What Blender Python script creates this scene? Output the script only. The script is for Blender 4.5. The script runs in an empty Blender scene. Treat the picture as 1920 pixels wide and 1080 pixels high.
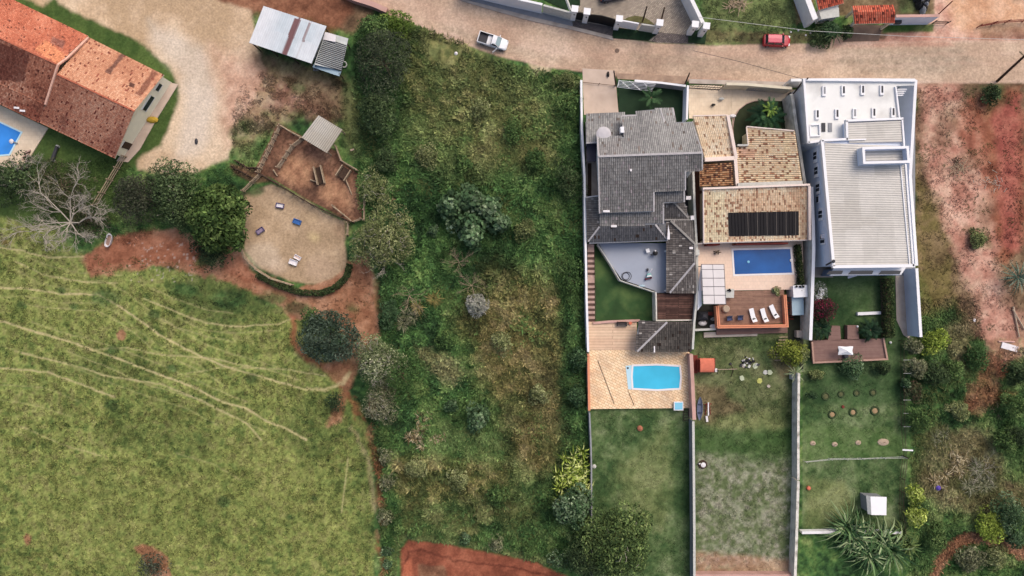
import bpy, math, random
import numpy as np
from mathutils import Vector
random.seed(7); RNG = np.random.default_rng(7)
SC = bpy.context.scene; COL = SC.collection
# ---------------------------------------------------------------- camera
H = 100.0; S = 13.0
cam = bpy.data.cameras.new('camera'); co = bpy.data.objects.new('camera', cam); COL.objects.link(co)
co.location = (0, 0, H); co.rotation_euler = (0, 0, 0)
cam.sensor_width = 36; cam.lens = 36 * H / (1920 / S); cam.clip_end = 3000; cam.clip_start = 1
SC.camera = co
# ---------------------------------------------------------------- sky, sun, exposure
EL, AZ = math.radians(52), math.radians(50)
w = bpy.data.worlds.new('World'); SC.world = w; w.use_nodes = True
nt = w.node_tree; bg = nt.nodes['Background']; sky = nt.nodes.new('ShaderNodeTexSky')
sky.sky_type = 'NISHITA'; sky.sun_disc = False; sky.sun_elevation = EL; sky.sun_rotation = math.pi / 2 - AZ
sky.dust_density = 6; sky.air_density = 1.0; sky.ozone_density = 0.5
nt.links.new(sky.outputs[0], bg.inputs[0]); bg.inputs[1].default_value = 0.15
sl = bpy.data.lights.new('sun', 'SUN'); sl.energy = 0.85; sl.angle = math.radians(38); sl.color = (1, .93, .84)
so = bpy.data.objects.new('sun', sl); COL.objects.link(so); so.location = (40, 45, 80)
so.rotation_euler = Vector((-math.cos(EL) * math.cos(AZ), -math.cos(EL) * math.sin(AZ), -math.sin(EL))).to_track_quat('-Z', 'Y').to_euler()
SC.view_settings.view_transform = 'Standard'; SC.view_settings.look = 'None'
SC.view_settings.exposure = 0.25; SC.view_settings.gamma = 1
# ---------------------------------------------------------------- helpers
K = 1.22
def lin(v):
    v = np.asarray(v, float) / 255.0
    return np.where(v <= .04045, v / 12.92, ((v + .055) / 1.055) ** 2.4)
def C(r, g, b, k=1.0):
    return tuple(float(x) for x in np.clip(lin((r, g, b)) / K * k, 0, .9))
def CA(r, g, b, k=1.0): return np.array(C(r, g, b, k))
def P(px, py, z=0.0):
    f = (H - z) / H
    return ((px - 960) / S * f, (540 - py) / S * f, z)
def PW(pts, z): return [P(a, b, z)[:2] for a, b in pts]

def hashf(ix, iy, seed):
    h = (ix.astype(np.int64) * 374761393 + iy.astype(np.int64) * 668265263 + seed * 974634777) & 0xffffffff
    h = ((h ^ (h >> 13)) * 1274126177) & 0xffffffff
    h = h ^ (h >> 16)
    return (h & 0xffff) / 65535.0
def vnoise(x, y, sc, seed):
    x = np.asarray(x, float) / sc + 1000; y = np.asarray(y, float) / sc + 1000
    ix = np.floor(x); iy = np.floor(y); fx = x - ix; fy = y - iy
    fx = fx * fx * (3 - 2 * fx); fy = fy * fy * (3 - 2 * fy)
    a = hashf(ix, iy, seed); b = hashf(ix + 1, iy, seed); c = hashf(ix, iy + 1, seed); d = hashf(ix + 1, iy + 1, seed)
    return (a * (1 - fx) + b * fx) * (1 - fy) + (c * (1 - fx) + d * fx) * fy
def fbm(x, y, sc, seed, o=4):
    t = 0; a = 1; n = 0
    for i in range(o):
        t = t + a * vnoise(x, y, sc / 2 ** i, seed + 17 * i); n += a; a *= .55
    return t / n
def sstep(a, b, x):
    t = np.clip((x - a) / (b - a), 0, 1); return t * t * (3 - 2 * t)
def sdist(poly, X, Y):
    """signed distance to polygon, positive inside"""
    d = np.full(X.shape, 1e9); ins = np.zeros(X.shape, bool); n = len(poly)
    for i in range(n):
        x0, y0 = poly[i]; x1, y1 = poly[(i + 1) % n]
        dx, dy = x1 - x0, y1 - y0; L2 = dx * dx + dy * dy + 1e-9
        t = np.clip(((X - x0) * dx + (Y - y0) * dy) / L2, 0, 1)
        d = np.minimum(d, (X - x0 - t * dx) ** 2 + (Y - y0 - t * dy) ** 2)
        if y0 != y1:
            c = ((y0 > Y) != (y1 > Y)) & (X < (x1 - x0) * (Y - y0) / (y1 - y0) + x0)
            ins ^= c
    d = np.sqrt(d); return np.where(ins, d, -d)
def ldist(pts, X, Y):
    d = np.full(X.shape, 1e9)
    for i in range(len(pts) - 1):
        x0, y0 = pts[i]; x1, y1 = pts[i + 1]; dx, dy = x1 - x0, y1 - y0; L2 = dx * dx + dy * dy + 1e-9
        t = np.clip(((X - x0) * dx + (Y - y0) * dy) / L2, 0, 1)
        d = np.minimum(d, (X - x0 - t * dx) ** 2 + (Y - y0 - t * dy) ** 2)
    return np.sqrt(d)
# ---------------------------------------------------------------- materials
def new_mat(name):
    m = bpy.data.materials.new(name); m.use_nodes = True
    return m, m.node_tree, m.node_tree.nodes['Principled BSDF']
def _noise(nt, sc, det=4, co='Object'):
    tc = nt.nodes.new('ShaderNodeTexCoord'); n = nt.nodes.new('ShaderNodeTexNoise')
    nt.links.new(tc.outputs[co], n.inputs['Vector']); n.inputs['Scale'].default_value = sc; n.inputs['Detail'].default_value = det
    return n
def _mul(nt, colsock, facsock, lo, hi):
    mr = nt.nodes.new('ShaderNodeMapRange'); mr.inputs[1].default_value = .3; mr.inputs[2].default_value = .7
    mr.inputs[3].default_value = lo; mr.inputs[4].default_value = hi; nt.links.new(facsock, mr.inputs[0])
    v = nt.nodes.new('ShaderNodeVectorMath'); v.operation = 'SCALE'
    nt.links.new(colsock, v.inputs[0]); nt.links.new(mr.outputs[0], v.inputs['Scale']); return v.outputs[0]
def _bump(nt, b, sock, dist, st=1.0):
    bp = nt.nodes.new('ShaderNodeBump'); bp.inputs['Distance'].default_value = dist; bp.inputs['Strength'].default_value = st
    nt.links.new(sock, bp.inputs['Height']); nt.links.new(bp.outputs[0], b.inputs['Normal'])
def m_attr(name, rough=.9, nsc=6, amt=.2, bump=0, spec=.2, trans=0):
    m, nt, b = new_mat(name); a = nt.nodes.new('ShaderNodeAttribute'); a.attribute_name = 'Col'
    s = a.outputs['Color']
    if amt:
        n = _noise(nt, nsc); s = _mul(nt, s, n.outputs[0], 1 - amt, 1 + amt)
        if bump: _bump(nt, b, n.outputs[0], bump)
    nt.links.new(s, b.inputs['Base Color']); b.inputs['Roughness'].default_value = rough
    b.inputs['Specular IOR Level'].default_value = spec
    return m
def m_flat(name, c, rough=.8, nsc=1.5, amt=.12, bump=.0, spec=.3, metal=0, stain=None, stain_amt=.5, ssc=.6):
    m, nt, b = new_mat(name); rgb = nt.nodes.new('ShaderNodeRGB'); rgb.outputs[0].default_value = (*c, 1)
    n = _noise(nt, nsc); s = _mul(nt, rgb.outputs[0], n.outputs[0], 1 - amt, 1 + amt * .6)
    if stain:
        n2 = _noise(nt, ssc, 6); mr = nt.nodes.new('ShaderNodeMapRange'); nt.links.new(n2.outputs[0], mr.inputs[0])
        mr.inputs[1].default_value = .48; mr.inputs[2].default_value = .7; mr.inputs[4].default_value = stain_amt
        mx = nt.nodes.new('ShaderNodeMix'); mx.data_type = 'RGBA'; nt.links.new(mr.outputs[0], mx.inputs[0])
        nt.links.new(s, mx.inputs[6]); mx.inputs[7].default_value = (*stain, 1); s = mx.outputs[2]
    nt.links.new(s, b.inputs['Base Color']); b.inputs['Roughness'].default_value = rough
    b.inputs['Specular IOR Level'].default_value = spec; b.inputs['Metallic'].default_value = metal
    if bump: _bump(nt, b, n.outputs[0], bump)
    return m
def m_brick(name, c1, c2, mortar, bw, bh, rot=0, mort=.02, rough=.85, off=.5, amt=.2, nsc=2.0, stain=None, stain_amt=.6, ssc=.5, bias=0):
    m, nt, b = new_mat(name); tc = nt.nodes.new('ShaderNodeTexCoord'); mp = nt.nodes.new('ShaderNodeMapping')
    mp.inputs['Rotation'].default_value = (0, 0, rot); nt.links.new(tc.outputs['Object'], mp.inputs[0])
    t = nt.nodes.new('ShaderNodeTexBrick'); nt.links.new(mp.outputs[0], t.inputs[0])
    t.inputs['Color1'].default_value = (*c1, 1); t.inputs['Color2'].default_value = (*c2, 1); t.inputs['Mortar'].default_value = (*mortar, 1)
    t.inputs['Scale'].default_value = 1; t.inputs['Brick Width'].default_value = bw; t.inputs['Row Height'].default_value = bh
    t.inputs['Mortar Size'].default_value = mort; t.inputs['Mortar Smooth'].default_value = .1; t.inputs['Bias'].default_value = bias
    t.offset = off
    n = _noise(nt, nsc, 5); s = _mul(nt, t.outputs[0], n.outputs[0], 1 - amt, 1 + amt)
    if stain:
        n2 = _noise(nt, ssc, 6); mr = nt.nodes.new('ShaderNodeMapRange'); nt.links.new(n2.outputs[0], mr.inputs[0])
        mr.inputs[1].default_value = .5; mr.inputs[2].default_value = .68; mr.inputs[4].default_value = stain_amt
        mx = nt.nodes.new('ShaderNodeMix'); mx.data_type = 'RGBA'; nt.links.new(mr.outputs[0], mx.inputs[0])
        nt.links.new(s, mx.inputs[6]); mx.inputs[7].default_value = (*stain, 1); s = mx.outputs[2]
    nt.links.new(s, b.inputs['Base Color']); b.inputs['Roughness'].default_value = rough; b.inputs['Specular IOR Level'].default_value = .2
    return m
def m_water(name, c, amt=.15, rough=.08):
    m, nt, b = new_mat(name); rgb = nt.nodes.new('ShaderNodeRGB'); rgb.outputs[0].default_value = (*c, 1)
    n = _noise(nt, .35, 2); s = _mul(nt, rgb.outputs[0], n.outputs[0], 1 - amt, 1 + amt)
    nt.links.new(s, b.inputs['Base Color']); b.inputs['Roughness'].default_value = rough; b.inputs['Specular IOR Level'].default_value = .25
    n2 = _noise(nt, 3.0, 3); _bump(nt, b, n2.outputs[0], .02, .4); return m
M = {}
M['ground'] = m_attr('earth and turf', .95, 3.2, .16, .05, .1)
M['leaf'] = m_attr('leaves', .75, 2, 0, 0, .12)
M['tile'] = m_attr('roof tiles', .85, 5, .15, 0, .2)
M['metalroof'] = m_attr('sheet roofing', .5, 1.2, .06, 0, .35)
M['bark'] = m_flat('bark', C(110, 92, 75), .95, 8, .3)
M['deadwood'] = m_flat('dead grey wood', C(178, 170, 158), .95, 3, .25)
M['wood_old'] = m_flat('weathered timber', C(172, 152, 128), .9, 4, .35)
M['wood_dark'] = m_flat('dark timber', C(75, 58, 48), .9, 4, .3)
M['white'] = m_flat('white render', C(238, 238, 240), .8, 1.3, .06, stain=C(170, 168, 168), stain_amt=.35)
M['wallcap'] = m_flat('weathered white coping', C(226, 222, 214), .9, 2, .15, stain=C(128, 120, 106), stain_amt=.8, ssc=1.1)
M['whiteclean'] = m_flat('white paint', C(240, 240, 244), .7, 1.3, .03)
M['whiteroof'] = m_flat('white roof membrane', C(238, 238, 236), .8, 1.3, .03, stain=C(165, 163, 160), stain_amt=.5, ssc=.32)
M['gable'] = m_flat('pale cream render', C(252, 248, 226), .85, 1, .05)
M['cream'] = m_flat('cream render', C(222, 212, 190), .85, 1, .08, stain=C(160, 145, 120), stain_amt=.3)
M['blue'] = m_flat('pale blue render', C(226, 235, 252), .8, .8, .05, stain=C(205, 214, 235), stain_amt=.3)
M['bluedark'] = m_flat('slate blue render', C(150, 168, 200), .8, .8, .08)
M['greywall'] = m_flat('grey render', C(150, 152, 158), .85, 1, .12, stain=C(110, 105, 100), stain_amt=.4)
M['oldwall'] = m_flat('stained old wall', C(218, 214, 205), .9, 1.5, .12, stain=C(150, 145, 130), stain_amt=.6, ssc=.9)
M['pinkwall'] = m_flat('pink render', C(205, 165, 155), .9, 1.2, .12, stain=C(150, 115, 100), stain_amt=.4)
M['salmon'] = m_flat('salmon coping', C(225, 150, 115), .8, 1, .08)
M['concrete'] = m_flat('concrete', C(190, 178, 168), .9, .9, .12, stain=C(150, 135, 122), stain_amt=.5)
M['pinkconc'] = m_flat('pinkish paving', C(205, 185, 170), .9, 1.2, .1, stain=C(165, 145, 130), stain_amt=.5)
M['patio'] = m_flat('smooth blue grey screed', C(160, 168, 184), .6, .5, .06, stain=C(146, 146, 156), stain_amt=.4, ssc=.25)
M['peach'] = m_brick('peach floor tiles', C(240, 214, 194), C(236, 208, 188), C(215, 190, 172), .5, .5, 0, .012, amt=.04)
M['creamfloor'] = m_brick('cream floor tiles', C(232, 214, 190), C(226, 206, 182), C(205, 185, 160), .6, .6, 0, .012, amt=.06, stain=C(190, 170, 145), stain_amt=.4)
M['stone'] = m_brick('stone patio slabs', C(250, 226, 190), C(240, 206, 166), C(196, 156, 122), .62, .34, math.radians(28), .028, amt=.12, stain=C(150, 130, 120), stain_amt=.35, ssc=.35)
M['planks'] = m_brick('pale terrace boards', C(228, 200, 172), C(214, 182, 156), C(165, 135, 112), 9, .42, 0, .025, amt=.08)
M['deck'] = m_brick('brown deck boards', C(158, 124, 106), C(136, 104, 90), C(90, 66, 56), 3.2, .14, 0, .012, amt=.15)
M['deck2'] = m_brick('mauve brown deck boards', C(140, 112, 104), C(130, 102, 96), C(105, 80, 72), 4, .14, 0, .01, amt=.08)
M['deckdark'] = m_brick('dark deck boards', C(120, 88, 78), C(72, 50, 45), C(35, 24, 22), 3.5, .16, 0, .03, amt=.25)
M['cobble'] = m_brick('cobbles', C(188, 176, 160), C(160, 148, 136), C(120, 110, 100), .28, .2, .2, .03, amt=.2, stain=C(130, 118, 108), stain_amt=.5)
M['cobdark'] = m_brick('dark cobbles', C(128, 118, 114), C(100, 92, 92), C(70, 64, 62), .28, .2, .2, .03, amt=.25)
M['stepm'] = m_flat('pinkish steps', C(190, 160, 150), .9, 2, .2)
M['stepd'] = m_flat('dark step risers', C(92, 70, 64), .9, 2, .2)
M['solar'] = m_flat('black heating mat', C(26, 22, 24), .6, 2, .2)
M['solarline'] = m_flat('pipe grey', C(120, 112, 105), .7, 2, .1)
M['black'] = m_flat('black', C(22, 22, 26), .6, 2, .15)
M['darkgreen'] = m_flat('dark green sheet', C(24, 42, 30), .6, 2, .15)
M['darkgrey'] = m_flat('dark grey', C(62, 62, 68), .7, 2, .15)
M['grey'] = m_flat('grey paint', C(140, 142, 148), .7, 2, .1)
M['iron'] = m_flat('iron', C(70, 55, 48), .7, 2, .2)
M['glass'] = m_flat('window glass', C(45, 52, 62), .12, 1, .1, spec=.6)
M['glasspale'] = m_flat('windscreen glass', C(150, 172, 178), .1, 1, .08, spec=.6)
M['acrylic'] = m_flat('milky canopy panel', C(222, 216, 216), .35, .8, .06, spec=.5)
M['paleblue'] = m_flat('pale blue cover', C(165, 190, 205), .5, 1, .08)
M['cyan'] = m_flat('cyan lid', C(135, 205, 235), .5, 1, .05)
M['poolcyan'] = m_water('cyan pool water', C(72, 190, 228), .08)
M['poolblue'] = m_water('deep blue pool water', C(30, 88, 156), .2, .25)
M['poolazure'] = m_water('azure pool water', C(62, 140, 225), .15)
M['coping'] = m_flat('pool coping', C(238, 232, 232), .6, 1, .05)
M['copingblue'] = m_flat('pale blue pool rim', C(190, 225, 240), .5, 1, .05)
M['redpaint'] = m_flat('red car paint', C(178, 22, 48), .3, 1, .04, spec=.5)
M['redroof'] = m_flat('paler red roof paint', C(205, 70, 95), .35, 1, .06, spec=.5)  # paler, pinker red for the car roof
M['whitepaint'] = m_flat('white car paint', C(236, 236, 240), .3, 1, .03, spec=.5)
M['navy'] = m_flat('navy car paint', C(38, 48, 70), .25, 1, .05, spec=.6)
M['tyre'] = m_flat('tyre rubber', C(35, 33, 33), .9, 4, .1)
M['rim'] = m_flat('alloy', C(170, 170, 172), .35, 4, .05, metal=.6)
M['lamp'] = m_flat('lamp lens', C(210, 215, 220), .15, 1, .02, spec=.6)
M['bluedrum'] = m_flat('blue plastic', C(60, 108, 175), .5, 3, .15)
M['purpledrum'] = m_flat('faded purple plastic', C(95, 85, 125), .6, 3, .2)
M['whiteplastic'] = m_flat('white plastic', C(232, 228, 232), .5, 3, .08)
M['teal'] = m_flat('teal plastic', C(130, 190, 190), .5, 3, .1)
M['maroon'] = m_flat('maroon plastic', C(95, 45, 60), .5, 3, .1)
M['bluecloth'] = m_flat('blue chair fabric', C(75, 85, 125), .8, 3, .2)
M['canoe'] = m_flat('grey blue hull', C(95, 105, 130), .5, 2, .2)
M['straw'] = m_flat('beige wicker', C(180, 160, 140), .9, 8, .15)
M['redbrown'] = m_flat('red brown paint', C(120, 50, 42), .8, 2, .25)
M['terracotta'] = m_flat('terracotta', C(215, 120, 95), .8, 2, .12)
M['yellowthing'] = m_flat('yellow net', C(200, 165, 60), .8, 6, .3)
M['stonegrey'] = m_flat('pale stone', C(200, 200, 195), .9, 3, .15)
M['rust'] = m_flat('rust', C(120, 50, 42), .9, 3, .3)
M['violet'] = m_flat('violet plastic', C(95, 75, 170), .6, 3, .1)
# ---------------------------------------------------------------- object helpers
ORG = {}
def link(o): COL.objects.link(o); return o
def tag(o, label, cat, group=None, kind=None):
    if label: o['label'] = label
    if cat: o['category'] = cat
    if group: o['group'] = group
    if kind: o['kind'] = kind
    return o
def thing(name, label, cat, loc, group=None, rz=0):
    o = link(bpy.data.objects.new(name, None)); o.location = loc; o.rotation_euler = (0, 0, rz); o.empty_display_size = .3
    ORG[o.name] = tuple(loc); return tag(o, label, cat, group)
def np_mesh(name, V, F, mat, cols=None, dom='FACE', parent=None, smooth=False, org=None):
    V = np.asarray(V, np.float32)
    if org is None and parent is not None: org = ORG.get(parent.name, (0, 0, 0))
    if org is not None: V = V - np.asarray(org, np.float32)
    me = bpy.data.meshes.new(name)
    if isinstance(F, np.ndarray):
        m, k = F.shape; me.vertices.add(len(V)); me.vertices.foreach_set('co', V.ravel())
        me.loops.add(m * k); me.loops.foreach_set('vertex_index', F.astype(np.int32).ravel())
        me.polygons.add(m); me.polygons.foreach_set('loop_start', np.arange(0, m * k, k, dtype=np.int32))
        me.update(calc_edges=True)
    else:
        me.from_pydata([tuple(v) for v in V], [], F); me.update()
    if cols is not None:
        a = me.color_attributes.new('Col', 'FLOAT_COLOR', dom) if dom != 'FACE' else me.attributes.new('Col', 'FLOAT_COLOR', 'FACE')
        c = np.ones((len(cols), 4), np.float32); c[:, :3] = cols; a.data.foreach_set('color', c.ravel())
    if smooth: me.polygons.foreach_set('use_smooth', np.ones(len(me.polygons), bool))
    for mm in (mat if isinstance(mat, (list, tuple)) else [mat]): me.materials.append(mm)
    o = link(bpy.data.objects.new(name, me))
    if parent is not None: o.parent = parent; ORG[o.name] = org
    return o
class MB:
    def __init__(s): s.v = []; s.f = []
    def add(s, vs, fs):
        n = len(s.v); s.v += [tuple(v) for v in vs]; s.f += [tuple(n + i for i in f) for f in fs]; return s
    def prism(s, poly, z0, z1):
        """poly: world xy; z0,z1 numbers or lists"""
        n = len(poly); a = sum(poly[i][0] * poly[(i + 1) % n][1] - poly[(i + 1) % n][0] * poly[i][1] for i in range(n))
        zz0 = list(z0) if hasattr(z0, '__len__') else [z0] * n; zz1 = list(z1) if hasattr(z1, '__len__') else [z1] * n
        poly = list(poly)
        if a < 0: poly.reverse(); zz0.reverse(); zz1.reverse()
        vs = [(x, y, z) for (x, y), z in zip(poly, zz0)] + [(x, y, z) for (x, y), z in zip(poly, zz1)]
        fs = [tuple(range(n - 1, -1, -1)), tuple(range(n, 2 * n))] + [(i, (i + 1) % n, n + (i + 1) % n, n + i) for i in range(n)]
        return s.add(vs, fs)
    def box(s, c, d, rz=0, ry=0):
        cx, cy, cz = c; a, b, h = d[0] / 2, d[1] / 2, d[2] / 2; vs = []
        for z in (-h, h):
            for x, y in ((-a, -b), (a, -b), (a, b), (-a, b)):
                X = x * math.cos(ry) + z * math.sin(ry); Z = -x * math.sin(ry) + z * math.cos(ry)
                vs.append((cx + X * math.cos(rz) - y * math.sin(rz), cy + X * math.sin(rz) + y * math.cos(rz), cz + Z))
        return s.add(vs, [(3, 2, 1, 0), (4, 5, 6, 7), (0, 1, 5, 4), (1, 2, 6, 5), (2, 3, 7, 6), (3, 0, 4, 7)])
    def tube(s, p0, p1, r0, r1=None, n=6):
        r1 = r0 if r1 is None else r1; p0 = Vector(p0); p1 = Vector(p1); d = p1 - p0
        if d.length < 1e-6: return s
        d.normalize(); u = d.orthogonal().normalized(); v = d.cross(u); vs = []
        for p, r in ((p0, r0), (p1, r1)):
            for i in range(n):
                a = 2 * math.pi * i / n; vs.append(p + u * (r * math.cos(a)) + v * (r * math.sin(a)))
        return s.add(vs, [(i, (i + 1) % n, n + (i + 1) % n, n + i) for i in range(n)] + [tuple(range(n - 1, -1, -1)), tuple(range(n, 2 * n))])
    def lathe(s, c, prof, n=14, sx=1, sy=1):
        vs = []; fs = []
        for r, z in prof:
            for i in range(n):
                a = 2 * math.pi * i / n; vs.append((c[0] + r * sx * math.cos(a), c[1] + r * sy * math.sin(a), c[2] + z))
        for j in range(len(prof) - 1):
            for i in range(n): fs.append((j * n + i, j * n + (i + 1) % n, (j + 1) * n + (i + 1) % n, (j + 1) * n + i))
        fs.append(tuple(range(n - 1, -1, -1))); fs.append(tuple((len(prof) - 1) * n + i for i in range(n)))
        return s.add(vs, fs)
    def ring(s, c, R, r, n=20, m=6, rx=0):
        vs = []; fs = []
        for i in range(n):
            a = 2 * math.pi * i / n
            for j in range(m):
                b = 2 * math.pi * j / m; rr = R + r * math.cos(b)
                x, y, z = rr * math.cos(a), rr * math.sin(a), r * math.sin(b)
                vs.append((c[0] + x, c[1] + y * math.cos(rx) - z * math.sin(rx), c[2] + y * math.sin(rx) + z * math.cos(rx)))
        for i in range(n):
            for j in range(m): fs.append((i * m + j, ((i + 1) % n) * m + j, ((i + 1) % n) * m + (j + 1) % m, i * m + (j + 1) % m))
        return s.add(vs, fs)
    def ribbon(s, pts, th, z0, z1, closed=False):
        """wall along polyline of world xy; mitred"""
        n = len(pts); L = []; R = []
        hz0 = z0 if hasattr(z0, '__len__') else [z0] * n; hz1 = z1 if hasattr(z1, '__len__') else [z1] * n
        for i in range(n):
            p = Vector(pts[i]); a = Vector(pts[i - 1]) if (i > 0 or closed) else None; b = Vector(pts[(i + 1) % n]) if (i < n - 1 or closed) else None
            d0 = (p - a).normalized() if a is not None else None; d1 = (b - p).normalized() if b is not None else None
            if d0 is None: d0 = d1
            if d1 is None: d1 = d0
            n0 = Vector((-d0.y, d0.x)); n1 = Vector((-d1.y, d1.x)); m_ = (n0 + n1)
            if m_.length < 1e-4: m_ = n0
            m_.normalize(); k = th / 2 / max(.35, m_.dot(n0)); L.append(p + m_ * k); R.append(p - m_ * k)
        vs = []
        for i in range(n): vs += [(*L[i], hz0[i]), (*R[i], hz0[i]), (*R[i], hz1[i]), (*L[i], hz1[i])]
        fs = []; seg = n if closed else n - 1
        for i in range(seg):
            a = 4 * i; b = 4 * ((i + 1) % n)
            for j in range(4): fs.append((a + j, b + j, b + (j + 1) % 4, a + (j + 1) % 4))
        if not closed: fs += [(3, 2, 1, 0), (4 * (n - 1), 4 * (n - 1) + 1, 4 * (n - 1) + 2, 4 * (n - 1) + 3)]
        return s.add(vs, fs)
    def loft(s, secs):
        """secs: list of rings (same count)"""
        n = len(secs[0]); vs = [p for r in secs for p in r]; fs = []
        for j in range(len(secs) - 1):
            for i in range(n): fs.append((j * n + i, j * n + (i + 1) % n, (j + 1) * n + (i + 1) % n, (j + 1) * n + i))
        fs.append(tuple(range(n - 1, -1, -1))); fs.append(tuple((len(secs) - 1) * n + i for i in range(n)))
        return s.add(vs, fs)
    def build(s, name, mat, parent=None, smooth=False, label=None, cat=None, group=None, kind=None, loc=None):
        if parent is None and loc is None:
            a = np.array(s.v); loc = (float(a[:, 0].mean()), float(a[:, 1].mean()), float(a[:, 2].min()))
        o = np_mesh(name, s.v, s.f, mat, parent=parent, smooth=smooth, org=loc if parent is None else None)
        if parent is None: o.location = loc; ORG[o.name] = loc
        bm_fix(o)
        return tag(o, label, cat, group, kind)
def bm_fix(o):
    import bmesh
    b = bmesh.new(); b.from_mesh(o.data); bmesh.ops.recalc_face_normals(b, faces=b.faces); b.to_mesh(o.data); b.free()
def slab(name, poly, z0, z1, mat, label=None, cat=None, kind='structure', parent=None, group=None):
    return MB().prism(PW(poly, z1), z0, z1).build(name, mat, parent, label=label, cat=cat, kind=kind if parent is None else None, group=group)
def dup(root, loc, rz=None, label=None):
    r = link(root.copy()); r.location = loc
    if rz is not None: r.rotation_euler = (0, 0, rz)
    if label: r['label'] = label
    for ch in list(root.children):
        c = link(ch.copy()); c.parent = r
        for g in ch.children:
            d = link(g.copy()); d.parent = c
    return r
# ---------------------------------------------------------------- the ground: one sheet, colour of soil and turf by place
X0, X1, Y0, Y1, ST = -130, 2050, -130, 1210, 2.0
gx = np.arange(X0, X1 + 1, ST); gy = np.arange(Y0, Y1 + 1, ST)
ox = np.array([-4000, -2500, -1500, -900, -500, -300, -200]); ax = np.concatenate([ox, gx, 1920 - ox[::-1]])
oy = np.array([-4000, -2500, -1500, -900, -500, -300, -200]); ay = np.concatenate([oy, gy, 1080 - oy[::-1]])
GX, GY = np.meshgrid(ax, ay); ny, nx = GX.shape
n3 = fbm(GX, GY, 5, 3, 3); n12 = fbm(GX, GY, 14, 5, 4); n40 = fbm(GX, GY, 45, 9, 4); n120 = fbm(GX, GY, 130, 11, 4)
nw1 = fbm(GX, GY, 38, 21, 4) - .5; nw2 = fbm(GX, GY, 12, 23, 3) - .5
nr = hashf(np.round(GX), np.round(GY), 77) - .5
def mixc(a, b, t):
    t = t[..., None] if hasattr(t, 'shape') else t
    return a * (1 - t) + b * t
def c3(r, g, b): return np.broadcast_to(CA(r, g, b), (ny, nx, 3))
def tex(cs, n, lo=.32, hi=.68):
    t = np.clip((n - lo) / (hi - lo), 0, .9999) * (len(cs) - 1); i = t.astype(int); f = (t - i)[..., None]
    A = np.array([CA(*c) for c in cs] + [CA(*cs[-1])]); return A[i] * (1 - f) + A[i + 1] * f
n7 = fbm(GX, GY, 8, 33, 2); n20 = fbm(GX, GY, 24, 35, 3)
def var(a, amt=.25): return a * np.clip(1 + amt * 2.8 * (n3 - .5) + amt * 1.2 * nr, .3, 2)[..., None]
nm = (n12 + n40) / 2; nb = (n40 + n120) / 2
G_past = var(tex([(88, 104, 56), (122, 134, 74), (140, 148, 84), (160, 162, 102)], .5 * n7 + .2 * n12 + .3 * nb, .34, .66), .34)
G_past = G_past * (1 - .28 * sstep(.56, .72, n7) - .16 * sstep(.55, .66, n20) + .12 * sstep(.45, .3, n7))[..., None]
G_lot = var(tex([(38, 60, 36), (54, 84, 48), (74, 106, 58), (98, 124, 70), (124, 142, 88)], .2 * n7 + .25 * n20 + .25 * n40 + .3 * n120, .37, .63), .34)
G_olive = var(tex([(72, 76, 46), (102, 100, 60), (130, 120, 78), (152, 138, 98)], .4 * n20 + .3 * n7 + .3 * n40, .38, .62), .4)
G_dark = var(tex([(34, 54, 32), (46, 74, 42), (64, 96, 54), (88, 116, 68)], .5 * n20 + .5 * n12), .4)
G_lawn = var(tex([(60, 84, 50), (82, 104, 64), (102, 120, 80), (122, 136, 98)], .5 * n40 + .3 * n12 + .2 * n7, .36, .64), .2)
G_lawnd = var(tex([(42, 66, 40), (54, 80, 48), (70, 96, 58)], n40), .15)
G_light = var(tex([(98, 110, 68), (122, 130, 84), (142, 146, 98)], nm), .16)
G_red = var(tex([(132, 90, 68), (158, 114, 88), (180, 138, 112)], nm), .15)
G_redd = var(tex([(118, 68, 52), (146, 86, 66), (168, 106, 82)], nm), .13)
G_pink = var(tex([(170, 120, 104), (196, 150, 132), (222, 184, 164)], nm), .13)
G_brown = var(tex([(92, 74, 58), (122, 100, 78), (146, 124, 98)], nm), .22)
G_tan = var(tex([(186, 160, 130), (204, 178, 150), (218, 196, 170)], .2 * n12 + .8 * n120, .36, .64), .12)
G_sand = var(tex([(156, 134, 108), (176, 152, 124), (194, 170, 142)], nb, .36, .64), .14)
G_corral = var(tex([(92, 68, 56), (120, 88, 72), (150, 114, 92)], nm), .35)
G_road = var(tex([(176, 150, 130), (192, 166, 144), (206, 182, 160)], nb), .13)
G_roadp = var(tex([(182, 150, 130), (200, 170, 150), (214, 188, 170)], nb), .1)
G_roadg = var(tex([(134, 120, 104), (158, 144, 126), (178, 162, 144)], .5 * nb + .5 * n7), .22)
G_dry = var(tex([(104, 94, 66), (136, 124, 92), (160, 148, 114)], nm), .3)
G_gravel = var(tex([(100, 112, 76), (130, 134, 108), (166, 162, 146)], .5 * n12 + .5 * n7, .36, .64), .25)
G = np.array(G_lot)
def paint(c, poly, soft=4, warp=8, amt=1.0, grow=0, bite=0):
    global G
    xs = [p[0] for p in poly]; ys = [p[1] for p in poly]; m = soft + warp * 1.2 + 30
    i0, i1 = np.searchsorted(ax, [min(xs) - m, max(xs) + m]); j0, j1 = np.searchsorted(ay, [min(ys) - m, max(ys) + m])
    sl = np.s_[j0:j1, i0:i1]
    d = sdist(poly, GX[sl], GY[sl]) + grow + warp * 2 * (nw1[sl] + .5 * nw2[sl])
    t = sstep(-soft, soft, d) * amt
    if bite: t = t * np.clip(1 - bite * sstep(.5, .62, n12[sl]), 0, 1)
    G[sl] = mixc(G[sl], c[sl] if c.ndim == 3 else c, t)
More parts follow.
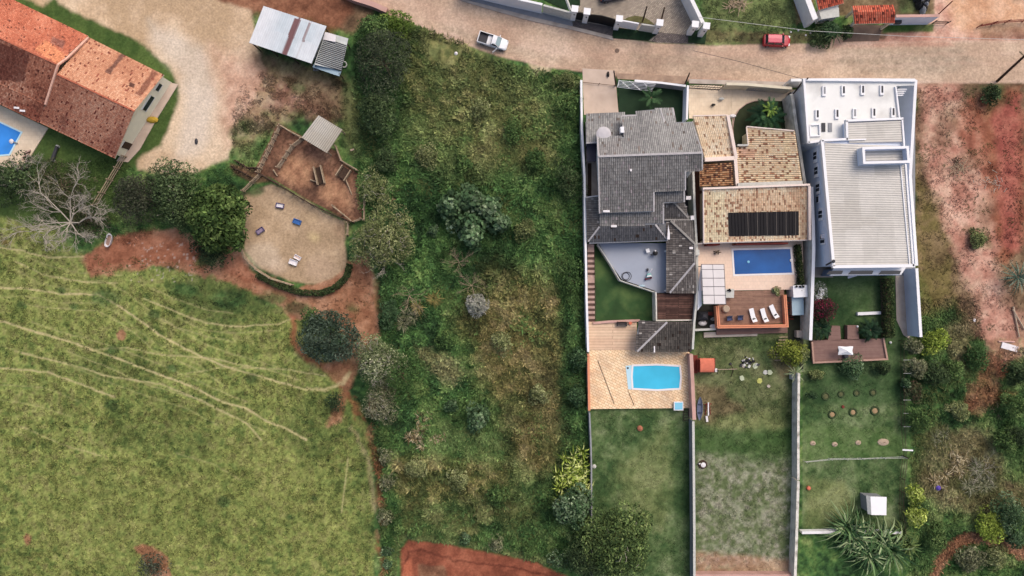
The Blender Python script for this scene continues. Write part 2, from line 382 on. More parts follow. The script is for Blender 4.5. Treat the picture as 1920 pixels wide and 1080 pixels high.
def stroke(c, pts, wd=4, soft=3, warp=3, amt=1.0, bite=0):
    global G
    xs = [p[0] for p in pts]; ys = [p[1] for p in pts]; m = wd + soft + warp + 12
    i0, i1 = np.searchsorted(ax, [min(xs) - m, max(xs) + m]); j0, j1 = np.searchsorted(ay, [min(ys) - m, max(ys) + m]); sl = np.s_[j0:j1, i0:i1]
    d = wd - ldist(pts, GX[sl] + warp * 2.5 * nw1[sl] * 2, GY[sl] + warp * 2.5 * nw2[sl] * 2)
    t = sstep(-soft, soft, d) * amt
    if bite: t = t * np.clip(1 - bite * sstep(.48, .6, n12[sl]), 0, 1)
    G[sl] = mixc(G[sl], c[sl], t)
def blob(c, x, y, r, ry=None, soft=6, warp=5, amt=1.0, bite=0):
    ry = ry or r
    paint(c, [(x + r * math.cos(a * math.pi / 6), y + ry * math.sin(a * math.pi / 6)) for a in range(12)], soft, warp, amt, 0, bite)
# pasture, left
paint(G_past, [(-5000, 395), (60, 400), (150, 470), (300, 500), (450, 520), (560, 560), (600, 640), (640, 720), (700, 800), (706, 1100), (706, 5000), (-5000, 5000)], 6, 12)
for x, y, r, ry, a in [(90, 560, 150, 60, .3), (250, 960, 190, 90, .3), (480, 900, 110, 70, .25), (590, 960, 70, 90, .3)]:
    blob(var(tex([(112, 124, 64), (144, 148, 88)], nm), .3), x, y, r, ry, 40, 20, a)
for x, y, r, ry, a in [(430, 560, 110, 50, .65), (590, 800, 60, 60, .35), (330, 760, 90, 30, .12), (210, 690, 120, 25, .3), (690, 900, 22, 160, .4), (300, 820, 120, 30, .3)]:
    blob(var(tex([(50, 70, 40), (74, 94, 52)], nm), .2), x, y, r, ry, 26, 20, a)
TR = var(tex([(176, 170, 120), (208, 190, 148)], n12), .1)
tracks = [([(-60, 460), (0, 465), (40, 470), (90, 483), (160, 480)], 2.2, .8),
 ([(-80, 538), (0, 540), (50, 541), (110, 551), (185, 553), (225, 575), (260, 600), (300, 628), (340, 650), (385, 672), (430, 690), (520, 715), (570, 730), (605, 731), (640, 722)], 2.4, .9),
 ([(-80, 585), (0, 602), (60, 620), (130, 640), (200, 665), (280, 695), (360, 725), (420, 755), (460, 765), (500, 790), (540, 805), (575, 825)], 2.8, .85),
 ([(40, 662), (120, 680), (200, 705), (300, 720), (380, 752), (460, 792), (490, 825)], 2.2, .7),
 ([(-80, 688), (0, 690), (90, 698), (150, 720), (215, 745)], 2.4, .75),
 ([(30, 490), (80, 515), (150, 528), (220, 532)], 2, .6), ([(270, 560), (330, 585), (385, 606), (440, 612), (520, 608), (560, 592)], 2.2, .7),
 ([(180, 655), (240, 652), (300, 665), (400, 672), (480, 690), (540, 693), (610, 705)], 1.8, .6),
 ([(350, 700), (420, 688), (500, 692), (560, 712)], 1.8, .5),
 ([(40, 800), (120, 835), (190, 855)], 1.8, .45), ([(330, 850), (400, 870), (450, 900)], 1.5, .3), ([(652, 860), (648, 900), (640, 960)], 2.2, .5)]
rt = random.Random(11)
for base, offs in ((1, (-26, 16, 30)), (2, (-14, 22, 44)), (4, (30, 60)), (5, (-16, 18)), (6, (-22, 14, 26))):
    for o_ in offs:
        b0 = tracks[base][0]; i0 = rt.randrange(0, max(1, len(b0) // 3)); seg = [(x + rt.uniform(-8, 8) - o_ * .2, y + o_ + rt.uniform(-3, 3)) for x, y in b0[i0:i0 + max(4, int(len(b0) * .6))]]
        tracks.append((seg, 1.0, rt.uniform(.3, .55)))
for pts, wd, a in tracks: stroke(TR, pts, wd * .68, 1.5, .8, min(1, a * 1.1), .2)
blob(G_red, 228, 628, 9, 10, 2, 3, .9); blob(G_red, 52, 1012, 7, 10, 3, 3, .9); blob(G_red, 12, 455, 8, 5, 3, 3, .3)
paint(G_red, [(250, 1025), (268, 1018), (290, 1030), (312, 1045), (322, 1085), (290, 1095), (275, 1060)], 3, 4, .95)
for x, y, r in [(212, 655, 8), (115, 545, 8), (40, 573, 8), (590, 935, 9), (545, 970, 8), (290, 590, 12), (140, 575, 10), (325, 690, 12), (470, 710, 12), (210, 760, 14), (420, 940, 14)]: blob(G_dark, x, y, r, r * .8, 4, 4, .7)
# bare red soil round the trees and the paddock
paint(G_red, [(150, 478), (230, 440), (330, 430), (460, 470), (470, 505), (560, 540), (640, 500), (690, 470), (712, 540), (716, 640), (690, 660), (640, 620), (600, 590), (545, 602), (530, 575), (470, 545), (400, 520), (300, 500), (240, 508), (170, 520)], 5, 10)
paint(G_redd, [(160, 478), (230, 445), (320, 440), (400, 470), (380, 505), (300, 492), (220, 500), (165, 510)], 7, 9, .55)
paint(G_redd, [(410, 480), (450, 475), (500, 540), (470, 530), (420, 510)], 5, 6, .5)
paint(G_dark, [(385, 455), (425, 470), (400, 500), (365, 495)], 6, 6, .8)  # shade below the big tree, painted as dark ground colour
paint(G_red, [(560, 560), (712, 590), (718, 640), (690, 640), (655, 612), (600, 590), (560, 600)], 4, 6, .7)
stroke(G_redd, [(548, 600), (552, 640), (572, 668), (610, 690), (650, 690)], 6, 5, 3, .8)
paint(G_red, [(600, 690), (650, 640), (690, 640), (672, 690), (655, 740), (640, 790), (615, 800), (640, 730)], 5, 6, .85)
stroke(TR, [(575, 730), (610, 732), (640, 720), (655, 700)], 3.5, 3, 2, .7)
stroke(G_redd, [(650, 740), (680, 790), (700, 830), (708, 900), (712, 960), (716, 1100)], 6, 6, 6, .7, .9)
for x, y, r in [(696, 812, 10), (712, 940, 8), (708, 1000, 7), (700, 760, 9)]: blob(G_red, x, y, r, r * 1.6, 5, 5, .7, .3)
stroke(G_tan, [(660, 800), (690, 860), (700, 960)], 4, 4, 4, .35, .5)
paint(G_dark, [(510, 335), (540, 520), (545, 545)], 3, 2, .2)
for x, y, r in [(560, 578, 26), (430, 560, 34), (510, 560, 26), (340, 545, 30), (660, 580, 7), (200, 560, 30)]: blob(G_dark, x, y, r, r * .5, 8, 8, .7, .3)
blob(G_pink, 510, 500, 40, 20, 10, 6, .0)
# light stones scattered on the red soil
st = (hashf(np.round(GX / 3), np.round(GY / 3), 5) > .94) & (GX > 240) & (GX < 370) & (GY > 455) & (GY < 530)
G[st] = mixc(G[st], CA(190, 175, 165), .55)
# farm yard
paint(var(tex([(60, 82, 42), (84, 104, 56)], nm), .15), [(-300, -200), (330, 100), (345, 160), (335, 230), (300, 285), (240, 320), (220, 420), (60, 420), (-300, 330)], 6, 6)
paint(G_brown, [(350, -200), (720, -200), (700, 40), (660, 60), (560, 35), (470, 25), (380, 15)], 8, 10)
paint(G_redd, [(380, -150), (640, -150), (660, 20), (620, 70), (520, 30), (400, 10)], 10, 8, .55)
paint(G_tan, [(60, -60), (160, -40), (380, -10), (470, 20), (480, 80), (500, 130), (470, 200), (440, 230), (430, 300), (340, 330), (258, 318), (255, 300), (300, 270), (325, 215), (338, 165), (320, 125), (270, 85), (200, 50), (110, 5)], 5, 5)
paint(G_tan, [(-600, -500), (60, -140), (160, -40), (80, 10), (-600, -300)], 6, 6)
paint(var(tex([(196, 184, 168), (214, 202, 190)], nb), .09), [(280, 40), (380, 90), (410, 180), (380, 280), (330, 300), (345, 200), (340, 140), (280, 80)], 16, 8, .65)
paint(G_pink, [(400, 90), (480, 110), (600, 160), (650, 200), (620, 240), (560, 215), (520, 230), (480, 260), (450, 290), (420, 240)], 26, 14, .6)
paint(G_brown, [(470, 90), (560, 120), (640, 150), (660, 230), (600, 220), (560, 170), (480, 130)], 8, 9, .6)
paint(G_brown, [(560, 120), (650, 140), (670, 200), (630, 215), (560, 180)], 8, 9, .3)
for x, y, r in [(450, 250, 20), (470, 235, 18), (460, 290, 26), (490, 270, 16), (560, 165, 16), (650, 250, 16), (440, 325, 40), (500, 215, 8)]: blob(G_dark if r < 20 else G_lot, x, y, r, r * .8, 8, 8, .65, .3)
blob(G_light, 660, 200, 18, 50, 12, 6, .6)
blob(var(tex([(95, 98, 60), (120, 118, 80)], nm), .2), 665, 240, 20, 60, 12, 6, .5)
paint(G_brown, [(245, 330), (300, 400), (230, 430), (150, 440), (60, 440), (0, 400), (30, 330), (120, 350)], 8, 10, .0)
stroke(G_sand, [(352, 320), (354, 310), (352, 300)], 2, 2, 1, .5)
# paddock pens
paint(G_corral, [(520, 232), (568, 255), (632, 285), (645, 305), (672, 325), (682, 410), (655, 416), (560, 365), (510, 335), (430, 315), (475, 325)], 2, 2)
paint(G_corral, [(430, 305), (480, 318), (510, 340), (480, 345), (440, 325)], 3, 3, .8)
paint(var(tex([(170, 124, 96), (205, 160, 124)], n12), .2), [(545, 290), (590, 300), (580, 350), (560, 352), (522, 325)], 9, 5, .6)
paint(var(tex([(170, 124, 96), (205, 160, 124)], n12), .2), [(605, 330), (640, 345), (660, 385), (640, 395), (600, 372)], 9, 5, .55)
# sand arena
AR = [(462, 360), (510, 345), (560, 368), (600, 392), (645, 416), (648, 470), (650, 500), (625, 522), (590, 534), (545, 528), (490, 505), (458, 470), (456, 400)]
paint(G_sand, AR, 3, 2)
for x, y, r, a, c in [(490, 480, 34, .5, (205, 188, 168)), (480, 370, 26, .4, (150, 128, 104)), (600, 505, 30, .3, (190, 165, 145)), (588, 445, 9, .6, (222, 200, 150)), (586, 410, 10, .5, (205, 180, 145)), (640, 430, 16, .4, (140, 112, 92)), (520, 500, 18, .4, (210, 190, 170))]:
    blob(np.broadcast_to(CA(*c), (ny, nx, 3)) * (1 + .3 * (n3 - .5))[..., None], x, y, r, r * .8, 10, 6, a)
blob(G_dark, 475, 355, 22, 12, 5, 4, .8)
# overgrown plot in the middle: clearings, dry stands, dark growth, painted wall shade
paint(G_light, [(785, 60), (860, 75), (875, 95), (850, 130), (800, 120)], 7, 6, .9)
paint(G_tan, [(985, 110), (1035, 112), (1030, 135), (1000, 138)], 5, 4, .75)
paint(G_light, [(740, 120), (900, 90), (980, 130), (1060, 170), (1040, 320), (900, 340), (800, 320), (740, 260)], 26, 24, .45, 0, .5)
paint(G_olive, [(740, 40), (860, 60), (1000, 180), (1060, 250), (1000, 330), (880, 300), (760, 200)], 26, 26, .5, 0, .4)
paint(G_olive, [(930, 480), (1050, 540), (1060, 700), (1065, 830), (1010, 900), (960, 860), (900, 700), (850, 600)], 26, 22, 1, 0, .15)
paint(G_dry, [(780, 645), (850, 670), (880, 700), (850, 720), (800, 690)], 9, 9, .6, 0, .3)
paint(G_dry, [(990, 660), (1045, 700), (1060, 800), (1030, 830), (1000, 760)], 18, 18, .4, 0, .4)
paint(G_olive, [(730, 860), (960, 860), (1000, 960), (880, 1000), (760, 980)], 20, 20, .8, 0, .3)
paint(G_dark, [(680, 40), (745, 30), (760, 200), (740, 360), (690, 300), (670, 160)], 12, 12, .8)
paint(G_dark, [(800, 330), (1020, 320), (1040, 480), (900, 560), (800, 470)], 24, 22, .55)
paint(G_dark, [(1050, 250), (1092, 250), (1100, 900), (1066, 1000), (1050, 800), (1062, 500)], 9, 8, .75)  # soft shade strip beside the boundary wall, painted into the ground colour
paint(G_dark, [(830, 740), (980, 745), (960, 860), (820, 840)], 20, 18, .55)
paint(G_dark, [(730, 960), (1060, 880), (1090, 1060), (900, 1030), (760, 1000)], 20, 18, .5)
paint(G_dark, [(700, 480), (760, 520), (740, 640), (712, 620)], 8, 8, .7)
# red earth track at the bottom edge
paint(G_redd, [(752, 1100), (750, 1030), (765, 1012), (820, 1018), (900, 1032), (1000, 1052), (1080, 1090), (1100, 1250), (740, 1250)], 4, 3)
stroke(G_light, [(735, 1080), (742, 1020), (760, 1005), (850, 1012), (930, 1028), (1010, 1048), (1060, 1062)], 4, 3, 2, .75, .3)
stroke(var(tex([(80, 42, 34), (100, 56, 44)], n12), .1), [(755, 1070), (765, 1035), (790, 1030), (850, 1050), (950, 1060), (1050, 1085)], 1.6, 2, 2, .8)
paint(var(tex([(178, 104, 78), (196, 122, 92)], nm), .1), [(755, 1250), (755, 1060), (772, 1045), (778, 1250)], 3, 2, .9)
paint(G_brown, [(785, 1060), (830, 1065), (850, 1100), (790, 1100)], 4, 6, .6)
# plots behind the houses
paint(G_lawn, [(1106, 760), (1296, 758), (1302, 1300), (1112, 1300)], 1, 0)
paint(G_light, [(1170, 850), (1250, 800), (1262, 900), (1240, 990), (1190, 960), (1150, 900)], 20, 18, .55)
paint(G_lawnd, [(1265, 790), (1298, 790), (1300, 1080), (1262, 1080)], 7, 3, .55)  # shade cast by the dividing wall, painted into the grass colour
paint(G_lawn, [(1302, 610), (1498, 610), (1498, 1300), (1302, 1300)], 1, 0)
paint(var(tex([(72, 84, 52), (104, 110, 74), (124, 126, 90)], nm), .2), [(1300, 620), (1490, 620), (1490, 800), (1300, 800)], 8, 5, .8)
paint(G_light, [(1330, 780), (1440, 770), (1480, 800), (1460, 812), (1340, 810)], 9, 9, .7)
paint(G_brown, [(1305, 725), (1360, 722), (1370, 750), (1395, 770), (1330, 790), (1305, 780)], 9, 7, .6)
paint(var(tex([(56, 82, 44), (76, 102, 56)], nm), .15), [(1305, 805), (1490, 808), (1488, 850), (1310, 850)], 9, 7, .8)
paint(G_gravel, [(1305, 850), (1490, 870), (1485, 1060), (1308, 1060)], 12, 10, .85, 0, .35)
paint(G_pink, [(1306, 1035), (1490, 1050), (1490, 1076), (1306, 1076)], 7, 6, .55, 0, .3)
paint(G_dark, [(1400, 620), (1480, 640), (1470, 700), (1440, 690), (1390, 640)], 10, 8, .5)
paint(G_brown, [(1440, 660), (1480, 650), (1490, 700), (1465, 710)], 5, 5, .5)
paint(G_lawn, [(1506, 510), (1702, 510), (1702, 1000), (1504, 1000)], 1, 0)
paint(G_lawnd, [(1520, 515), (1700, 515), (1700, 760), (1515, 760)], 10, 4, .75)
paint(var(tex([(74, 104, 54), (92, 118, 64)], nm), .1), [(1510, 800), (1700, 800), (1700, 860), (1510, 860)], 8, 6, .5)
paint(G_light, [(1510, 900), (1580, 905), (1600, 950), (1570, 990), (1510, 990)], 9, 8, .7, 0, .25)
paint(G_lot, [(1504, 1004), (1700, 1004), (1710, 1300), (1500, 1300)], 2, 2)
# the strip of raw land on the right
paint(G_lot, [(1702, 130), (2100, 130), (5900, 130), (5900, 5000), (1702, 5000)], 2, 1)
paint(G_brown, [(1716, 150), (2100, 150), (2100, 620), (1830, 640), (1760, 600), (1716, 480)], 6, 8)
paint(var(tex([(96, 88, 48), (112, 104, 60), (128, 110, 76)], nm), .25), [(1716, 330), (1790, 420), (1800, 600), (1760, 660), (1716, 640)], 14, 14, .75)
paint(G_pink, [(1720, 155), (1790, 150), (1850, 250), (1870, 480), (1890, 620), (1860, 640), (1800, 520), (1770, 420), (1735, 300)], 12, 14, .95, 0, .22)
paint(G_redd, [(1800, 190), (1850, 170), (1915, 160), (1925, 420), (1890, 500), (1850, 480), (1840, 330), (1795, 260)], 10, 12, .8, 0, .15)
paint(var(tex([(158, 84, 78), (180, 108, 98)], nm), .2), [(1860, 190), (1915, 180), (1910, 470), (1880, 460)], 12, 10, .6)
paint(G_pink, [(1790, 340), (1850, 360), (1870, 470), (1850, 520), (1800, 460), (1770, 380)], 12, 12, .8, 0, .3)
paint(G_dark, [(1835, 160), (1880, 155), (1895, 195), (1850, 215)], 9, 10, .6, 0, .3)
paint(G_dark, [(1812, 425), (1850, 430), (1860, 465), (1820, 470)], 8, 8, .5, 0, .3)
paint(G_pink, [(1840, 520), (1890, 540), (1910, 620), (1850, 640)], 9, 10, .6, 0, .3)
paint(G_lot, [(1720, 600), (1790, 570), (1830, 650), (1800, 760), (1720, 800)], 14, 12, .9)
paint(G_dark, [(1715, 670), (1800, 660), (1830, 700), (1790, 790), (1712, 830)], 12, 12, .8)
paint(G_dark, [(1850, 720), (2000, 700), (2000, 880), (1880, 880), (1850, 800)], 12, 12, .7)
paint(G_dark, [(1715, 960), (1760, 975), (1830, 985), (1800, 1010), (1740, 1060), (1700, 1080)], 10, 10, .7)
paint(G_dry, [(1770, 610), (1815, 600), (1830, 680), (1790, 700)], 10, 8, .7)
paint(G_redd, [(1862, 678), (1885, 672), (1890, 700), (1868, 712)], 4, 3, .85)
paint(G_red, [(1810, 720), (1835, 715), (1830, 765), (1808, 770)], 5, 5, .7)
paint(G_redd, [(1840, 730), (1900, 735), (1900, 755), (1840, 755)], 7, 6, .4)
paint(G_dry, [(1740, 800), (1850, 800), (1890, 900), (1870, 960), (1760, 960), (1720, 900)], 14, 14, .85, 0, .25)
paint(G_brown, [(1880, 900), (1940, 910), (1940, 960), (1890, 950)], 8, 8, .7)
stroke(G_red, [(1745, 1100), (1765, 1050), (1790, 1018), (1820, 1008), (1860, 1012), (1900, 1030), (1960, 1060)], 10, 3, 3, .95)
stroke(var(tex([(70, 44, 34), (90, 60, 46)], n12), .1), [(1785, 1010), (1815, 998), (1865, 1002), (1905, 1020), (1960, 1048)], 2, 2, 2, .8)
paint(G_pink, [(1835, 590), (1890, 580), (1935, 600), (1935, 660), (1890, 690), (1850, 680)], 12, 14, .75, 0, .5)
paint(G_red, [(1845, 660), (1880, 660), (1870, 730), (1835, 780), (1812, 770), (1830, 710)], 7, 9, .75, 0, .3)
# land across the road
paint(G_lot, [(1305, -5000), (1520, -5000), (1545, 78), (1300, 82)], 3, 3)
paint(G_light, [(1315, -60), (1480, -60), (1500, 40), (1440, 60), (1325, 60)], 12, 10, .7, 0, .3)
paint(G_red, [(1480, -100), (1520, -100), (1525, 40), (1495, 45)], 6, 6, .7)
paint(G_brown, [(1305, 50), (1400, 60), (1540, 60), (1560, 80), (1300, 86)], 6, 6, .6, 0, .3)
paint(G_pink, [(1740, -5000), (5900, -5000), (5900, 85), (1720, 88), (1560, 84), (1560, 60), (1700, 58), (1750, 30)], 4, 4)
paint(var(tex([(205, 158, 120), (226, 184, 146)], nm), .1), [(1750, -80), (1930, -80), (1930, 50), (1850, 70), (1790, 50)], 16, 12, .7, 0, .2)
paint(G_brown, [(1860, -60), (2100, -60), (2100, 15), (1900, 5)], 8, 8, .6)
paint(G_brown, [(1840, 45), (2100, 42), (2100, 76), (1840, 74)], 6, 6, .5)
paint(G_brown, [(1530, -200), (1760, -200), (1750, 30), (1540, 30)], 4, 3, .9)
paint(G_dark, [(1660, -60), (1730, -60), (1740, 22), (1690, 24)], 6, 6, .6)
paint(G_brown, [(1590, 45), (1665, 50), (1660, 75), (1580, 80)], 5, 4, .8)
paint(var(tex([(60, 92, 44), (84, 112, 56)], n12), .15), [(1660, 44), (1752, 44), (1750, 60), (1655, 62)], 3, 2, .9)
for x, y, rx_, ry_ in [(1770, 240, 26, 40), (1820, 300, 20, 18), (1850, 400, 16, 30), (1760, 470, 24, 30), (1890, 560, 20, 14), (1790, 200, 18, 14), (1835, 560, 14, 18)]: blob(G_brown, x, y, rx_, ry_, 12, 14, .55, .3)
# the road and its verges
ROAD = [(5900, 78), (1920, 78), (1760, 80), (1600, 84), (1480, 87), (1320, 89), (1225, 84), (1170, 76), (1080, 56), (1000, 42), (930, 22), (868, 2), (700, -70), (400, -190), (380, -240), (-400, -900), (-2000, -2000), (-2000, -1500), (-400, -700), (300, -110), (640, -12), (725, 20), (780, 42), (850, 68), (905, 92), (960, 108), (1025, 122), (1092, 130), (1160, 138), (1290, 146), (1400, 150), (1490, 152), (1720, 152), (1870, 152), (5900, 150)]
paint(G_roadp, ROAD, 3, 2, 1, 4)
paint(G_road, ROAD, 3, 1.5, 1)
paint(G_roadp, [(640, -20), (720, -20), (900, 45), (1010, 80), (1100, 92), (1180, 92), (1180, 110), (1060, 108), (940, 78), (850, 45), (700, 5)], 12, 8, .6, 0, .2)
paint(G_roadp, [(1300, 92), (1470, 96), (1600, 98), (1600, 112), (1440, 115), (1300, 105)], 9, 7, .55, 0, .2)
paint(G_roadg, [(1590, 96), (1800, 90), (1840, 120), (1760, 140), (1600, 135), (1560, 115)], 14, 9, .7, 0, .2)
paint(G_roadg, [(820, 45), (900, 60), (1000, 95), (1060, 118), (960, 104), (850, 66)], 10, 7, .35, 0, .2)
paint(G_roadg, [(1180, 100), (1400, 112), (1480, 130), (1300, 130), (1180, 124)], 12, 8, .45, 0, .2)
stroke(G_roadp, [(730, 24), (800, 50), (870, 80)], 5, 3, 3, .8); stroke(G_pink, [(1100, 136), (1300, 150), (1490, 156)], 3, 3, 2, .4)
paint(G_pink, [(1560, 82), (1780, 78), (1790, 86), (1560, 90)], 4, 3, .6)
stroke(G_roadp, [(700, 2), (860, 50), (1000, 92), (1120, 108), (1300, 118), (1600, 124), (1900, 118)], 2.5, 4, 2, .5); stroke(G_roadp, [(720, -14), (880, 32), (1020, 74), (1130, 92), (1300, 102), (1600, 106), (1900, 100)], 2.5, 4, 2, .5)
blob(c3(118, 92, 80), 1157, 95, 4, 3, 1.5, 0, .8)
# heights: gentle lumps in the wild plot, flat under the houses
def zone(poly, soft): return sstep(-soft, soft, sdist(poly, GX, GY))
zl = zone([(680, 60), (1085, 140), (1085, 1000), (720, 1000)], 20) + zone([(1730, 640), (1930, 640), (1930, 1000), (1730, 1000)], 14)
zp = zone([(-4000, 520), (560, 620), (690, 820), (690, 4000), (-4000, 4000)], 40)
HZ = 1.2 * zl * np.clip(n40 - .35, 0, 1) + .2 * zl * sstep(.42, .62, n20) + .2 * zl * (n12 - .4) + .16 * zp * (n12 - .5) + .02 * n3
far = np.maximum(np.maximum(-GX - 160, GX - 2080), np.maximum(-GY - 160, GY - 1240)); HZ = np.where(far > 0, 0, HZ)
flat = (GX > 1092) & (GX < 1716) & (GY > 125); HZ = np.where(flat, .01 * n3, HZ)
for pts, wd, a in tracks: HZ -= .05 * a * sstep(6, 0, ldist(pts, GX, GY))
WX = (GX - 960) / S; WY = (540 - GY) / S
V = np.stack([WX, WY, HZ - .02], -1).reshape(-1, 3)
idx = np.arange(nx * ny).reshape(ny, nx)
quads = np.stack([idx[1:, :-1], idx[1:, 1:], idx[:-1, 1:], idx[:-1, :-1]], -1).reshape(-1, 4)
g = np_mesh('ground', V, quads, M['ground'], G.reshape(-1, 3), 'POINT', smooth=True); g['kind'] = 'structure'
CX = (GX[1:, :-1] + GX[:-1, 1:]) / 2; CY = (GY[1:, :-1] + GY[:-1, 1:]) / 2
nwc = (nw1[1:, :-1] + .5 * nw2[1:, :-1]) * 2
def sheet(name, poly, lift, warp=0):
    """a thin sheet following the ground, 4 mm or more above it, sharing its colours"""
    m = (sdist(poly, CX, CY) + warp * nwc > 0).ravel(); q = quads[m]
    u, inv = np.unique(q, return_inverse=True)
    v = V[u].copy(); v[:, 2] += lift
    o = np_mesh(name, v, inv.reshape(-1, 4), M['ground'], G.reshape(-1, 3)[u], 'POINT', smooth=True); o['kind'] = 'structure'; return o
sheet('road', ROAD, .008, 1.5)
sheet('dirt_driveway', [(60, -60), (160, -40), (380, -10), (470, 20), (480, 80), (470, 200), (430, 300), (340, 330), (258, 318), (300, 270), (325, 215), (338, 165), (320, 125), (270, 85), (200, 50), (110, 5)], .006, 5)
sheet('arena_sand', AR, .006, 2)
sheet('pasture_path', [p for p in [(748, 1100), (750, 1030), (765, 1012), (820, 1018), (900, 1032), (1000, 1052), (1080, 1090), (1100, 1200), (742, 1200)]], .006, 3)
def gcol(px, py):
    i = np.clip(np.searchsorted(ax, px), 0, nx - 1); j = np.clip(np.searchsorted(ay, py), 0, ny - 1); return G[j, i], HZ[j, i] - .02
# ---------------------------------------------------------------- blades: weeds and pasture tufts (stuff)
def tufts(name, region, n, nb, lmin, lmax, wid, lift, label, cat, mulc=(.75, 1.7), clump=0, seed=1, tint=None, comb=.0, avoid=()):
    r = np.random.default_rng(seed)
    xs = [p[0] for p in region]; ys = [p[1] for p in region]
    px = r.uniform(min(xs), max(xs), n * 3); py = r.uniform(min(ys), max(ys), n * 3)
    keep = sdist(region, px, py) > 0
    for a in avoid: keep &= sdist(a, px, py) < 0
    if 'pasture' in name:
        for t_ in tracks: keep &= ldist(t_[0], px, py) > 2.6
    if clump: keep &= fbm(px, py, clump, seed + 40, 3) + r.uniform(-.12, .12, len(px)) > .5
    px = px[keep][:n]; py = py[keep][:n]; n = len(px); gc, gz = gcol(px, py)
    L = r.uniform(lmin, lmax, n) * (.6 + .8 * vnoise(px, py, 60, seed + 3))
    base = np.repeat(np.stack([(px - 960) / S, (540 - py) / S, gz], 1), nb, 0); N = n * nb
    ang = r.uniform(0, 2 * np.pi, N); cang = np.repeat(vnoise(px, py, 90, seed + 5) * 4 * np.pi, nb)
    ang = np.where(r.uniform(0, 1, N) < comb, cang + r.normal(0, .5, N), ang)
    LL = np.repeat(L, nb) * r.uniform(.6, 1.2, N); el = r.uniform(.25, 1.1, N)
    d = np.stack([np.cos(ang) * np.cos(el), np.sin(ang) * np.cos(el), np.sin(el)], 1)
    s = np.stack([-np.sin(ang), np.cos(ang), np.zeros(N)], 1) * (wid * r.uniform(.6, 1.4, N))[:, None]
    b = base + np.stack([r.normal(0, .08, N), r.normal(0, .08, N), np.full(N, lift)], 1)
    mid = b + d * (LL * .55)[:, None]; tip = b + d * LL[:, None] * np.array([1.15, 1.15, .8])
    VV = np.stack([b, mid - s, tip, mid + s], 1).reshape(-1, 3); F = np.arange(4 * N).reshape(-1, 4)
    c = np.repeat(gc, nb, 0) * r.uniform(*mulc, N)[:, None] * np.repeat(r.uniform(.8, 1.25, n), nb)[:, None]
    if tint is not None:
        t = np.repeat(sstep(.5, .7, fbm(px, py, 70, seed + 9, 3)), nb)[:, None] * r.uniform(0, 1, (N, 1)); c = c * (1 - t) + np.array(tint) * t
    o = np_mesh(name, VV, F, M['leaf'], np.clip(c, 0, .8)); tag(o, label, cat, None, 'stuff'); return o
LOT = [(690, 30), (790, 55), (860, 75), (900, 108), (985, 130), (1086, 145), (1092, 600), (1102, 860), (1090, 1075), (1050, 1062), (920, 1025), (760, 1005), (745, 1020), (738, 1085), (722, 1085), (712, 900), (690, 780), (720, 660), (715, 500), (672, 380), (668, 320), (660, 260), (670, 60)]
CLEAR = [(800, 68), (855, 82), (872, 96), (850, 125), (805, 118)]
tufts('weeds', LOT, 42000, 5, .25, .7, .06, .0, 'tall tangled weeds filling the empty plot between pasture and grey roofed house', 'weeds', (.7, 1.5), 0, 3, CA(104, 112, 68), .55, (CLEAR, [(985, 110), (1035, 112), (1030, 135), (1000, 138)]))
tufts('leafy_weeds', LOT, 12000, 6, .3, .8, .1, .1, 'broad leafy weeds in lighter clumps across the empty plot', 'weeds', (.9, 1.75), 70, 31, CA(96, 130, 72), .6, (CLEAR,))
tufts('dark_weeds', LOT, 9000, 6, .3, .8, .11, .1, 'dark green weeds in hollows across the empty plot', 'weeds', (.6, 1.15), 60, 47, None, .4, (CLEAR,))
tufts('pasture_clumps', [(-120, 420), (60, 420), (160, 530), (300, 540), (540, 600), (560, 680), (700, 840), (702, 1200), (-120, 1200)], 9000, 5, .14, .32, .07, .0, 'darker broad leaved weeds dotted over the grazed pasture', 'weeds', (.45, .95), 15, 61)
tufts('pasture_grass', [(-120, 420), (60, 420), (160, 530), (300, 540), (540, 600), (560, 680), (700, 840), (702, 1200), (-120, 1200)], 24000, 4, .12, .28, .06, .0, 'short uneven grass on the grazed pasture', 'grass', (.55, 1.35), 9, 5)
tufts('verge_weeds', [(1725, 560), (1830, 560), (1850, 660), (2000, 640), (2000, 1180), (1705, 1180), (1712, 640)], 14000, 5, .25, .6, .06, .0, 'rough weeds on the unbuilt strip at the right of the photo', 'weeds', (.5, 1.5), 0, 8, CA(96, 104, 62), .4)
tufts('sparse_grass', [(1718, 160), (1915, 170), (1920, 620), (1800, 620), (1718, 600)], 3600, 4, .12, .26, .05, .0, 'sparse grass tufts scattered over the raw soil strip', 'grass', (.55, 1.2), 26, 71, CA(92, 98, 56), .9)
tufts('yard_weeds', [(470, 130), (560, 150), (650, 150), (662, 300), (600, 215), (520, 225), (470, 320), (430, 300), (440, 200)], 2600, 5, .15, .4, .06, .0, 'ragged weeds on the bare soil between barn and corral', 'weeds', (.5, 1.2), 16, 81, CA(96, 104, 62), .8)
tufts('soil_edge_grass', [(150, 470), (460, 500), (560, 545), (712, 500), (716, 640), (690, 780), (600, 800), (540, 600), (160, 525)], 2600, 4, .12, .3, .05, .0, 'grass tufts creeping over the red soil beside the sand arena', 'grass', (.5, 1.1), 14, 83, CA(84, 100, 56), .9)
tufts('rough_grass', [(1306, 630), (1490, 630), (1488, 1076), (1306, 1076)], 9000, 4, .08, .2, .04, .0, 'patchy rough grass of the middle back yard', 'grass', (.6, 1.45), 12, 12)
tufts('yard_grass', [(60, 300), (240, 300), (258, 330), (460, 310), (430, 350), (250, 460), (60, 430)], 6000, 4, .15, .35, .05, .0, 'rank grass under the trees by the farmhouse', 'grass', (.6, 1.5), 0, 14)
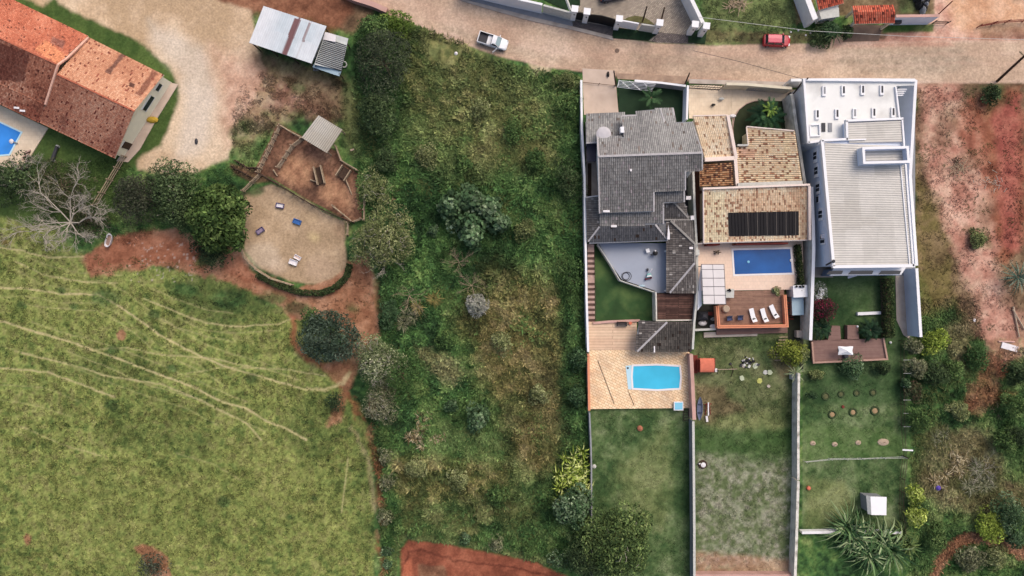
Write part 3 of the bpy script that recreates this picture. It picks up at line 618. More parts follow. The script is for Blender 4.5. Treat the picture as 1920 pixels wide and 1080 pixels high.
tufts('long_lawn_grass', [(1113, 772), (1288, 770), (1292, 1076), (1116, 1076)], 6500, 4, .06, .16, .04, .0, 'mown grass of the long lower lawn below the cyan pool', 'grass', (.6, 1.5), 10, 17)
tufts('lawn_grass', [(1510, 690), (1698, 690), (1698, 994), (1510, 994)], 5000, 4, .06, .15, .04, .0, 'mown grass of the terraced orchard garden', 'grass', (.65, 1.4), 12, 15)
tufts('roadside_grass', [(1315, -100), (1500, -100), (1530, 70), (1310, 78)], 5000, 4, .1, .3, .05, .0, 'mixed grass across the road beside the red car', 'grass', (.6, 1.5), 10, 16)
# ---------------------------------------------------------------- tiled and corrugated roof slopes (real relief, crease shade in the colour)
def invbil(q, X, Y):
    """inverse bilinear of plan quad q (4x2): e0,e1,r1,r0 -> u,v"""
    a, b, c, d = [np.asarray(p[:2], float) for p in q]
    u = np.full(np.shape(X), .5); v = np.full(np.shape(X), .5)
    for _ in range(12):
        x = a[0] * (1 - u) * (1 - v) + b[0] * u * (1 - v) + c[0] * u * v + d[0] * (1 - u) * v - X
        y = a[1] * (1 - u) * (1 - v) + b[1] * u * (1 - v) + c[1] * u * v + d[1] * (1 - u) * v - Y
        xu = (b[0] - a[0]) * (1 - v) + (c[0] - d[0]) * v; xv = (d[0] - a[0]) * (1 - u) + (c[0] - b[0]) * u
        yu = (b[1] - a[1]) * (1 - v) + (c[1] - d[1]) * v; yv = (d[1] - a[1]) * (1 - u) + (c[1] - b[1]) * u
        D = xu * yv - xv * yu; u = u - (x * yv - xv * y) / D; v = v - (xu * y - x * yu) / D
    return u, v
def slope(name, quad, parent, clip=None, w_=.25, L_=.42, amp=.06, cf=None, mat=None, step=.03, thick=.16, under='cream', holes=()):
    """quad: four (px,py,z): eave start, eave end, ridge end, ridge start. Relief of channels running up the slope."""
    mat = mat or M['tile']; W = np.array([P(*q) for q in quad])
    def zat(x, y):
        u, v = invbil(W, x, y); return W[0, 2] * (1 - u) * (1 - v) + W[1, 2] * u * (1 - v) + W[2, 2] * u * v + W[3, 2] * (1 - u) * v
    def lift(p):
        z = float(W[:, 2].mean())
        for _ in range(4): x, y, _z = P(p[0], p[1], z); z = float(zat(np.array(x), np.array(y)))
        return (x, y, z)
    cl = [lift(p) for p in clip] if clip else [tuple(p) for p in W]
    hl = [[lift(p)[:2] for p in h] for h in holes]
    Lu = (np.linalg.norm(W[1] - W[0]) + np.linalg.norm(W[2] - W[3])) / 2; Lv = (np.linalg.norm(W[3] - W[0]) + np.linalg.norm(W[2] - W[1])) / 2
    nu = max(1, round(Lu / w_)); nv = max(1, round(Lv / L_))
    pr = np.array([0, .25, .5, .75]) ; pz = np.array([-1, .2, 1, .2]) * amp / 2
    us = np.concatenate([(np.arange(nu)[:, None] + pr[None]).ravel(), [nu]]); uz = np.concatenate([np.tile(pz, nu), [pz[0]]])
    vs = np.concatenate([(np.arange(nv)[:, None] + np.array([0, .9])[None]).ravel(), [nv]]); vz = np.concatenate([np.tile([step, 0.0], nv), [0]])
    U, Vv = np.meshgrid(us / nu, vs / nv); 
    A = lambda k: W[0, k] * (1 - U) * (1 - Vv) + W[1, k] * U * (1 - Vv) + W[2, k] * U * Vv + W[3, k] * (1 - U) * Vv
    jit = (hashf(np.floor(np.clip(U * nu, 0, nu - .01)), np.floor(np.clip(Vv * nv, 0, nv - .01)), 31) - .5) * step * .8
    X = A(0); Y = A(1); Z = A(2) + uz[None] + vz[:, None] + jit
    r, c = X.shape; id_ = np.arange(r * c).reshape(r, c)
    q = np.stack([id_[:-1, :-1], id_[:-1, 1:], id_[1:, 1:], id_[1:, :-1]], -1)
    cx = (X[:-1, :-1] + X[1:, 1:]) / 2; cy = (Y[:-1, :-1] + Y[1:, 1:]) / 2
    keep = sdist([p[:2] for p in cl], cx, cy) > -.02
    for h in hl: keep &= sdist(h, cx, cy) < 0
    tu = np.floor((U[:-1, :-1] + U[1:, 1:]) / 2 * nu); tv = np.floor((Vv[:-1, :-1] + Vv[1:, 1:]) / 2 * nv)
    zc = (Z[:-1, :-1] + Z[1:, 1:]) / 2; f = (H - zc) / H; px = cx * S / f + 960; py = 540 - cy * S / f
    r1 = hashf(tu, tv, 3); r2 = hashf(tu, tv, 8); gap = (np.arange(r - 1) % 2 == 1)[:, None] * np.ones((1, c - 1)); val = ((np.arange(c - 1) % 4) % 3 == 0)[None] * np.ones((r - 1, 1))
    col = cf(px, py, r1, r2, gap, val)
    q = q[keep]; col = col[keep]; uq, inv = np.unique(q, return_inverse=True)
    VV = np.stack([X.ravel(), Y.ravel(), Z.ravel()], 1)[uq]
    n = q.reshape(-1, 4); a_, b_, c_ = VV[inv.reshape(-1, 4)[:, 0]], VV[inv.reshape(-1, 4)[:, 1]], VV[inv.reshape(-1, 4)[:, 2]]
    F = inv.reshape(-1, 4)
    if len(F) and np.cross(b_ - a_, c_ - a_)[:, 2].mean() < 0: F = F[:, ::-1].copy()
    o = np_mesh(name, VV, F, mat, col, 'FACE', parent)
    # deck board under the tiles
    zt = [p[2] - .05 for p in cl]; mb = MB(); mb.prism([p[:2] for p in cl], [z - thick for z in zt], zt)
    mb.build('roof_board', M[under], parent); return lift
def tilec(pal, grn=None, speck=.12, speckc=(60, 48, 42), gapd=.72, vald=.85, patches=(), bign=(40, .25)):
    A = np.array([CA(*c) for c in pal])
    def f(px, py, r1, r2, gap, val):
        t = np.clip(.55 * r1 + .9 * (fbm(px, py, bign[0], 51, 3) - .5) + .22, 0, .999) * (len(A) - 1); i = t.astype(int)
        c = A[i] * (1 - (t - i))[..., None] + A[np.minimum(i + 1, len(A) - 1)] * (t - i)[..., None]
        for poly, pc, am in patches:
            m = (sstep(-2, 2, sdist(poly, px, py) + 5 * (fbm(px, py, 8, 61, 2) - .5)) * am)[..., None]; c = c * (1 - m) + CA(*pc) * m * (.75 + .5 * r1)[..., None]
        s = (r2 < speck * (.4 + 1.2 * fbm(px, py, 30, 71, 2)))[..., None]; c = np.where(s, CA(*speckc) * (.8 + .8 * r1[..., None]), c)
        return c * (1 - (1 - gapd) * gap)[..., None] * (1 - (1 - vald) * val)[..., None]  # crease shade: gaps and channel valleys darkened in the tile colour
    return f
def vwall(mb, pts, th, z0=None):
    """upright wall piece: pts = list of (x,y,ztop) along a line, down to z0"""
    P2 = [(p[0], p[1]) for p in pts]; mb.ribbon(P2, th, [z0 if z0 is not None else 0] * len(pts), [p[2] for p in pts]); return mb
def beam(name, pts, th, h, mat, parent, drop=0):
    """capping along (px,py,z) points (top)"""
    w3 = [P(*p) for p in pts]; mb = MB(); mb.ribbon([p[:2] for p in w3], th, [p[2] - h for p in w3], [p[2] for p in w3]); return mb.build(name, mat, parent)
def wallpx(name, pts, z0, z1, th, mat, label=None, cat='wall', parent=None, group=None, coping=None):
    z1l = z1 if hasattr(z1, '__len__') else [z1] * len(pts)
    xy = [P(a, b, z)[:2] for (a, b), z in zip(pts, z1l)]; mb = MB(); 
    if coping is None:
        mb.ribbon(xy, th, z0, z1l); return mb.build(name, M[mat], parent, label=label, cat=cat, group=group)
    root = parent
    if root is None: root = thing(name, label, cat, (*xy[0], z0 if not hasattr(z0, '__len__') else z0[0]), group)
    mb.ribbon(xy, th, z0, [z - .06 for z in z1l]); mb.build('masonry', M[mat], root)
    MB().ribbon(xy, th + .08, [z - .06 for z in z1l], z1l).build('coping', M[coping], root); return root
# ================================================================ FARMHOUSE (left)
RED = [(128, 76, 60), (164, 102, 80), (192, 130, 104), (222, 168, 140)]
REDL = [(180, 124, 98), (206, 150, 120), (230, 182, 152)]
fh = thing('farmhouse', 'long farmhouse with weathered red clay tile roof and cream gable wall by the dirt driveway', 'house', P(120, 130, 0))
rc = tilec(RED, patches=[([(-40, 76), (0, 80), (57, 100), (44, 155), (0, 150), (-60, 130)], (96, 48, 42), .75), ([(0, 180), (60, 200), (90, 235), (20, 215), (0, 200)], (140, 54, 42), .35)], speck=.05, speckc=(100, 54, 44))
rr = tilec(REDL, patches=[([(228, 100), (234, 104), (206, 140), (198, 134)], (96, 66, 62), .8), ([(286, 132), (296, 138), (264, 182), (254, 176)], (110, 62, 54), .7), ([(243, 152), (254, 158), (250, 166), (242, 162)], (80, 50, 46), .9)], speck=.05, speckc=(130, 76, 62))
EN, ES, RR = (307, 140, 3.2), (215, 297, 3.2), (252, 208, 5.6)
slope('roof', [(165, 69, 3.2), EN, RR, (107, 139, 5.6)], fh, w_=.21, L_=.3, cf=rr)
slope('roof', [(-200, -109, 3.4), (165, 67, 3.4), (108, 121, 6.0), (-200, -22, 6.0)], fh, w_=.21, L_=.3, cf=tilec([(168, 92, 70), (200, 120, 94), (222, 150, 122)], patches=[([(85, 75), (127, 105), (107, 121), (65, 92)], (222, 146, 108), .95), ([(98, 68), (122, 78), (118, 92), (96, 80)], (120, 92, 88), .6)], speck=.05, speckc=(130, 76, 62)))
slope('roof', [ES, (72, 229, 3.2), (107, 139, 5.6), RR], fh, w_=.21, L_=.3, cf=tilec(RED[1:] , speck=.06, speckc=(110, 58, 48), patches=[([(196, 262), (234, 226), (222, 296), (200, 290)], (120, 60, 54), .35), ([(112, 220), (128, 214), (124, 246), (108, 240)], (110, 60, 52), .45)]))
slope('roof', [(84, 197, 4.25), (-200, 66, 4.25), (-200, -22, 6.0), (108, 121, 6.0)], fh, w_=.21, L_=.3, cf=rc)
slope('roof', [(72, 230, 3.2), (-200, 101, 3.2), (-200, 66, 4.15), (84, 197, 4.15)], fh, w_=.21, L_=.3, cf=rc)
beam('ridge_cap', [(-200, -22, 6.12), (108, 121, 6.12)], .22, .1, m_flat('ridge tile', C(190, 110, 84), .9, 3, .25), fh)
beam('ridge_cap', [(107, 139, 5.72), (252, 208, 5.72)], .22, .1, bpy.data.materials['ridge tile'], fh)
beam('rake_board', [(165, 70, 3.55), (127, 107, 5.2), (108, 121, 6.2), (84, 196, 4.4)], .26, .25, m_flat('pale mortar', C(226, 180, 160), .9, 3, .15), fh)
e1, e2, r_ = P(301, 142, 3.2), P(208, 287, 3.2), P(246, 208, 5.6)
mb = MB(); b1 = P(-190, -100, 3.4); b2 = P(-190, 100, 3.2)
mb.prism([e1[:2], b1[:2], b2[:2], P(72, 228, 3.2)[:2], e2[:2]], 0, [3.05, 3.2, 3.0, 3.0, 3.05]); mb.build('wall', M['gable'], fh)
gd = Vector((e2[0] - e1[0], e2[1] - e1[1])).normalized(); gn = Vector((-gd.y, gd.x)); 
if gn.x < 0: gn = -gn
def gp(t, off=0.0, z=0): p = Vector(e1[:2]).lerp(Vector(e2[:2]), t) + gn * off; return (p.x, p.y, z)
mb = MB(); mb.add([gp(0, .02, 3.05), gp(1, .02, 3.05), (r_[0] + gn.x * .02, r_[1] + gn.y * .02, 5.4), gp(0, -.2, 3.05), gp(1, -.2, 3.05), (r_[0] - gn.x * .2, r_[1] - gn.y * .2, 5.4)], [(0, 1, 2), (5, 4, 3), (0, 3, 4, 1), (1, 4, 5, 2), (2, 5, 3, 0)]); mb.build('gable', M['gable'], fh)
ga = math.atan2(gd.y, gd.x)
for t, wd_, zc, hh, nm_ in [(.12, 1.1, 2.2, .9, 'window'), (.33, 2.3, 2.2, 1.0, 'window'), (.86, 1.0, 1.05, 2.1, 'door')]:
    p = gp(t, .05, zc); o = MB().box(p, (wd_, .1, hh), ga).build(nm_, M['glass'] if nm_ == 'window' else M['wood_dark'], fh)
    for dx, dz, a, b in [(0, hh / 2 + .04, wd_ + .16, .08), (0, -hh / 2 - .04, wd_ + .16, .08)]:
        MB().box((p[0], p[1], zc + dz), (a, .16, b), ga).build('sill', M['white'], o)
slab('pavement', [(320, 155), (334, 158), (292, 226), (262, 280), (240, 304), (218, 302), (226, 290)], -.05, .1, M['pinkconc'])
t = thing('roof_sheet', 'two small white translucent sheets lying on the farmhouse roof near its lower edge', 'roof sheets', P(37, 205, 3.6))
for a, b in ((32, 202.5), (43, 208)): MB().box((*P(a, b, 3.75)[:2], 3.86), (.75, .26, .05), -.1).build('sheet', M['whiteplastic'], t)
p = P(240, 276, .9); t = thing('wash_tub', 'white laundry tub with dark opening against the cream gable wall', 'tub', (p[0], p[1], 0), rz=math.radians(62))
MB().prism([(-.8, -.35), (.8, -.35), (.7, .4), (-.7, .4)], .1, .9).build('tub', M['whiteplastic'], t).location = (0, 0, 0)
MB().prism([(-.5, -.2), (.5, -.2), (.45, .15), (-.45, .15)], .9, .915).build('basin', M['black'], t)
for o_ in t.children: pass
p = P(284, 224, .4); MB().lathe((p[0], p[1], .06), [(.55, 0), (.6, .15), (.4, .4), (.12, .5)], 10, 1.5, .8).build('yellow_sack', M['yellowthing'], label='yellow sacking heaped on the pavement at the foot of the cream gable', cat='sack')
# pool left of the farmhouse
DK = [(-200, 118), (0, 197), (90, 240), (44, 314), (-40, 312), (-200, 250)]
slab('pool_deck', DK, -.05, .14, M['creamfloor'])
def pool(name, poly, z, rim, wat, cop, label):
    xy = PW(poly, z); c = Vector((sum(p[0] for p in xy) / len(xy), sum(p[1] for p in xy) / len(xy)))
    t = thing(name, label, 'swimming pool', (c.x, c.y, z))
    MB().ribbon(xy, rim, z - .03, z + .05, closed=True).build('coping', M[cop], t)
    MB().prism(xy, z - .02, z + .012).build('water', M[wat], t); return t
pool('swimming_pool', [(-120, 185), (0, 229), (41, 248), (18, 290), (-80, 300), (-160, 270)], .14, .22, 'poolazure', 'copingblue', 'bright azure pool with pale blue rim cut by the left edge of the photo')
p = P(22, 265, .2); t = thing('pool_float', 'small white round float with grey tail at the right side of the azure pool', 'float', p)
MB().lathe(p, [(.28, 0), (.34, .08), (.1, .2)], 12).build('disc', M['whiteplastic'], t); MB().tube((p[0] + .3, p[1] - .1, .3), (p[0] + .9, p[1] - .35, .3), .1).build('handle', M['grey'], t)
# little terrace with steps and planter box by the pool
wallpx('garden_planter', [(22, 302), (30, 318), (46, 312), (52, 290)], 0, 1.0, .25, 'concrete', 'open concrete planter box at the lower corner of the farmhouse pool deck', 'planter')
t = thing('garden_steps', 'short dark flight of steps beside the azure pool deck', 'steps', P(50, 290, 0))
for i in range(5):
    a = P(52 - i * 1.6, 284 + i * 3.2, .3); MB().box((a[0], a[1], .30 - .03 * i), (.9, .2, .14), .4).build('step', M['wood_dark'] if i % 2 else M['stepm'], t)
p0, p1 = P(107, 274, .4), P(98, 300, .4); t = thing('garden_bench', 'dark weathered bench alone on the grass below the farmhouse roof', 'bench', (p0[0], p0[1], 0))
MB().tube(p0, p1, .22, .26, 8).build('seat', M['darkgrey'], t)
for a in (p0, p1): MB().lathe((a[0], a[1], 0), [(.2, 0), (.18, .5)], 8).build('leg', M['stonegrey'], t)
# ================================================================ BARN and lean-to
bn = thing('barn', 'open barn with white sheet roof streaked with rust at the top of the driveway', 'barn', P(540, 70, 0))
def metc(pal, patches=(), vald=.9, bn_=60):
    A = np.array([CA(*c) for c in pal])
    def f(px, py, r1, r2, gap, val):
        t = np.clip(fbm(px, py, bn_, 91, 3) * 1.6 - .3, 0, .999) * (len(A) - 1); i = t.astype(int)
        c = A[i] * (1 - (t - i))[..., None] + A[np.minimum(i + 1, len(A) - 1)] * (t - i)[..., None]
        for poly, pc, am, rag in patches:
            m = (sstep(-1, 1, sdist(poly, px, py) + rag * (fbm(px, py, 6, 61, 3) - .5)) * am)[..., None]; c = c * (1 - m) + CA(*pc) * m
        return c * (1 - (1 - vald) * val)[..., None] * (1 + .05 * (r1 - .5))[..., None]  # shade in the valleys between ribs is put into the sheet colour
    return f
RU = (116, 56, 52)
slope('roof', [(467, 80, 3.6), (584, 119, 3.6), (612, 49, 4.6), (494, 11, 4.6)], bn, w_=.3, L_=2.2, amp=.03, step=.012, mat=M['metalroof'], under='grey',
      cf=metc([(214, 224, 230), (232, 236, 240), (244, 244, 246)], [([(552, 32), (562, 36), (540, 100), (532, 98)], RU, .9, 9), ([(575, 50), (579, 52), (566, 92), (562, 90)], RU, .8, 6), ([(580, 40), (584, 42), (556, 110), (554, 110)], (190, 180, 180), .5, 3)], .96))
for a in [(472, 80), (505, 90), (545, 104), (580, 116), (497, 14), (555, 33), (608, 50)]:
    p = P(*a, 3.5); MB().tube((p[0], p[1], 0), (p[0], p[1], 3.6), .09).build('post', M['wood_dark'], bn)
bx = PW([(500, 22), (600, 54), (585, 96), (486, 64)], 3.4); MB().prism(bx, 0, 2.9).build('store_room', M['greywall'], bn)
ln = thing('lean_to_shed', 'small grey ribbed lean-to roof joined to the right end of the white barn', 'shed', P(625, 105, 0))
slope('roof', [(589, 121, 3.0), (611, 60, 3.0), (653, 72, 2.6), (640, 132, 2.6)], ln, w_=2.0, L_=.24, amp=.0, step=.0, mat=M['metalroof'], under='grey', cf=metc([(188, 194, 194), (214, 218, 216)]), thick=.1)
for i in range(15):
    t_ = (i + .5) / 15; a = Vector(P(591, 118, 3.06)).lerp(Vector(P(609, 70, 3.06)), t_); b = Vector(P(641, 134, 2.68)).lerp(Vector(P(650, 84, 2.68)), t_)
    if i < 15: MB().tube(a, b, .055, .055, 5).build('rib', M['darkgrey'], ln)
MB().prism(PW([(610, 60), (630, 66), (629, 79), (605, 74)], 3.1), 3.08, 3.13).build('flat_sheet', M['whiteplastic'], ln)
MB().prism(PW([(588, 120), (640, 134), (636, 143), (586, 126)], 2.4), 2.3, 2.42).build('flat_sheet', M['paleblue'], ln)
for a in [(592, 124), (636, 138), (648, 78)]: p = P(*a, 2.5); MB().tube((p[0], p[1], 0), (p[0], p[1], 2.5), .08).build('post', M['wood_dark'], ln)
p = P(645, 121, .3); MB().ring((p[0], p[1], .35), .38, .1, 18, 6, .3).build('tyre', M['stonegrey'], label='whitish old tyre leaning at the corner of the ribbed lean-to', cat='tyre')
p = P(594, 128, .3); t = thing('metal_scrap', 'dark blue grey scrap frame under the lower corner of the lean-to', 'scrap', (p[0], p[1], 0))
for i in range(5): MB().tube((p[0] - .5 + .2 * i, p[1] - .3, .1), (p[0] - .3 + .2 * i, p[1] + .4, .6), .07).build('bar', M['grey'], t)
# small corral roof
cs = thing('corral_shelter', 'small square corrugated shelter over the top corner of the timber corral', 'shelter', P(603, 252, 0))
slope('roof', [(565, 258, 2.7), (613, 287, 2.7), (642, 243, 3.2), (597, 216, 3.2)], cs, w_=.28, L_=1.6, amp=.07, step=.01, mat=M['metalroof'], under='wood_old', cf=metc([(176, 166, 150), (198, 190, 176), (212, 206, 196)], vald=.7), thick=.08)
for a in [(568, 258), (612, 284), (638, 243), (597, 219)]: p = P(*a, 2.8); MB().tube((p[0], p[1], 0), (p[0], p[1], 2.75), .1).build('post', M['wood_old'], cs)
# ================================================================ fences
def rail_fence(name, pts, label, group=None, h=1.4, rails=3, gap=1.8, mat='wood_old', r=.075, cat='fence', jit=.05, rx=None):
    xy = [P(a, b, h)[:2] for a, b in pts]; t = thing(name, label, cat, (*xy[0], 0), group); mm = M[mat]; rr_ = random.Random(len(name) * 7 + int(pts[0][0]))
    for i in range(len(xy) - 1):
        a, b = Vector(xy[i]), Vector(xy[i + 1]); L = (b - a).length; n = max(1, round(L / gap))
        for k in range(n + (1 if i == len(xy) - 2 else 0)):
            q = a.lerp(b, k / n); MB().tube((q.x, q.y, 0), (q.x + rr_.uniform(-jit, jit), q.y + rr_.uniform(-jit, jit), h + .12 + rr_.uniform(-.05, .1)), r * 1.5, r * 1.3, 6).build('post', mm, t)
        m = MB()
        for j in range(rails):
            z = h * (j + .6) / rails; pa = (a.x + rr_.uniform(-jit, jit), a.y + rr_.uniform(-jit, jit), z); pb = (b.x + rr_.uniform(-jit, jit), b.y + rr_.uniform(-jit, jit), z + rr_.uniform(-jit, jit))
            MB().tube(pa, pb, r, r * .9, 6).build('rail', mm, t)
    return t
g_ = 'timber fences of the cattle corral'
rail_fence('corral_fence', [(523, 233), (545, 247), (565, 257)], 'short timber fence on the upper left side of the corral up to the shelter', g_, 1.6, 4)
rail_fence('corral_fence', [(521, 236), (505, 270), (488, 305), (480, 322)], 'timber fence with close posts on the far left side of the corral', g_, 1.6, 3, .9)
rail_fence('corral_fence', [(562, 259), (545, 272), (530, 295), (518, 312)], 'timber divider between the left pen and the middle pen', g_, 1.6, 4, 1.2)
rail_fence('corral_fence', [(485, 325), (515, 342), (545, 361), (583, 383), (620, 400), (659, 416)], 'long timber fence between the corral and the sand arena', g_, 1.6, 4, 1.7, 'wood_dark')
rail_fence('corral_fence', [(621, 371), (659, 415), (676, 409)][1:], 'short pale rail at the right tip of the corral', g_, 1.4, 3)
rail_fence('corral_fence', [(622, 385), (658, 414)], 'pale double rail near the right tip beside the arena', g_, 1.7, 2, 2.2, 'stonegrey' if False else 'wood_old')
rail_fence('corral_fence', [(627, 272), (638, 300), (668, 318)], 'thin timber fence right of the corral shelter', g_, 1.3, 3)
rail_fence('corral_fence', [(682, 372), (680, 413)], 'short upright rail between the corral and the olive tree', g_, 1.4, 2)
rail_fence('corral_fence', [(452, 357), (485, 325)], 'double rail running down left from the corral to the big dark tree', g_, 1.5, 3, 1.8)
rail_fence('corral_fence', [(433, 312), (474, 334)], 'lower side of the broken loading chute at the left of the corral', g_, 1.3, 3, 1.0, 'wood_dark')
rail_fence('corral_fence', [(440, 300), (462, 314), (484, 314)], 'upper side of the broken loading chute at the left of the corral', g_, 1.3, 3, 1.0, 'wood_dark')
rail_fence('corral_fence', [(650, 417), (649, 440)], 'pale post and rail from the corral tip down to the arena', g_, 1.4, 2, 1.2)
rail_fence('arena_fence', [(446, 460), (456, 482), (478, 505), (505, 522), (545, 534)], 'curved weathered fence along the lower left rim of the sand arena', None, 1.3, 3, 1.6)
rail_fence('ladder_fence', [(227, 291), (200, 336), (171, 384)], 'straight pale rail fence from the farmhouse corner down to the bare tree', None, 1.5, 3, 1.9, 'wood_old', .07)
for i, (a, b, w1, lab) in enumerate([((594, 311), (602, 345), .5, 'grey plank trough standing between the middle and right pens'), ((650, 314), (637, 334), .7, 'short plank trough against the right pen fence')]):
    A_, B_ = Vector(P(*a, .8)), Vector(P(*b, .8)); d = (B_ - A_); ang = math.atan2(d.y, d.x); c = (A_ + B_) / 2
    t = thing('feed_trough', lab, 'trough', (c.x, c.y, 0)); nn = Vector((-math.sin(ang), math.cos(ang), 0))
    for s_ in (-1, 1): MB().box((c.x + nn.x * s_ * w1, c.y + nn.y * s_ * w1, .6), (d.length, .14, .8), ang).build('side_board', M['wood_old'], t)
    MB().box((c.x, c.y, .3), (d.length - .2, w1 * 2 - .2, .06), ang).build('floor_board', M['wood_dark'], t)
for a, b, lab in [((512, 318), (520, 330), 'pale loose plank leaning near the divider of the left pen'), ((648, 336), (660, 365), 'long loose pole lying across the right pen'), ((582, 337), (596, 342), 'short grey log beside the plank trough')]:
    MB().tube(P(*a, .3), P(*b, .15), .12, .08, 6).build('loose_pole', M['wood_old'], label=lab, cat='pole')
# cattle feed troughs cut from drums
def drum(px, py, deg, m, lab, L=1.1, w_=.7):
    p = P(px, py, 0); t = thing('drum_trough', lab, 'trough', p, 'halved drum troughs on the sand arena', math.radians(deg)); n = 9
    mb = MB(); secs = []
    for x in (-L / 2, L / 2):
        secs.append([(x, w_ / 2 * math.cos(math.pi + math.pi * i / (n - 1)), .42 + w_ / 2 * math.sin(math.pi + math.pi * i / (n - 1))) for i in range(n)] + [(x, (w_ / 2 - .05) * math.cos(-math.pi * i / (n - 1)), .42 + (w_ / 2 - .05) * math.sin(-math.pi * i / (n - 1)) + .02) for i in range(n)])
    mb.loft(secs)
    for x in (-L / 2, L / 2): mb.box((x, 0, .25), (.05, w_ * .95, .34))
    o = np_mesh('shell', mb.v, mb.f, m[0], parent=None); o.parent = t
    f = MB().box((0, 0, .22), (L - .1, w_ * .72, .05)); o = np_mesh('lining', f.v, f.f, m[1]); o.parent = t
    f = MB()
    for x in (-L / 2 + .15, L / 2 - .15): f.box((x, 0, .05), (.1, w_, .1))
    o = np_mesh('base', f.v, f.f, M['purpledrum']); o.parent = t; return t
drum(526, 386, -10, (M['purpledrum'], M['whiteplastic']), 'halved drum trough with white inside nearest the corral fence')
drum(558, 416, -20, (M['bluedrum'], M['bluedrum']), 'bright blue halved drum trough near the middle of the arena')
drum(489, 433, 35, (M['purpledrum'], m_flat('pinkish lining', C(150, 135, 160), .7)), 'dull purple halved drum trough on the left of the arena')
drum(551, 492, -20, (M['whiteplastic'], M['whiteplastic']), 'greyish white trough, the lower one of the touching pair', 1.15, .75)
drum(559, 483, -30, (M['whiteplastic'], m_flat('cream lining', C(225, 200, 190), .7)), 'cream white trough, the upper one of the touching pair', .95, .6)
# bathtub water trough and sundries
p = P(207, 451, 0); t = thing('bathtub', 'old white bathtub used as a water trough on red soil below the bare tree', 'bathtub', p, rz=math.radians(75))
sec = lambda s_, z: [(1.0 * s_ * math.copysign(abs(math.cos(a)) ** .6, math.cos(a)), .42 * s_ * math.copysign(abs(math.sin(a)) ** .8, math.sin(a)), z) for a in [i * math.pi / 9 for i in range(18)]]
m_ = MB().loft([sec(.75, .05), sec(1, .6), sec(.86, .6), sec(.62, .2)]); o = np_mesh('shell', m_.v, m_.f, M['whiteplastic'], smooth=False); o.parent = t
m_ = MB().loft([sec(.7, .36), sec(.74, .4)]); o = np_mesh('water', m_.v, m_.f, m_flat('murky water', C(170, 140, 125), .2)); o.parent = t
m_ = MB().tube((.9, 0, .3), (1.2, 0, .75), .06); o = np_mesh('tap', m_.v, m_.f, M['darkgreen']); o.parent = t
p = P(368, 265, .1); MB().lathe((p[0], p[1], 0), [(.3, 0), (.35, .12), (.15, .22)], 9, .7, 1.3).build('field_stone', M['darkgrey'], label='dark oblong stone alone on the pale driveway', cat='stone')
for a, b, lab in [((684, 118), (665, 122), None), ((668, 164), (676, 170), 'two pale planks in the grass right of the lean-to'), ((660, 278), (664, 283), 'small pale board in the grass right of the corral')]:
    if lab: MB().box((*P((a[0] + b[0]) / 2, (a[1] + b[1]) / 2, .1)[:2], .12), (.8, .25, .05), .3).build('loose_board', M['straw'], label=lab, cat='board')
for a, b in [(781, 74), (855, 100)]:
    p = P(a, b, .2); MB().lathe((p[0], p[1], .0), [(.2, 0), (.26, .16), (.08, .3)], 9).build('litter', M['whiteplastic'], label='pale plastic litter on the grass clearing ' + ('by its left edge' if a < 800 else 'in its middle'), cat='litter')
# ================================================================ HOUSE ONE (grey tiled)
GREY = [(118, 115, 114), (136, 133, 131), (154, 151, 149), (172, 169, 166)]
GRD = [(84, 81, 81), (104, 100, 99), (126, 122, 120)]
gc1 = tilec([(132, 131, 132), (148, 147, 147), (166, 165, 164), (180, 179, 177)], speck=.04, speckc=(120, 110, 106), gapd=.9, vald=.55, patches=[([(1122, 270), (1160, 262), (1175, 300), (1122, 300)], (148, 138, 138), .3)])
gc2 = tilec(GREY, speck=.04, speckc=(150, 140, 142), gapd=.6, vald=.5)
gcd = tilec(GRD, speck=.03, speckc=(128, 124, 124), gapd=.75, vald=.6)
gcr = tilec([(88, 82, 80), (120, 112, 108), (154, 146, 140)], speck=.03, speckc=(188, 180, 172), gapd=.6, vald=.55)
h1 = thing('grey_roof_house', 'sprawling house under grey tile roofs with a half round screed terrace behind', 'house', P(1205, 340, 0))
def box_under(parent, poly, z0, z1, mat, name='wall', zt=None):
    MB().prism(PW(poly, zt if zt is not None else z1), z0, z1).build(name, M[mat], parent)
slope('roof', [(1099, 213, 3.3), (1172, 210, 3.3), (1172, 268, 4.3), (1099, 268, 4.3)], h1, cf=gc1, clip=[(1099, 214), (1172, 211), (1172, 258), (1121, 258), (1121, 266), (1099, 268)], under='grey')
slope('roof', [(1118, 205, 4.6), (1298, 201, 4.6), (1317, 285, 7.0), (1122, 292, 7.0)], h1, cf=gc1, under='grey',
      clip=[(1166, 217), (1194, 216), (1193, 208), (1262, 202), (1267, 229), (1298, 228), (1317, 285), (1122, 292), (1120, 255), (1171, 257)])
slope('roof', [(1317, 391, 5.0), (1124, 400, 5.0), (1122, 292, 7.0), (1317, 285, 7.0)], h1, cf=gc2, under='grey',
      clip=[(1122, 292), (1317, 285), (1317, 318), (1285, 320), (1285, 357), (1226, 360), (1226, 397), (1124, 400)])
slope('roof', [(1290, 424, 3.85), (1124, 424, 3.85), (1124, 355, 5.0), (1290, 355, 5.0)], h1, cf=gc2, under='grey',
      clip=[(1124, 398), (1224, 395), (1224, 358), (1284, 355), (1283, 379), (1245, 381), (1245, 420), (1124, 424)])
slope('roof', [(1098, 368, 2.9), (1101, 458, 2.9), (1125, 458, 3.8), (1123, 368, 3.8)], h1, cf=gcd, under='grey', clip=[(1098, 370), (1123, 367), (1124, 424), (1102, 453)])
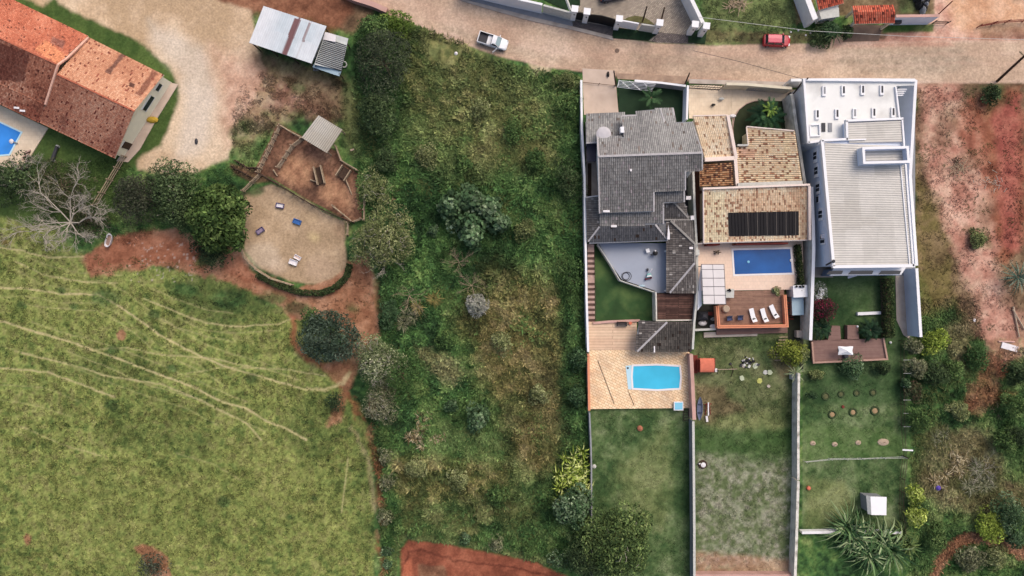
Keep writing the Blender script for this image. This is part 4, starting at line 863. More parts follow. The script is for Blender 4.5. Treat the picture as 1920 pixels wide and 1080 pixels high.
slope('roof', [(1256, 455, 2.9), (1104, 460, 2.9), (1104, 424, 3.85), (1256, 421, 3.85)], h1, cf=tilec([(82, 82, 86), (100, 100, 104), (116, 116, 120)], speck=.02, gapd=.8, vald=.7), under='grey', clip=[(1124, 424), (1231, 420), (1255, 452), (1104, 457)])
slope('roof', [(1298, 412, 3.1), (1245, 412, 3.1), (1245, 378, 3.8), (1298, 378, 3.8)], h1, cf=gcd, under='grey', clip=[(1245, 381), (1264, 379), (1292, 410), (1246, 412)])
slope('roof', [(1293, 411, 3.1), (1293, 379, 3.1), (1264, 379, 3.8), (1264, 411, 3.8)][::1], h1, cf=gcd, under='grey', clip=[(1265, 379), (1284, 380), (1292, 409)])
slope('roof', [(1249, 412, 2.9), (1249, 550, 2.9), (1303, 550, 4.3), (1303, 412, 4.3)], h1, cf=gcr, under='grey', clip=[(1230, 421), (1246, 413), (1258, 414), (1303, 457), (1303, 493), (1256, 548), (1251, 548), (1250, 450)])
slope('roof', [(1259, 412, 3.3), (1303, 412, 3.3), (1303, 457, 4.3), (1259, 457, 4.3)], h1, cf=gcd, under='grey', clip=[(1259, 414), (1299, 412), (1303, 456)])
slope('roof', [(1305, 550, 3.0), (1255, 550, 3.0), (1255, 493, 4.3), (1305, 493, 4.3)], h1, cf=gcr, under='grey', clip=[(1304, 494), (1305, 549), (1256, 549)])
slope('roof', [(1192, 600, 2.7), (1192, 660, 2.7), (1251, 660, 3.6), (1251, 600, 3.6)], h1, cf=gcr, under='grey', clip=[(1198, 601), (1250, 604), (1195, 659), (1191, 659)])
slope('roof', [(1297, 660, 2.7), (1192, 660, 2.7), (1192, 603, 3.6), (1297, 603, 3.6)], h1, cf=tilec([(74, 68, 64), (98, 92, 86), (124, 116, 108)], speck=.02, gapd=.7, vald=.6), under='grey', clip=[(1251, 604), (1297, 604), (1297, 659), (1196, 659)])
RC = m_flat('grey mortar cap', C(186, 182, 184), .9, 3, .15); RCD = m_flat('dull mortar cap', C(150, 146, 142), .9, 3, .2)
for pts, m__, tt in [([(1122, 293, 7.12), (1317, 286, 7.12)], RC, .28), ([(1120, 252, 5.9), (1122, 292, 7.1)], RC, .2), ([(1122, 292, 7.1), (1124, 400, 5.1)], RC, .16), ([(1317, 286, 7.1), (1317, 318, 6.4)], RC, .18),
  ([(1285, 320, 6.4), (1285, 357, 5.75)], RC, .18), ([(1226, 360, 5.7), (1226, 397, 5.1)], RC, .2), ([(1283, 356, 5.1), (1283, 379, 4.7)], RC, .2), ([(1244, 381, 4.6), (1244, 420, 4.0)], RC, .2),
  ([(1298, 228, 5.3), (1317, 285, 7.1)], RC, .14), ([(1262, 202, 4.7), (1267, 229, 5.3)], RC, .16), ([(1166, 217, 4.95), (1171, 257, 6.0)], RC, .22), ([(1166, 217, 4.95), (1194, 216, 4.95)], RC, .2), ([(1194, 216, 4.95), (1193, 208, 4.7)], RC, .18), ([(1238, 203, 4.8), (1246, 229, 5.4)], RC, .18),
  ([(1099, 268, 4.4), (1121, 267, 4.4)], RC, .2), ([(1124, 425, 3.95), (1103, 453, 3.0)], RC, .22), ([(1229, 421, 3.95), (1253, 451, 3.0)], RC, .24), ([(1264, 379, 3.9), (1292, 410, 3.2)], RCD, .24),
  ([(1246, 412, 3.35), (1298, 412, 3.35)], RCD, .2), ([(1258, 414, 3.4), (1303, 457, 4.4)], RCD, .28), ([(1303, 457, 4.4), (1303, 493, 4.4)], RCD, .2), ([(1303, 493, 4.4), (1256, 549, 3.1)], RC, .26), ([(1251, 604, 3.7), (1195, 659, 2.8)], RC, .26), ([(1098, 370, 3.0), (1123, 367, 3.9)], RC, .18)]:
    beam('ridge_cap', pts, tt, .1, m__, h1)
box_under(h1, [(1102, 220), (1168, 217), (1168, 262), (1102, 266)], 0, 3.1, 'white')
box_under(h1, [(1174, 222), (1256, 210), (1262, 236), (1292, 236), (1298, 316), (1278, 318), (1278, 352), (1220, 356), (1220, 392), (1128, 396), (1128, 264), (1174, 262)], 0, 4.5, 'white')
box_under(h1, [(1128, 395), (1240, 376), (1240, 418), (1128, 420)], 0, 3.6, 'greywall')
for pts in ([(1123, 254, 5.7), (1124, 292, 6.8), (1126, 398, 4.9)], [(1297, 232, 5.2), (1313, 286, 6.8), (1313, 316, 6.3)]):
    w3 = [P(*p) for p in pts]; MB().ribbon([p[:2] for p in w3], .2, [4.4] * 3, [p[2] for p in w3]).build('gable', M['white'], h1)
box_under(h1, [(1262, 420), (1300, 418), (1300, 545), (1272, 545)], 0, 2.7, 'greywall')
for a in [(1252, 470), (1252, 545)]: p = P(*a, 2.8); MB().box((p[0], p[1], 1.7), (.25, .25, 2.2)).build('column', M['white'], h1)
box_under(h1, [(1210, 612), (1290, 610), (1290, 650), (1215, 650)], 0, 2.5, 'cream')
MB().prism(PW([(1285, 320), (1300, 319), (1288, 334)], 3.6), 3.4, 3.6).build('flat_ledge', M['stonegrey'], h1)
MB().box((*P(1291, 371, 3)[:2], 2.8), (.7, .5, .5)).build('service_box', M['whiteplastic'], h1)
MB().box((*P(1297, 409, 3)[:2], 3.2), (.5, .6, .5)).build('service_box', M['whiteplastic'], h1)
MB().box((*P(1302, 474, 3)[:2], 3.4), (1.0, .8, .8)).build('service_box', M['stonegrey'], h1)
MB().prism(PW([(1253, 421), (1256, 438), (1256, 449), (1251, 449), (1252, 436)], 3.6), 3.45, 3.62).build('flashing', M['whiteplastic'], h1)
for a, b, c_, z in [(1137, 396, .9, 5.25), (1183, 319, .25, 6.75), (1151, 424, .8, 4.0), (1227, 655, .18, 2.9), (1296, 465, .5, 4.2)]:
    MB().box((*P(a, b, z)[:2], z), (c_, .3 if c_ > .2 else .9, .1)).build('loose_tile', M['whiteplastic'], h1)
p = P(1132, 251, 6.0); t = thing('water_tank', 'round whitish water tank with domed lid standing on the lower left grey roof', 'water tank', (p[0], p[1], 3.9))
MB().lathe((p[0], p[1], 4.0), [(.75, 0), (.95, 1.9)], 24).build('tank', M['stonegrey'], t, smooth=False); MB().lathe((p[0], p[1], 5.9), [(1.0, 0), (1.0, .1), (.7, .2), (.1, .26)], 24).build('lid', m_flat('chalky lid', C(196, 192, 196), .7), t)
MB().box((*P(1167, 243, 6.1)[:2], 5.5), (.5, .8, 1.2)).build('vent_box', M['whiteclean'], h1)
t = thing('dark_awning', 'narrow dark navy awning in the side passage left of the grey roofs', 'awning', P(1109, 286, 0)); slab('panel', [(1100, 270), (1118, 268), (1119, 302), (1101, 304)], 2.7, 2.8, m_flat('navy sheet', C(60, 58, 74), .5), parent=t)
for a in [(1102, 272), (1117, 270), (1117, 300), (1102, 302)]: p = P(*a, 2.7); MB().tube((p[0], p[1], 0), (p[0], p[1], 2.7), .04).build('post', M['iron'], t)
slab('side_passage', [(1098, 266), (1123, 266), (1124, 372), (1099, 372)], -.02, .05, M['concrete'])
slab('passage_drain', [(1102, 306), (1109, 306), (1109, 372), (1102, 372)], -.01, .08, M['wood_dark'])
slab('right_passage', [(1284, 300), (1300, 300), (1303, 470), (1285, 470)], -.02, .05, M['darkgrey'])
# terraces of house one
PZ = 1.0
PAT = [(1122, 456), (1300, 456), (1300, 549), (1229, 549), (1228, 545), (1166, 524), (1146, 496)]
slab('screed_terrace', PAT, -.05, PZ, M['patio'])
rp = [P(a, b, PZ + .55)[:2] for a, b in [(1121, 458), (1144, 494), (1163, 526), (1228, 548)]]
t = thing('terrace_parapet', 'low greenish parapet following the bent edge of the blue grey terrace', 'parapet', (*rp[0], 0)); MB().ribbon(rp, .18, .0, PZ + .3).build('base', M['oldwall'], t); MB().ribbon(rp, .1, PZ + .34, PZ + .42).build('rail', M['stonegrey'], t)
for k in range(len(rp) - 1):
    for f_ in (0, .5): q = Vector(rp[k]).lerp(Vector(rp[k + 1]), f_); MB().box((q.x, q.y, PZ + .33), (.12, .12, .24)).build('post', M['stonegrey'], t)
slab('garden_lawn', [(1100, 452), (1232, 452), (1232, 604), (1100, 604)], -.05, .03, m_flat('turf', C(54, 84, 46), .95, .35, .35, stain=C(104, 124, 72), stain_amt=.7, ssc=.28))
sp = thing('stairway', 'long narrow stair with pinkish treads between the left boundary wall and the small lawn', 'stairs', P(1108, 540, 0))
n = 34
for i in range(n):
    y0 = 458 + i * (622 - 458) / n; y1 = y0 + (622 - 458) / n; z = PZ - (PZ - .1) * i / n; dk = (i % 6) in (3, 5) or (i > 24 and i % 2)
    slab('tread', [(1102, y0), (1114 + i * .05, y0), (1114 + i * .05, y1 - .1), (1102, y1 - .1)], 0.02, z, M['stepd'] if dk or i % 2 and (6 < i < 12 or 15 < i < 22) else M['stepm'], parent=sp)
rail_fence('stair_handrail', [(1115, 458), (1117, 540), (1118, 600)], 'thin dark handrail along the pinkish stair', None, 1.6, 1, 2.2, 'iron', .035, 'handrail', .0)
pd = thing('timber_balcony', 'square timber balcony with dark streaked boards and white kerb between two grey roofs', 'balcony', P(1265, 575, 0))
slab('boards', [(1231, 550), (1301, 550), (1301, 599), (1231, 599)], 2.1, 2.25, M['deckdark'], parent=pd)
MB().ribbon([P(a, b, 2.4)[:2] for a, b in [(1230, 548), (1231, 601), (1303, 600)]], .18, 0.0, 2.42).build('kerb', M['oldwall'], pd)
wallpx('retaining_wall', [(1112, 606), (1145, 603), (1200, 601)], 0, 1.0, .3, 'pinkwall', 'low salmon pink retaining wall at the foot of the small lawn', 'wall')
slab('planked_terrace', [(1103, 604), (1194, 604), (1194, 656), (1104, 656)], -.05, .72, M['planks'])
slab('stone_patio', [(1103, 656.4), (1293, 656.4), (1293, 765), (1105, 767)], -.05, .7, M['stone'])
p = P(1166, 608, 1); t = thing('slatted_bench', 'dark slatted garden bench against the pink retaining wall', 'bench', (p[0], p[1], .72))
for i in range(4): MB().box((p[0], p[1] - .25 + .16 * i, 1.15), (1.5, .1, .05)).build('slat', M['darkgrey'], t)
MB().box((p[0], p[1] + .35, 1.4), (1.5, .06, .4)).build('backrest', M['wood_dark'], t)
for s_ in (-.65, .65): MB().box((p[0] + s_, p[1], .93), (.08, .6, .4)).build('leg', M['iron'], t)
MB().lathe((*P(1182, 606, 1)[:2], .72), [(.15, 0), (.25, .3)], 9).build('flower_pot', M['terracotta'], label='small dark pot beside the slatted bench', cat='pot')
PL1 = [(1186, 685), (1232, 683.5), (1275, 686), (1277, 707), (1275, 729), (1232, 731.5), (1186, 729), (1184.5, 707)]
pl = pool('swimming_pool', [(a, b) for a, b in PL1], .7, .26, 'poolcyan', 'coping', 'cyan pool with bowed sides on the tan stone patio')
slab('beach_step', [(1173, 686), (1184, 685), (1183, 707), (1184, 730), (1178, 730)], .7, .735, M['copingblue'], parent=pl)
MB().lathe((*P(1177, 690, .7)[:2], .735), [(.15, 0), (.15, .03)], 10).build('skimmer', M['darkgrey'], pl)
p = P(1272, 761, 1); t = thing('pump_box', 'small square box with pale cyan lid at the patio corner below the cyan pool', 'pump box', (p[0], p[1], 0)); MB().box((p[0], p[1], .55), (1.2, 1.1, 1.0)).build('body', M['white'], t); MB().box((p[0], p[1], 1.1), (1.35, 1.25, .1)).build('rim', M['whiteclean'], t); MB().box((p[0], p[1], 1.16), (1.1, 1.0, .04)).build('lid', M['cyan'], t)
t = thing('ladder', 'dark ladder lying in the shade at the right end of the patio edge', 'ladder', P(1285, 778, 0))
for s_ in (1282, 1291): MB().tube(P(s_, 766, .3), P(s_, 790, .2), .05).build('rail', M['iron'], t)
for i in range(5): MB().tube(P(1282, 768 + i * 5, .3), P(1291, 768 + i * 5, .3), .04).build('rung', M['iron'], t)
MB().tube(P(1121, 676, .74), P(1152, 758, .74), .035, .035, 5).build('hose', M['wood_dark'], label='thin dark hose crossing the stone patio left of the cyan pool', cat='hose')
MB().tube(P(1177, 731, .74), P(1189, 760, .74), .03, .03, 5).build('hose', M['wood_dark'], label='short dark hose from the lower left pool corner to the patio edge', cat='hose')
# things on the terrace
p = P(1214.5, 470, PZ + .5); t = thing('side_table', 'small white square table on the blue grey terrace', 'table', (p[0], p[1], PZ)); MB().box((p[0], p[1], PZ + .52), (.5, .55, .05), .3).build('top', M['whiteclean'], t)
for a in (-1, 1):
    for b in (-1, 1): MB().tube((p[0] + .2 * a, p[1] + .22 * b, PZ), (p[0] + .2 * a, p[1] + .22 * b, PZ + .5), .03).build('leg', M['whiteplastic'], t)
p = P(1228, 475, PZ + .5); t = thing('kettle_grill', 'black kettle grill with small white lid knob beside the white table', 'grill', (p[0], p[1], PZ))
MB().lathe((p[0], p[1], PZ + .5), [(.15, 0), (.34, .15), (.36, .3), (.3, .45), (.1, .52)], 14).build('bowl', M['black'], t); MB().lathe((p[0] - .02, p[1] + .3, PZ + .85), [(.1, 0), (.14, .08), (.05, .15)], 8).build('knob', M['whiteplastic'], t)
MB().box((p[0] - .5, p[1] - .22, PZ + .6), (.25, .25, .05), .5).build('side_shelf', M['darkgrey'], t)
for k in range(3): a = k * 2.1; MB().tube((p[0] + .1 * math.cos(a), p[1] + .1 * math.sin(a), PZ + .5), (p[0] + .35 * math.cos(a), p[1] + .35 * math.sin(a), PZ), .025).build('leg', M['iron'], t)
p = P(1216, 517, PZ + .3); t = thing('tricycle', 'teal child tricycle with white push handle on the blue grey terrace', 'tricycle', (p[0], p[1], PZ))
MB().prism([(p[0] - .35, p[1] - .3), (p[0] + .5, p[1] - .1), (p[0] + .25, p[1] + .35), (p[0] - .1, p[1] + .4)], PZ + .25, PZ + .45).build('body', M['teal'], t)
MB().prism([(p[0] - .3, p[1] - .2), (p[0] + .38, p[1] - .08), (p[0] + .3, p[1] + .1), (p[0] - .22, p[1])], PZ + .45, PZ + .6).build('seat', M['whiteplastic'], t)
MB().tube((p[0], p[1] + .3, PZ + .4), (p[0] + .38, p[1] + .95, PZ + .9), .07).build('handle', M['whiteplastic'], t)
for dx, dy, r_w in ((-.12, .85, .2), (-.38, -.48, .17), (.38, -.26, .17)): MB().lathe((p[0] + dx, p[1] + dy, PZ), [(r_w, .0), (r_w, .35), (.05, .4)], 10, .7, 1.2).build('wheel', M['maroon'] if dy < 0 else M['darkgrey'], t)
MB().box((p[0] - .02, p[1] - .42, PZ + .2), (.95, .2, .15), .25).build('rear_step', M['maroon'], t)
p = P(1174, 518, PZ); t = thing('coiled_hose', 'dark hose coiled in rings near the bend of the terrace parapet', 'hose', p); 
for R_, dx in ((.55, -.1), (.48, -.02), (.62, .12)): MB().ring((p[0] + dx, p[1], p[2] + .05), R_, .035, 24, 5).build('loop', M['darkgrey'], t)
p = P(1203, 536, PZ); MB().lathe((p[0], p[1], PZ), [(.2, 0), (.28, .2), (.1, .3)], 8, 1.6, .7).build('plant_tray', M['paleblue'], label='small pale blue tray leaning by the lower stretch of the terrace parapet', cat='tray')
# boundary walls of plot one
wallpx('boundary_wall', [(1090, 150), (1091, 240), (1096, 330), (1098, 450), (1100, 560), (1103, 660)], 0, [1.9, 2.2, 2.6, 2.6, 2.6, 2.4], .22, 'white', 'long thin white boundary wall left of the grey roofed house', coping='whiteclean')
wallpx('boundary_wall', [(1103.2, 664), (1105, 770)], 0, 2.0, .24, 'pinkwall', 'pinkish boundary wall at the left end of the stone patio', coping='salmon')
wallpx('boundary_wall', [(1105.5, 774), (1108, 830), (1109, 872), (1110, 1100)], 0, 1.7, .2, 'greywall', 'thin grey boundary wall left of the long lower lawn')
wallpx('boundary_wall', [(1290, 160), (1288, 224)], 0, 2.4, .2, 'blue', 'white capped blue wall between the dark front garden and the cream driveway', coping='whiteclean')
wallpx('boundary_wall', [(1300, 320), (1303, 400), (1307, 470), (1308, 545), (1302, 604), (1299, 655)], 0, [3.2, 3.2, 3.2, 3.2, 3.0, 3.0], .22, 'oldwall', 'stained pale wall squeezed between the grey roofs and the tan roofed house', coping='stonegrey')
wallpx('boundary_wall', [(1296, 664), (1299, 720), (1302, 787)], 0, 2.3, .42, 'pinkwall', 'thick pinkish white wall right of the stone patio', coping='pinkwall')
wallpx('boundary_wall', [(1300, 790), (1301, 880), (1302, 1000), (1302, 1110)], 0, 2.0, .26, 'greywall', 'grey wall dividing the long lower lawn from the middle back yard', coping='stonegrey')
# front yard of plot one
slab('concrete_drive', [(1092, 128), (1153, 132), (1160, 215), (1095, 215)], -.02, .06, M['pinkconc'])
slab('front_lawn', [(1160, 163), (1288, 168), (1288, 240), (1160, 240)], -.02, .04, m_flat('shaded turf', C(36, 58, 38), .95, .4, .3))  # turf colour darkened to carry the shade of the wall
wallpx('front_wall', [(1190, 151), (1240, 155), (1286, 161)], 0, 2.0, .2, 'greywall', 'low pale wall at the street edge of the dark front garden', coping='whiteclean')
gt = thing('slatted_gate', 'white slatted steel gate leaning over the corner of the dark front garden', 'gate', P(1185, 165, 0))
for i in range(6):
    a0 = Vector(P(1157 + i * .6, 163 - i * 2.4, 1.0 + .2 * i)); a1 = Vector(P(1222 + i * 1.5, 171 - i * 2.6, 1.0 + .2 * i)); MB().tube(a0, a1, .045).build('bar', M['whiteclean'], gt)
for a, b, c_, d_ in [(1158, 163, 1161, 150), (1163, 151, 1180, 165), (1205, 153, 1218, 168), (1180, 152, 1200, 168)]: MB().tube(P(a, b, 1.9), P(c_, d_, 1.95), .045).build('brace', M['whiteclean'], gt)
rail_fence('side_gate', [(1092, 153), (1155, 160)], 'thin dark rail closing the pinkish driveway of the grey roofed house', None, .5, 1, 3, 'wood_dark', .04, 'gate')
slab('verge', [(1155, 137), (1286, 143), (1286, 158), (1200, 150), (1158, 148)], -.02, .04, m_flat('trodden earth', C(176, 150, 130), .95, 1.5, .2, stain=C(130, 108, 96), stain_amt=.6))
MB().lathe((*P(1140, 140, .1)[:2], .06), [(.2, 0), (.3, .2), (.1, .35)], 8, .7, 1.5).build('rubbish_bag', M['black'], label='black rubbish bag on the pinkish driveway near the street', cat='bag')
MB().lathe((*P(1200, 803, .1)[:2], 0), [(.42, 0), (.4, .25), (.15, .4)], 12).build('clay_mound', m_flat('clay', C(170, 110, 84), .9, 3, .2), label='orange clay mound in the middle of the long lower lawn', cat='mound')
MB().lathe((*P(1114, 874, .1)[:2], 0), [(.28, 0), (.3, .3), (.1, .4)], 8).build('feed_bowl', M['stonegrey'], label='pale bowl beside the grey wall at the yellow green bamboo', cat='bowl')
# ================================================================ HOUSE TWO (tan tiles)
TAN = [(236, 200, 162), (246, 218, 182), (250, 226, 194), (252, 238, 212)]
tc = tilec(TAN, speck=.1, speckc=(176, 140, 112), gapd=.8, vald=.85, bign=(30, .3))
tb = tilec([(232, 190, 152), (246, 212, 172), (250, 224, 188), (252, 234, 204)], speck=.17, speckc=(160, 116, 92), gapd=.92, vald=.5, patches=[([(1468, 250), (1480, 250), (1484, 340), (1470, 340)], (252, 226, 180), .5), ([(1384, 278), (1420, 280), (1415, 296), (1384, 292)], (226, 150, 122), .5)])
h2 = thing('tan_roof_house', 'house of several tan clay tile roofs edged with pale parapets and a black solar mat', 'house', P(1410, 340, 0))
slope('roof', [(1378, 293, 3.4), (1321, 296, 3.4), (1299, 218, 4.5), (1364, 216, 4.5)], h2, cf=tc)
slope('roof', [(1381, 240, 3.5), (1381, 347, 3.5), (1505, 347, 4.9), (1490, 240, 4.9)], h2, cf=tb, w_=.29, L_=.3, clip=[(1400, 238), (1489, 246), (1503, 346), (1384, 346), (1382, 276), (1403, 272)])
slope('roof', [(1312, 308, 3.0), (1312, 350, 3.0), (1376, 348, 3.8), (1375, 304, 3.8)], h2, cf=tilec([(120, 78, 58), (186, 130, 92), (226, 180, 136), (240, 206, 164)], speck=.25, speckc=(110, 76, 62), vald=.35), w_=.29, L_=.3)
SOL = [(1365, 399), (1497, 396), (1497, 441), (1367, 443)]
tdr = tilec([(230, 188, 154), (246, 214, 176), (252, 230, 196), (252, 240, 212)], speck=.16, speckc=(168, 128, 102), gapd=.8, vald=.85, bign=(24, .3), patches=[([(1470, 350), (1520, 350), (1520, 460), (1500, 460), (1500, 395)], (176, 144, 118), .6), ([(1320, 360), (1360, 360), (1362, 455), (1320, 455)], (250, 232, 188), .5), ([(1380, 365), (1500, 360), (1500, 395), (1380, 398)], (226, 176, 138), .35)])
lf = slope('roof', [(1517, 450, 3.6), (1320, 455, 3.6), (1319, 356, 5.2), (1516, 349, 5.2)], h2, cf=tdr, w_=.24, L_=.36)
sm = thing('solar_heater', 'black ribbed solar pool heating mat on the large tan roof', 'solar panel', P(1430, 420, 4.4))
cs_ = [lf(p) for p in SOL]; MB().prism([c_[:2] for c_ in cs_], [c_[2] + .03 for c_ in cs_], [c_[2] + .11 for c_ in cs_]).build('mat', M['solar'], sm)
for i in range(1, 22):
    t_ = i / 22; a = Vector(cs_[0]).lerp(Vector(cs_[1]), t_); b = Vector(cs_[3]).lerp(Vector(cs_[2]), t_); zz = Vector((0, 0, .13))
    MB().tube(a + zz, b + zz, .035, None, 5).build('rib', M['solarline'] if i % 3 == 0 and i > 4 else M['solar'], sm)
PW2 = M['cream']; PK = m_flat('pale pink render', C(236, 218, 208), .8, 1, .06)
beam('parapet', [(1365, 216, 4.7), (1381, 297, 3.9)], .42, .5, PK, h2); beam('parapet', [(1322, 299, 3.9), (1381, 296, 3.9)], .55, .5, PK, h2); beam('gutter', [(1300, 217, 4.6), (1365, 215.5, 4.6)], .14, .2, PK, h2)
beam('parapet', [(1379, 297, 3.9), (1383, 350, 4.0)], .45, .6, PK, h2); beam('parapet', [(1374, 305, 3.9), (1377, 350, 4.0)], .1, .2, M['wood_dark'], h2); beam('parapet', [(1313, 306, 3.3), (1374, 303, 3.9)], .1, .2, M['wood_dark'], h2)
beam('parapet', [(1318, 353.5, 5.6), (1440, 349, 5.6), (1519, 346, 5.6)], .26, .7, PK, h2); beam('parapet', [(1319, 354, 5.4), (1320, 456, 3.9)], .16, .4, PK, h2); beam('parapet', [(1518, 348, 5.5), (1519, 450, 4.1)], .34, .5, PK, h2); beam('gutter', [(1309, 457, 3.7), (1319, 456, 3.7), (1516, 450, 3.7)], .16, .15, m_flat('gutter grey', C(176, 168, 166), .6), h2)
beam('parapet', [(1384, 346.5, 4.4), (1505, 342, 5.0)], .5, .4, M['stonegrey'], h2); beam('parapet', [(1403, 272, 4.2), (1383, 272, 3.9)], .25, .3, M['stonegrey'], h2); beam('rake', [(1400, 238, 3.9), (1403, 272, 3.9)], .14, .2, PK, h2); beam('rake', [(1400, 237, 3.9), (1489, 245, 5.0)], .14, .2, PK, h2)
box_under(h2, [(1304, 222), (1362, 220), (1374, 292), (1326, 293)], 0, 3.3, 'cream'); box_under(h2, [(1406, 246), (1484, 252), (1498, 344), (1388, 344), (1388, 278), (1406, 276)], 0, 3.4, 'cream')
box_under(h2, [(1322, 310), (1372, 308), (1374, 350), (1322, 352)], 0, 2.85, 'cream'); box_under(h2, [(1324, 358), (1512, 352), (1512, 440), (1324, 446)], 0, 3.3, 'cream')
for a in [(1322, 452), (1385, 450), (1450, 449), (1513, 446)]: p = P(*a, 3.4); MB().box((p[0], p[1], 2.4), (.3, .3, 2.0)).build('column', M['cream'], h2)
for a, b in (((1326, 459), (1350, 458)), ((1380, 457.5), (1478, 456))):
    MB().ribbon([P(*a, 3.3)[:2], P(*b, 3.3)[:2]], .25, 1.6, 3.3).build('shutter', M['redbrown'], h2)
slab('side_passage', [(1298, 300), (1320, 300), (1321, 462), (1302, 462)], -.02, .06, m_flat('rust brown floor', C(96, 66, 58), .9, 1, .2))
slab('driveway', [(1290, 160), (1372, 160), (1372, 222), (1292, 222)], -.02, .07, M['creamfloor'])
slab('driveway', [(1372.3, 160), (1490, 168), (1490, 246), (1400, 246), (1372.3, 246)], -.02, .05, M['creamfloor'])
arc = [(1376, 262), (1374, 240), (1377, 220), (1386, 205), (1400, 194), (1415, 189), (1430, 188), (1448, 189), (1486, 190), (1486, 250), (1405, 250), (1402, 275), (1378, 275)]
slab('planting_bed', arc, -.02, .14, m_flat('dark olive turf', C(50, 58, 38), .95, .6, .3))  # bed turf in a dark olive tone
t = thing('bed_kerb', 'thin dark kerb curving round the cycad bed', 'kerb', P(1376, 262, 0)); MB().ribbon([P(a, b, .25)[:2] for a, b in arc[:8]], .1, 0, .25).build('kerb', M['stepm'], t)
wallpx('street_wall', [(1362, 157), (1400, 158), (1468, 164), (1485, 165)], 0, 2.2, .3, 'cream', 'cream street wall in front of the cycad bed', coping='creamfloor' if False else 'cream')
def frame_gate(name, a, b, h, lab, m='iron'):
    A_, B_ = Vector(P(*a, h)), Vector(P(*b, h)); t = thing(name, lab, 'gate', (A_.x, A_.y, 0)); d = B_ - A_
    for z in (.15, h * .5, h): MB().tube((A_.x, A_.y, z), (B_.x, B_.y, z), .06).build('rail', M[m], t)
    n = int(d.length / .35)
    for i in range(n + 1): q = A_.lerp(B_, i / n); MB().tube((q.x, q.y, .1), (q.x, q.y, h), .05 if i in (0, n) else .022).build('upright', M[m], t)
    return t
frame_gate('steel_gate', (1293, 157), (1357, 161), 2.0, 'dark framed steel gate of the cream driveway'); frame_gate('steel_gate', (1404, 165), (1462, 169), 1.2, 'grey steel grille set in the cream street wall', 'grey')
slab('pavement', [(1292, 148), (1490, 154), (1490, 163), (1292, 156)], -.02, .05, M['concrete'])
for a, b, lab, r_, c_ in [(1352, 186, 'small pale figure shaped pot on the cream driveway', .3, 'stonegrey'), (1337, 197, 'pair of dark flowerpots on the cream driveway', .22, 'black'), (1373, 218, 'white pot at the tip of the curved planting bed', .35, 'whiteplastic'), (1483, 178, 'dark pot in the upper right corner of the cream driveway', .4, 'darkgrey')]:
    MB().lathe((*P(a, b, .2)[:2], .07), [(r_ * .7, 0), (r_, .35), (r_ * .6, .5)], 9, 1.4, .8).build('pot', M[c_], label=lab, cat='pot')
# pool deck of house two
DZ = 1.6
slab('pool_terrace', [(1306, 456), (1505, 452), (1507, 543), (1458, 543), (1308, 546)], -.05, DZ, M['peach'])
pool('swimming_pool', [(1373, 467.5), (1483, 465), (1487, 513), (1376, 516)], DZ, .26, 'poolblue', 'coping', 'deep blue rectangular pool with pale coping below the tan roof')
MB().lathe((*P(1403, 491, DZ)[:2], DZ + .02), [(.16, 0), (.18, .06), (.05, .1)], 10).build('chlorine_float', M['cyan'], label='tiny pale float near the left half of the deep blue pool', cat='float')
MB().lathe((*P(1483, 488, DZ)[:2], DZ + .02), [(.2, 0), (.22, .12), (.05, .2)], 10).build('pool_lamp', M['whiteclean'], label='white fitting on the right rim of the deep blue pool', cat='fitting')
dz = 1.55; wd = thing('sun_deck', 'brown timber sun deck inside a salmon parapet below the deep blue pool', 'deck', P(1405, 580, 0))
slab('boards', [(1345, 546.5), (1470, 543.5), (1472, 606), (1349, 610)], dz - .2, dz, M['deck'], parent=wd)
slab('base', [(1347, 548), (1468, 546), (1470, 604), (1350, 608)], 0, dz - .21, M['wood_dark'], parent=wd)
MB().ribbon([P(a, b, dz + .9)[:2] for a, b in [(1345, 574), (1348, 613), (1476, 611), (1472, 553)]], .42, dz - .3, dz + .9).build('parapet', M['salmon'], wd)
MB().ribbon([P(a, b, dz + .92)[:2] for a, b in [(1345, 574), (1348, 613), (1476, 611), (1472, 553)]], .1, dz + .9, dz + .92).build('rail_line', m_flat('dark salmon line', C(176, 104, 78), .8), wd)  # thin darker salmon strip on top of the parapet
slab('lower_walkway', [(1342, 612), (1476, 610), (1477, 624), (1344, 628)], .2, .5, M['deck2'])
slab('concrete_step', [(1320, 623), (1420, 621), (1420, 630), (1320, 633)], -.02, .3, M['concrete'])
cp = thing('glass_canopy', 'milky ten panel canopy over the left side of the pool terrace', 'canopy', P(1336, 532, DZ))
for i in range(5):
    for j in range(2):
        ya = [496, 505, 521.5, 537.5, 553.5, 570.5]; xl = lambda y: 1315.5 + (y - 496) * .045; xr = lambda y: 1357 + (y - 496) * .05
        f0, f1 = j / 2, (j + 1) / 2; q = [(xl(ya[i]) + f0 * (xr(ya[i]) - xl(ya[i])), ya[i]), (xl(ya[i]) + f1 * (xr(ya[i]) - xl(ya[i])), ya[i]), (xl(ya[i + 1]) + f1 * (xr(ya[i + 1]) - xl(ya[i + 1])), ya[i + 1]), (xl(ya[i + 1]) + f0 * (xr(ya[i + 1]) - xl(ya[i + 1])), ya[i + 1])]
        cxm = sum(p[0] for p in q) / 4; cym = sum(p[1] for p in q) / 4; q = [(cxm + (a - cxm) * .96, cym + (b - cym) * .93) for a, b in q]
        z = 4.2; MB().prism(PW(q, z), z - .04, z).build('panel', M['acrylic'], cp)
for y in [496, 505, 521.5, 537.5, 553.5, 570.5]: MB().tube(P(1314.5 + (y - 496) * .045, y, 4.14), P(1358 + (y - 496) * .05, y, 4.14), .05, None, 5).build('bar', M['darkgrey'], cp)
